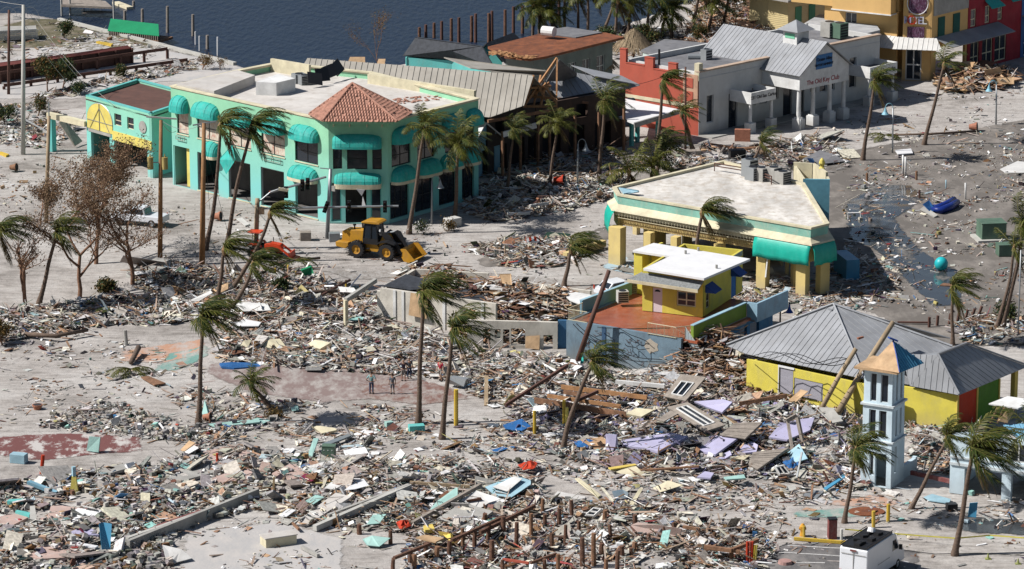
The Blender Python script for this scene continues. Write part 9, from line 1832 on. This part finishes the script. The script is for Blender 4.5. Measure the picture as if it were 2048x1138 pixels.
# ball, boat, frames
g=G(1882,541);bm_=MB();n=10
for i in range(n):pass
bm_.tube([g+Vector((0,0,.62*(1-cos(math.pi*k/8))))for k in range(9)],[.01+.6*sin(math.pi*k/8)for k in range(9)],14);tag(bm_.build('buoy',mat('turquoise_plastic',(0.02,0.45,0.48),rough=.4),smooth=True),'round turquoise buoy on the wet mud','buoy')
t=thing('inflatable_boat','deflated navy blue boat stranded on the mud','boat',tuple(G(1880,420)));mb=MB();q=[G(x,y,.35)for x,y in((1862,418),(1880,421),(1900,414),(1915,404))];mb.tube(q,[.2,.35,.38,.3],10);mb.tube([p+Vector((-.2,1.1,0))for p in q],[.2,.32,.35,.3],10);mb.build('hull_tube',mat('navy_rubber',(0.01,0.03,0.2),rough=.4),t,smooth=True);mb=MB();mb.plate([G(1846,408,.9),G(1858,400,1.0),G(1872,420,.3),G(1862,424,.2)],.08);mb.build('bow_sheet',M['bluetarp'],t);mb=MB();mb.plate([G(1840,418,.3),G(1848,412,.4),G(1876,430,.25),G(1868,434,.1)],.1);mb.build('transom',M['concrete'],t)
t=thing('tubular_goal','white tubular frame standing in the puddle','frame',tuple(G(1708,440)));mb=MB();a,b_,c,d=G(1696,440),GH(1696,426,G(1696,440).y),GH(1721,425,G(1721,441).y),G(1721,441);mb.tube([a,b_,c,d],.06,6);mb.build('tube',M['plastic'],t)
S(lambda x,y:(x,y),'white_sign_board','white rectangular board lying on the mud','board',[(1797,590),(1818,590),(1818,601),(1797,601)],[.5,.5,.05,.05],.05,M['white'])
S(lambda x,y:(x,y),'mattress_sheet','white cloth bundle on the sandy street','cloth',[(1790,300),(1822,297),(1826,306),(1796,308)],.25,.1,M['plastic'])
S(lambda x,y:(x,y),'corrugated_sheet','pale corrugated sheets heaped at the right edge of the lot','sheet',[(2000,338),(2035,322),(2060,325),(2050,345),(2010,345)],[.2,.4,.4,.2,.1],.06,M['metalwhite'])
S(lambda x,y:(x,y),'grey_canopy_sheet','grey crumpled awning sheets behind the arcade roof','sheet',[(1604,318),(1640,300),(1668,308),(1690,322),(1640,328)],[.4,.9,.8,.3,.3],.06,M['greyroof'])
S(lambda x,y:(x,y),'black_tarp','black roofing felt torn over the roofless white building','roof felt',[(905,590),(930,575),(975,583),(970,600),(930,605)],[1.9,2.1,2.0,1.8,1.7],.05,M['darkroof'])
S(lambda x,y:(x,y),'black_tarp','dark felt sheet in the corner of the roofless building','roof felt',[(765,572),(812,548),(860,560),(880,575),(820,580)],[2.6,2.9,2.7,2.4,2.3],.05,M['darkroof'])
S(lambda x,y:(x,y),'white_roof_edge','pale roof panel end beside the blue parapet','roof panel',[(1115,577),(1185,590),(1172,612),(1140,600)],[2.2,2.2,2.0,2.0],.1,M['white'])
S(lambda x,y:(x,y),'plywood_sheet','bright plywood sheet upright on the wreckage pile','plywood',[(998,548),(1022,547),(1024,570),(1004,566)],[2.6,2.6,1.9,1.9],.05,M['osb'])
S(lambda x,y:(x,y),'plywood_sheet','large plywood sheet before the dark red shop','plywood',[(1968,140),(2000,135),(2008,150),(1975,155)],[1.6,1.6,.7,.7],.06,M['osb'])
S(lambda x,y:(x,y),'plywood_sheet','long plywood sheet on the pile by the far street lamp','plywood',[(1990,155),(2028,153),(2028,168),(1985,166)],[1.1,1.1,.5,.5],.06,M['osb'])
S(lambda x,y:(x,y),'yellow_kerb_stop','yellow wheel stop on the canal road','kerb',[(192,83),(198,82),(226,87),(222,90)],.2,.2,M['bollard'])
S(lambda x,y:(x,y),'yellow_kerb_stop','yellow wheel stop at the left picture edge','kerb',[(-5,304),(3,303),(18,308),(12,311)],.2,.2,M['bollard'])
S(lambda x,y:(x,y),'fallen_stair','slanting broken staircase behind the yellow arch posts','staircase',[(118,245),(128,238),(165,282),(150,292)],[2.4,2.6,.4,.2],.15,M['woodgrey'])
bar('fallen_rail','white rail fallen beside the ruined colonnade','rail',(52,240,1.5),(92,262,.4),.12,.12,'plastic')
bar('yellow_pipe_kerb','yellow pipe kerb at the parking lot edge','kerb',(1588,1077,.15),(1692,1085,.15),.2,.2,'bollard')
bar('dark_plank','dark long plank on the mud behind the left hip roof','plank',(1795,644,.2),(1862,645,.2),.2,.12,'polebrown')
# striped chair, hydrant, buoy, cones
t=thing('striped_chair','red and white striped deck chair in the road wreckage','chair',tuple(G(1068,500)));g=G(1068,500);R=Rz(.3)
for k in range(5):mb=MB();mb.plate([g+R@Vector((-.6+k*.24,0,.35)),g+R@Vector((-.36+k*.24,0,.35)),g+R@Vector((-.36+k*.24,.5,1.15)),g+R@Vector((-.6+k*.24,.5,1.15))],.03);mb.build('stripe_cloth',M['red' if k%2 else 'plastic'],t)
for s in(-.65,.65):mb=MB();mb.tube([g+R@Vector((s,-.1,0)),g+R@Vector((s,.5,1.15))],.03,5);mb.build('leg',M['red'],t)
g=G(1605,1072);t=thing('yellow_hydrant','yellow hydrant like machine part beside the kerb','hydrant',tuple(g));mb=MB();mb.tube([g,g+Vector((0,0,.3)),g+Vector((0,0,.7)),g+Vector((0,0,.9))],[.22,.16,.22,.08],10);mb.build('barrel',mat('amber_paint',(0.6,0.3,0.03)),t);mb=MB();mb.tube([g+Vector((-.25,0,.55)),g+Vector((.25,0,.55))],.1,8);mb.build('outlet',mat('amber_paint',(0,0,0)),t)
for i,(px,py)in enumerate(((1796,1100),(1976,1118),(2036,1128))):
    g=G(px,py);t=thing('traffic_cone',('faded green yellow cone right of the white van','faded cone at the foot of the large corner palm','faded cone nearest the bottom right corner')[i],'traffic cone',tuple(g));mb=MB();mb.tube([g+Vector((0,0,.03)),g+Vector((0,0,.4))],[.11,.03],10);mb.build('cone',mat('faded_lime_cone',(0.28,0.30,0.10)),t);mb=MB();mb.box(g+Vector((0,0,.02)),(.4,.4,.04));mb.build('base',mat('faded_lime_cone',(0,0,0)),t)
mb=MB();tp_=[G(1690,1060,.6),G(1760,1066,.5),G(1830,1072,.45),G(1912,1078,.5),G(1980,1072,.5),G(2060,1078,.6)]
for a,b_ in zip(tp_,tp_[1:]):mb.add([a,b_,b_+Vector((0,0,.1)),a+Vector((0,0,.1))],[(0,1,2,3)])
o=mb.build('barrier_tape',mat('yellow_tape',(0.7,0.62,0.12),bump=0));md=o.modifiers.new('s','SOLIDIFY');md.thickness=.01;tag(o,'yellow barrier tape strung across the bottom right','tape')
mb=MB();tp_=[G(1790,1098,.1),G(1870,1108,.08),G(1960,1106,.1),G(2060,1112,.1)];mb.tube(tp_,.03,4);tag(mb.build('black_hose',M['blackm']),'thin black cable lying on the sand before the cones','cable')
for lb_,p,rx in(('black oval manhole hole with a fallen lid on the plaza',(637,734),(1.3,.55)),('oval brown tree pit by the yellow bollards',(1733,1024),(1.3,.5))):
    g=G(*p);z=float(ground_z(np.array(g.x),np.array(g.y)))+.06;mb=MB();mb.add([(g.x+rx[0]*cos(k*.3927),g.y+rx[1]*2*sin(k*.3927),z+.04)for k in range(16)],[tuple(range(16))]);o=mb.build('tree_pit',M['dark']if 'black' in lb_ else M['rust']);md=o.modifiers.new('s','SOLIDIFY');md.thickness=.06;tag(o,lb_,'tree pit')
t=thing('pipe_bundle','bundle of red and yellow pipes standing at the parking lot corner','pipe bundle',tuple(G(1500,1120)));
for k,(x_,m_)in enumerate(((1494,'red'),(1499,'redwall'),(1503,'red'),(1507,'bollard'),(1510,'arch'))):g=G(x_,1128);mb=MB();mb.tube([g,g+Vector((.02*k,0,1.6-.25*(k>2)))],.09,8);mb.build('pipe',M[m_],t)
g=G(1570,1128);mb=MB();mb.tube([g,g+Vector((0,0,.25))],[.5,.45],14);tag(mb.build('round_block',mat('dusty_pink_concrete',(0.42,0.25,0.22))),'pinkish round concrete block on the parking lot','block')
t=thing('cone_pillar','tapered yellow and blue painted concrete pillar in the ruins','pillar',tuple(G(148,990)));g=G(149,992);mb=MB();mb.tube([g,g+Vector((0,0,.9)),g+Vector((0,0,1.5))],[.5,.32,.2],4);mb.build('pillar',M['arch'],t);mb=MB();mb.box(g+Vector((0,0,1.85)),(.24,.24,.7),Rz(.5));mb.build('cap',M['sky'],t)
# black ribbed lumber and red cloth
for lb_,pts,m_ in(('crumpled red cloth on the sand right of the turquoise sheets',[(1035,930),(1060,922),(1075,926),(1070,938),(1045,940)],'red'),('red ribbed bundle beside the yellow painted blocks',[(792,1045),(815,1040),(822,1052),(800,1060)],'red'),('bright blue tarp bundle under the lilac deck',[(1565,925),(1590,912),(1598,930),(1580,940)],'bluetarp'),('deep blue crate cloth left of the tower',[(1612,885),(1640,870),(1645,888),(1625,897)],'navy'),('green cloth draped against the blue grey wall foot',[(1156,700),(1166,695),(1168,725),(1157,730)],'teal'),('white sack hanging on the piling rail',[(1058,1128),(1074,1126),(1076,1145),(1060,1146)],'plastic'),('white torn insulation heap before the hip roof wall',[(1660,760),(1690,740),(1715,770),(1720,800),(1690,800)],'plastic'),('white sheeting on the timber heap by the yellow house',[(1370,715),(1400,700),(1425,705),(1420,722),(1385,735)],'plastic')):
    P=[G(p[0],p[1],.5 if 'heap' not in lb_ else 1.2)for p in pts];c=sum(P,Vector())/len(P);rs=random.Random(len(lb_));V=[c+Vector((0,0,.35))];n=14
    for rr in(.35,.7,1.0):
        for k in range(n):
            u=k/n*len(P);i=int(u);e=P[i%len(P)].lerp(P[(i+1)%len(P)],u-i);q=c.lerp(e,rr);q.z+=rs.uniform(-.12,.3)*(1.2-rr)+.1*(1-rr);V.append(q)
    F=[(0,1+k,1+(k+1)%n)for k in range(n)]+[(1+r*n+k,1+(r+1)*n+k,1+(r+1)*n+(k+1)%n,1+r*n+(k+1)%n)for r in range(2)for k in range(n)];mb=MB();mb.add(V,F);o=mb.build('crumpled_cloth',M[m_]);md=o.modifiers.new('s','SOLIDIFY');md.thickness=.02;tag(o,lb_,'cloth')
# ---- people
skin=mat('skin',(0.36,0.21,0.14),bump=0,amt=.05);hair=mat('dark_hair',(0.03,0.02,0.015),bump=0);ghair=mat('grey_hair',(0.25,0.23,0.21),bump=0)
def skinned(name,joints,edges,m,parent,root=0,sub=1):
    me=bpy.data.meshes.new(name);o0=ORG[parent.name];me.from_pydata([tuple(Vector(j[0])-o0)for j in joints],edges,[]);me.materials.append(m);o=link_mesh(name,me,parent)
    a=o.modifiers.new('skin','SKIN');a.use_smooth_shade=True
    for i,j in enumerate(joints):me.skin_vertices[0].data[i].radius=(j[1],j[2]if len(j)>2 else j[1])
    me.skin_vertices[0].data[root].use_root=True
    b=o.modifiers.new('sub','SUBSURF');b.levels=sub;b.render_levels=sub;return o
def person(label,base,H,facing,shirt,legs,hips=False,shorts=False,hairm=hair,stride=.12,slump=0.0):
    g=G(*base);g.z=float(ground_z(np.array(g.x),np.array(g.y)))+.03;t=thing('person',label,'person',tuple(g));s=H/1.75;R=Rz(facing)
    P=lambda x,y,z:g+R@Vector((x*s,y*s,z*s))     # local: -y is forward (face), x to the person's left
    el=[(.40,.12,1.12),(-.40,.12,1.12)]if hips else[(.27,.03,1.10),(-.27,.03,1.10)];hd=[(.21,-.02,.98),(-.21,-.02,.98)]if hips else[(.27,-.12,.86),(-.27,-.12,.86)]
    J=[(P(0,0,.92),.13*s,.10*s),(P(0,0,1.12),.12*s,.09*s),(P(0,0-slump,1.36),.14*s,.095*s),(P(0,-slump,1.48),.055*s),(P(0,-.01-slump,1.56),.06*s),
         (P(.19,-slump,1.42),.052*s),(P(*el[0]),.042*s),(P(*hd[0]),.032*s),(P(-.19,-slump,1.42),.052*s),(P(*el[1]),.042*s),(P(*hd[1]),.032*s),
         (P(.10,0,.86),.085*s),(P(.11,-stride*.5,.48),.058*s),(P(.12,.02,.09),.042*s),(P(.12,-.14,.03),.035*s),(P(-.10,0,.86),.085*s),(P(-.11,stride*.3,.48),.058*s),(P(-.12,stride,.09),.042*s),(P(-.12,stride-.16,.03),.035*s)]
    E_=[(0,1),(1,2),(2,3),(3,4),(2,5),(5,6),(6,7),(2,8),(8,9),(9,10),(0,11),(11,12),(12,13),(13,14),(0,15),(15,16),(16,17),(17,18)]
    skinned('body',J,E_,skin,t)
    k=1.16;Js=[(J[0][0],.14*s*k,.11*s*k),(J[1][0],.13*s*k,.10*s*k),(J[2][0],.145*s*k,.105*s*k),(J[5][0],.062*s*k),(J[5][0].lerp(J[6][0],.75),.058*s*k),(J[8][0],.062*s*k),(J[8][0].lerp(J[9][0],.75),.058*s*k)]
    skinned('shirt',Js,[(0,1),(1,2),(2,3),(3,4),(2,5),(5,6)],shirt,t)
    e1=.9 if shorts else .93;kk=J[12][0]if shorts else J[13][0];k2=J[16][0]if shorts else J[17][0]
    Jt=[(P(0,0,.95),.145*s,.115*s),(J[11][0],.10*s),(J[12][0],.075*s),(J[15][0],.10*s),(J[16][0],.075*s)];Et=[(0,1),(1,2),(0,3),(3,4)]
    if not shorts:Jt+=[(kk,.058*s),(k2,.058*s)];Et+=[(2,5),(4,6)]
    skinned('shorts' if shorts else 'trousers',Jt,Et,legs,t)
    hc=P(0,-.02-slump,1.65);mb=MB();mb.tube([hc+Vector((0,0,s*(-.115+.23*i/8)))for i in range(9)],[.02+.085*s*sin(math.pi*min(1,(i+.6)/8.8))for i in range(9)],12);hdm=mb.build('head',skin,t,smooth=True)
    mb=MB();f=R@Vector((0,-1,0));sd=R@Vector((1,0,0));mb.tube([hc+f*.08*s+Vector((0,0,.02)),hc+f*.115*s-Vector((0,0,.015))],[.008,.016],6);mb.tube([hc+f*.083*s-sd*.025-Vector((0,0,.05)),hc+f*.083*s+sd*.025-Vector((0,0,.05))],.007,5);mb.build('nose_and_mouth',skin,hdm)
    mb=MB()
    for q in(-1,1):mb.tube([hc+f*.082*s+sd*q*.033,hc+f*.09*s+sd*q*.033],.012,6)
    mb.build('eyes',M['blackm'],hdm)
    mb=MB()
    for q in(-1,1):mb.tube([hc+sd*q*.085*s,hc+sd*q*.1*s],[.028,.02],7)
    mb.build('ears',skin,hdm)
    mb=MB();hc2=hc-f*.018*s+Vector((0,0,.03*s));mb.tube([hc2+Vector((0,0,s*(-.06+.16*i/6)))for i in range(7)],[.03+.075*s*sin(math.pi*min(1,(i+1.6)/8))for i in range(7)],12);mb.build('hair',hairm,hdm,smooth=True)
    for q,(w,e)in enumerate(((J[7][0],J[6][0]),(J[10][0],J[9][0]))):
        d=(w-e).normalized();sd2=d.cross(f).normalized();mb=MB();mb.beam(w,w+d*.09*s,.08*s,.03*s)
        for i,(o_,l_)in enumerate(((-.032,.065),(-.011,.075),(.011,.07),(.032,.055))):a=w+d*.085*s+f*0+sd2.cross(d)*0+sd2*o_*s;mb.tube([a,a+d*l_*.5*s,a+(d*l_*.9+f*.02)*s],.009*s,5)
        a=w+d*.02*s+sd2*.04*s;mb.tube([a,a+(d*.03+sd2*.025)*s,a+(d*.06+sd2*.03)*s],.01*s,5);mb.build('hand',skin,t)
    for q in(13,17):mb=MB();b0=J[q][0];mb.box(b0+f*.06*s-Vector((0,0,.05*s)),(.10*s,.28*s,.08*s),R);bevel(mb.build('shoe',M['blackm'],t),.02)
plaid=mat('teal_plaid_cloth',(0.22,0.38,0.38),amt=.5,scale=6,bump=0);jeans=mat('dark_denim',(0.03,0.05,0.10),bump=0);greyc=mat('grey_cloth',(0.13,0.14,0.16),bump=0);plumc=mat('dark_plum_cloth',(0.05,0.035,0.06),bump=0);redc=mat('crimson_cloth',(0.45,0.03,0.06),bump=0);khaki=mat('grey_khaki_cloth',(0.28,0.26,0.24),bump=0)
person('person in a teal plaid shirt and dark jeans standing hands on hips',(743,788),1.8,math.pi*.95,plaid,jeans,hips=True,stride=.05)
person('person in a grey top and shorts with bare legs beside the plaid shirt',(785,789),1.65,math.pi*1.05,greyc,greyc,shorts=True,slump=.06,stride=.04)
person('person in a dark plum shirt and grey shorts facing the others',(807,762),1.78,.1,plumc,khaki,shorts=True,hips=True,hairm=ghair)
person('person half hidden behind the dark plum shirt',(819,758),1.7,.3,greyc,jeans,hairm=hair)
person('person in a crimson shirt and pale shorts near the right central palm',(881,763),1.78,-.6,redc,khaki,shorts=True,hairm=ghair,stride=.2)
# ---- look-alikes that ended up with the same words are told apart by their order from left to right
_by={}
for o in list(C.objects):
    if o.get('category')and o.get('label'):_by.setdefault(o['label'],[]).append(o)
bpy.context.view_layer.update()
for lb_,os_ in _by.items():
    if len(os_)<2:continue
    def _px(o):
        c=o.matrix_world.translation if o.type=='EMPTY' else sum((o.matrix_world@Vector(b)for b in o.bound_box),Vector())/8
        return PJ(c)[0]
    os_.sort(key=_px);n=len(os_);W_=['first','second','third','fourth','fifth','sixth','seventh','eighth','ninth','tenth']
    for i,o in enumerate(os_):o['label']=('left' if i==0 else 'right')+' of two: '+lb_ if n==2 else(W_[i]+' from left: '+lb_ if i<10 else lb_)
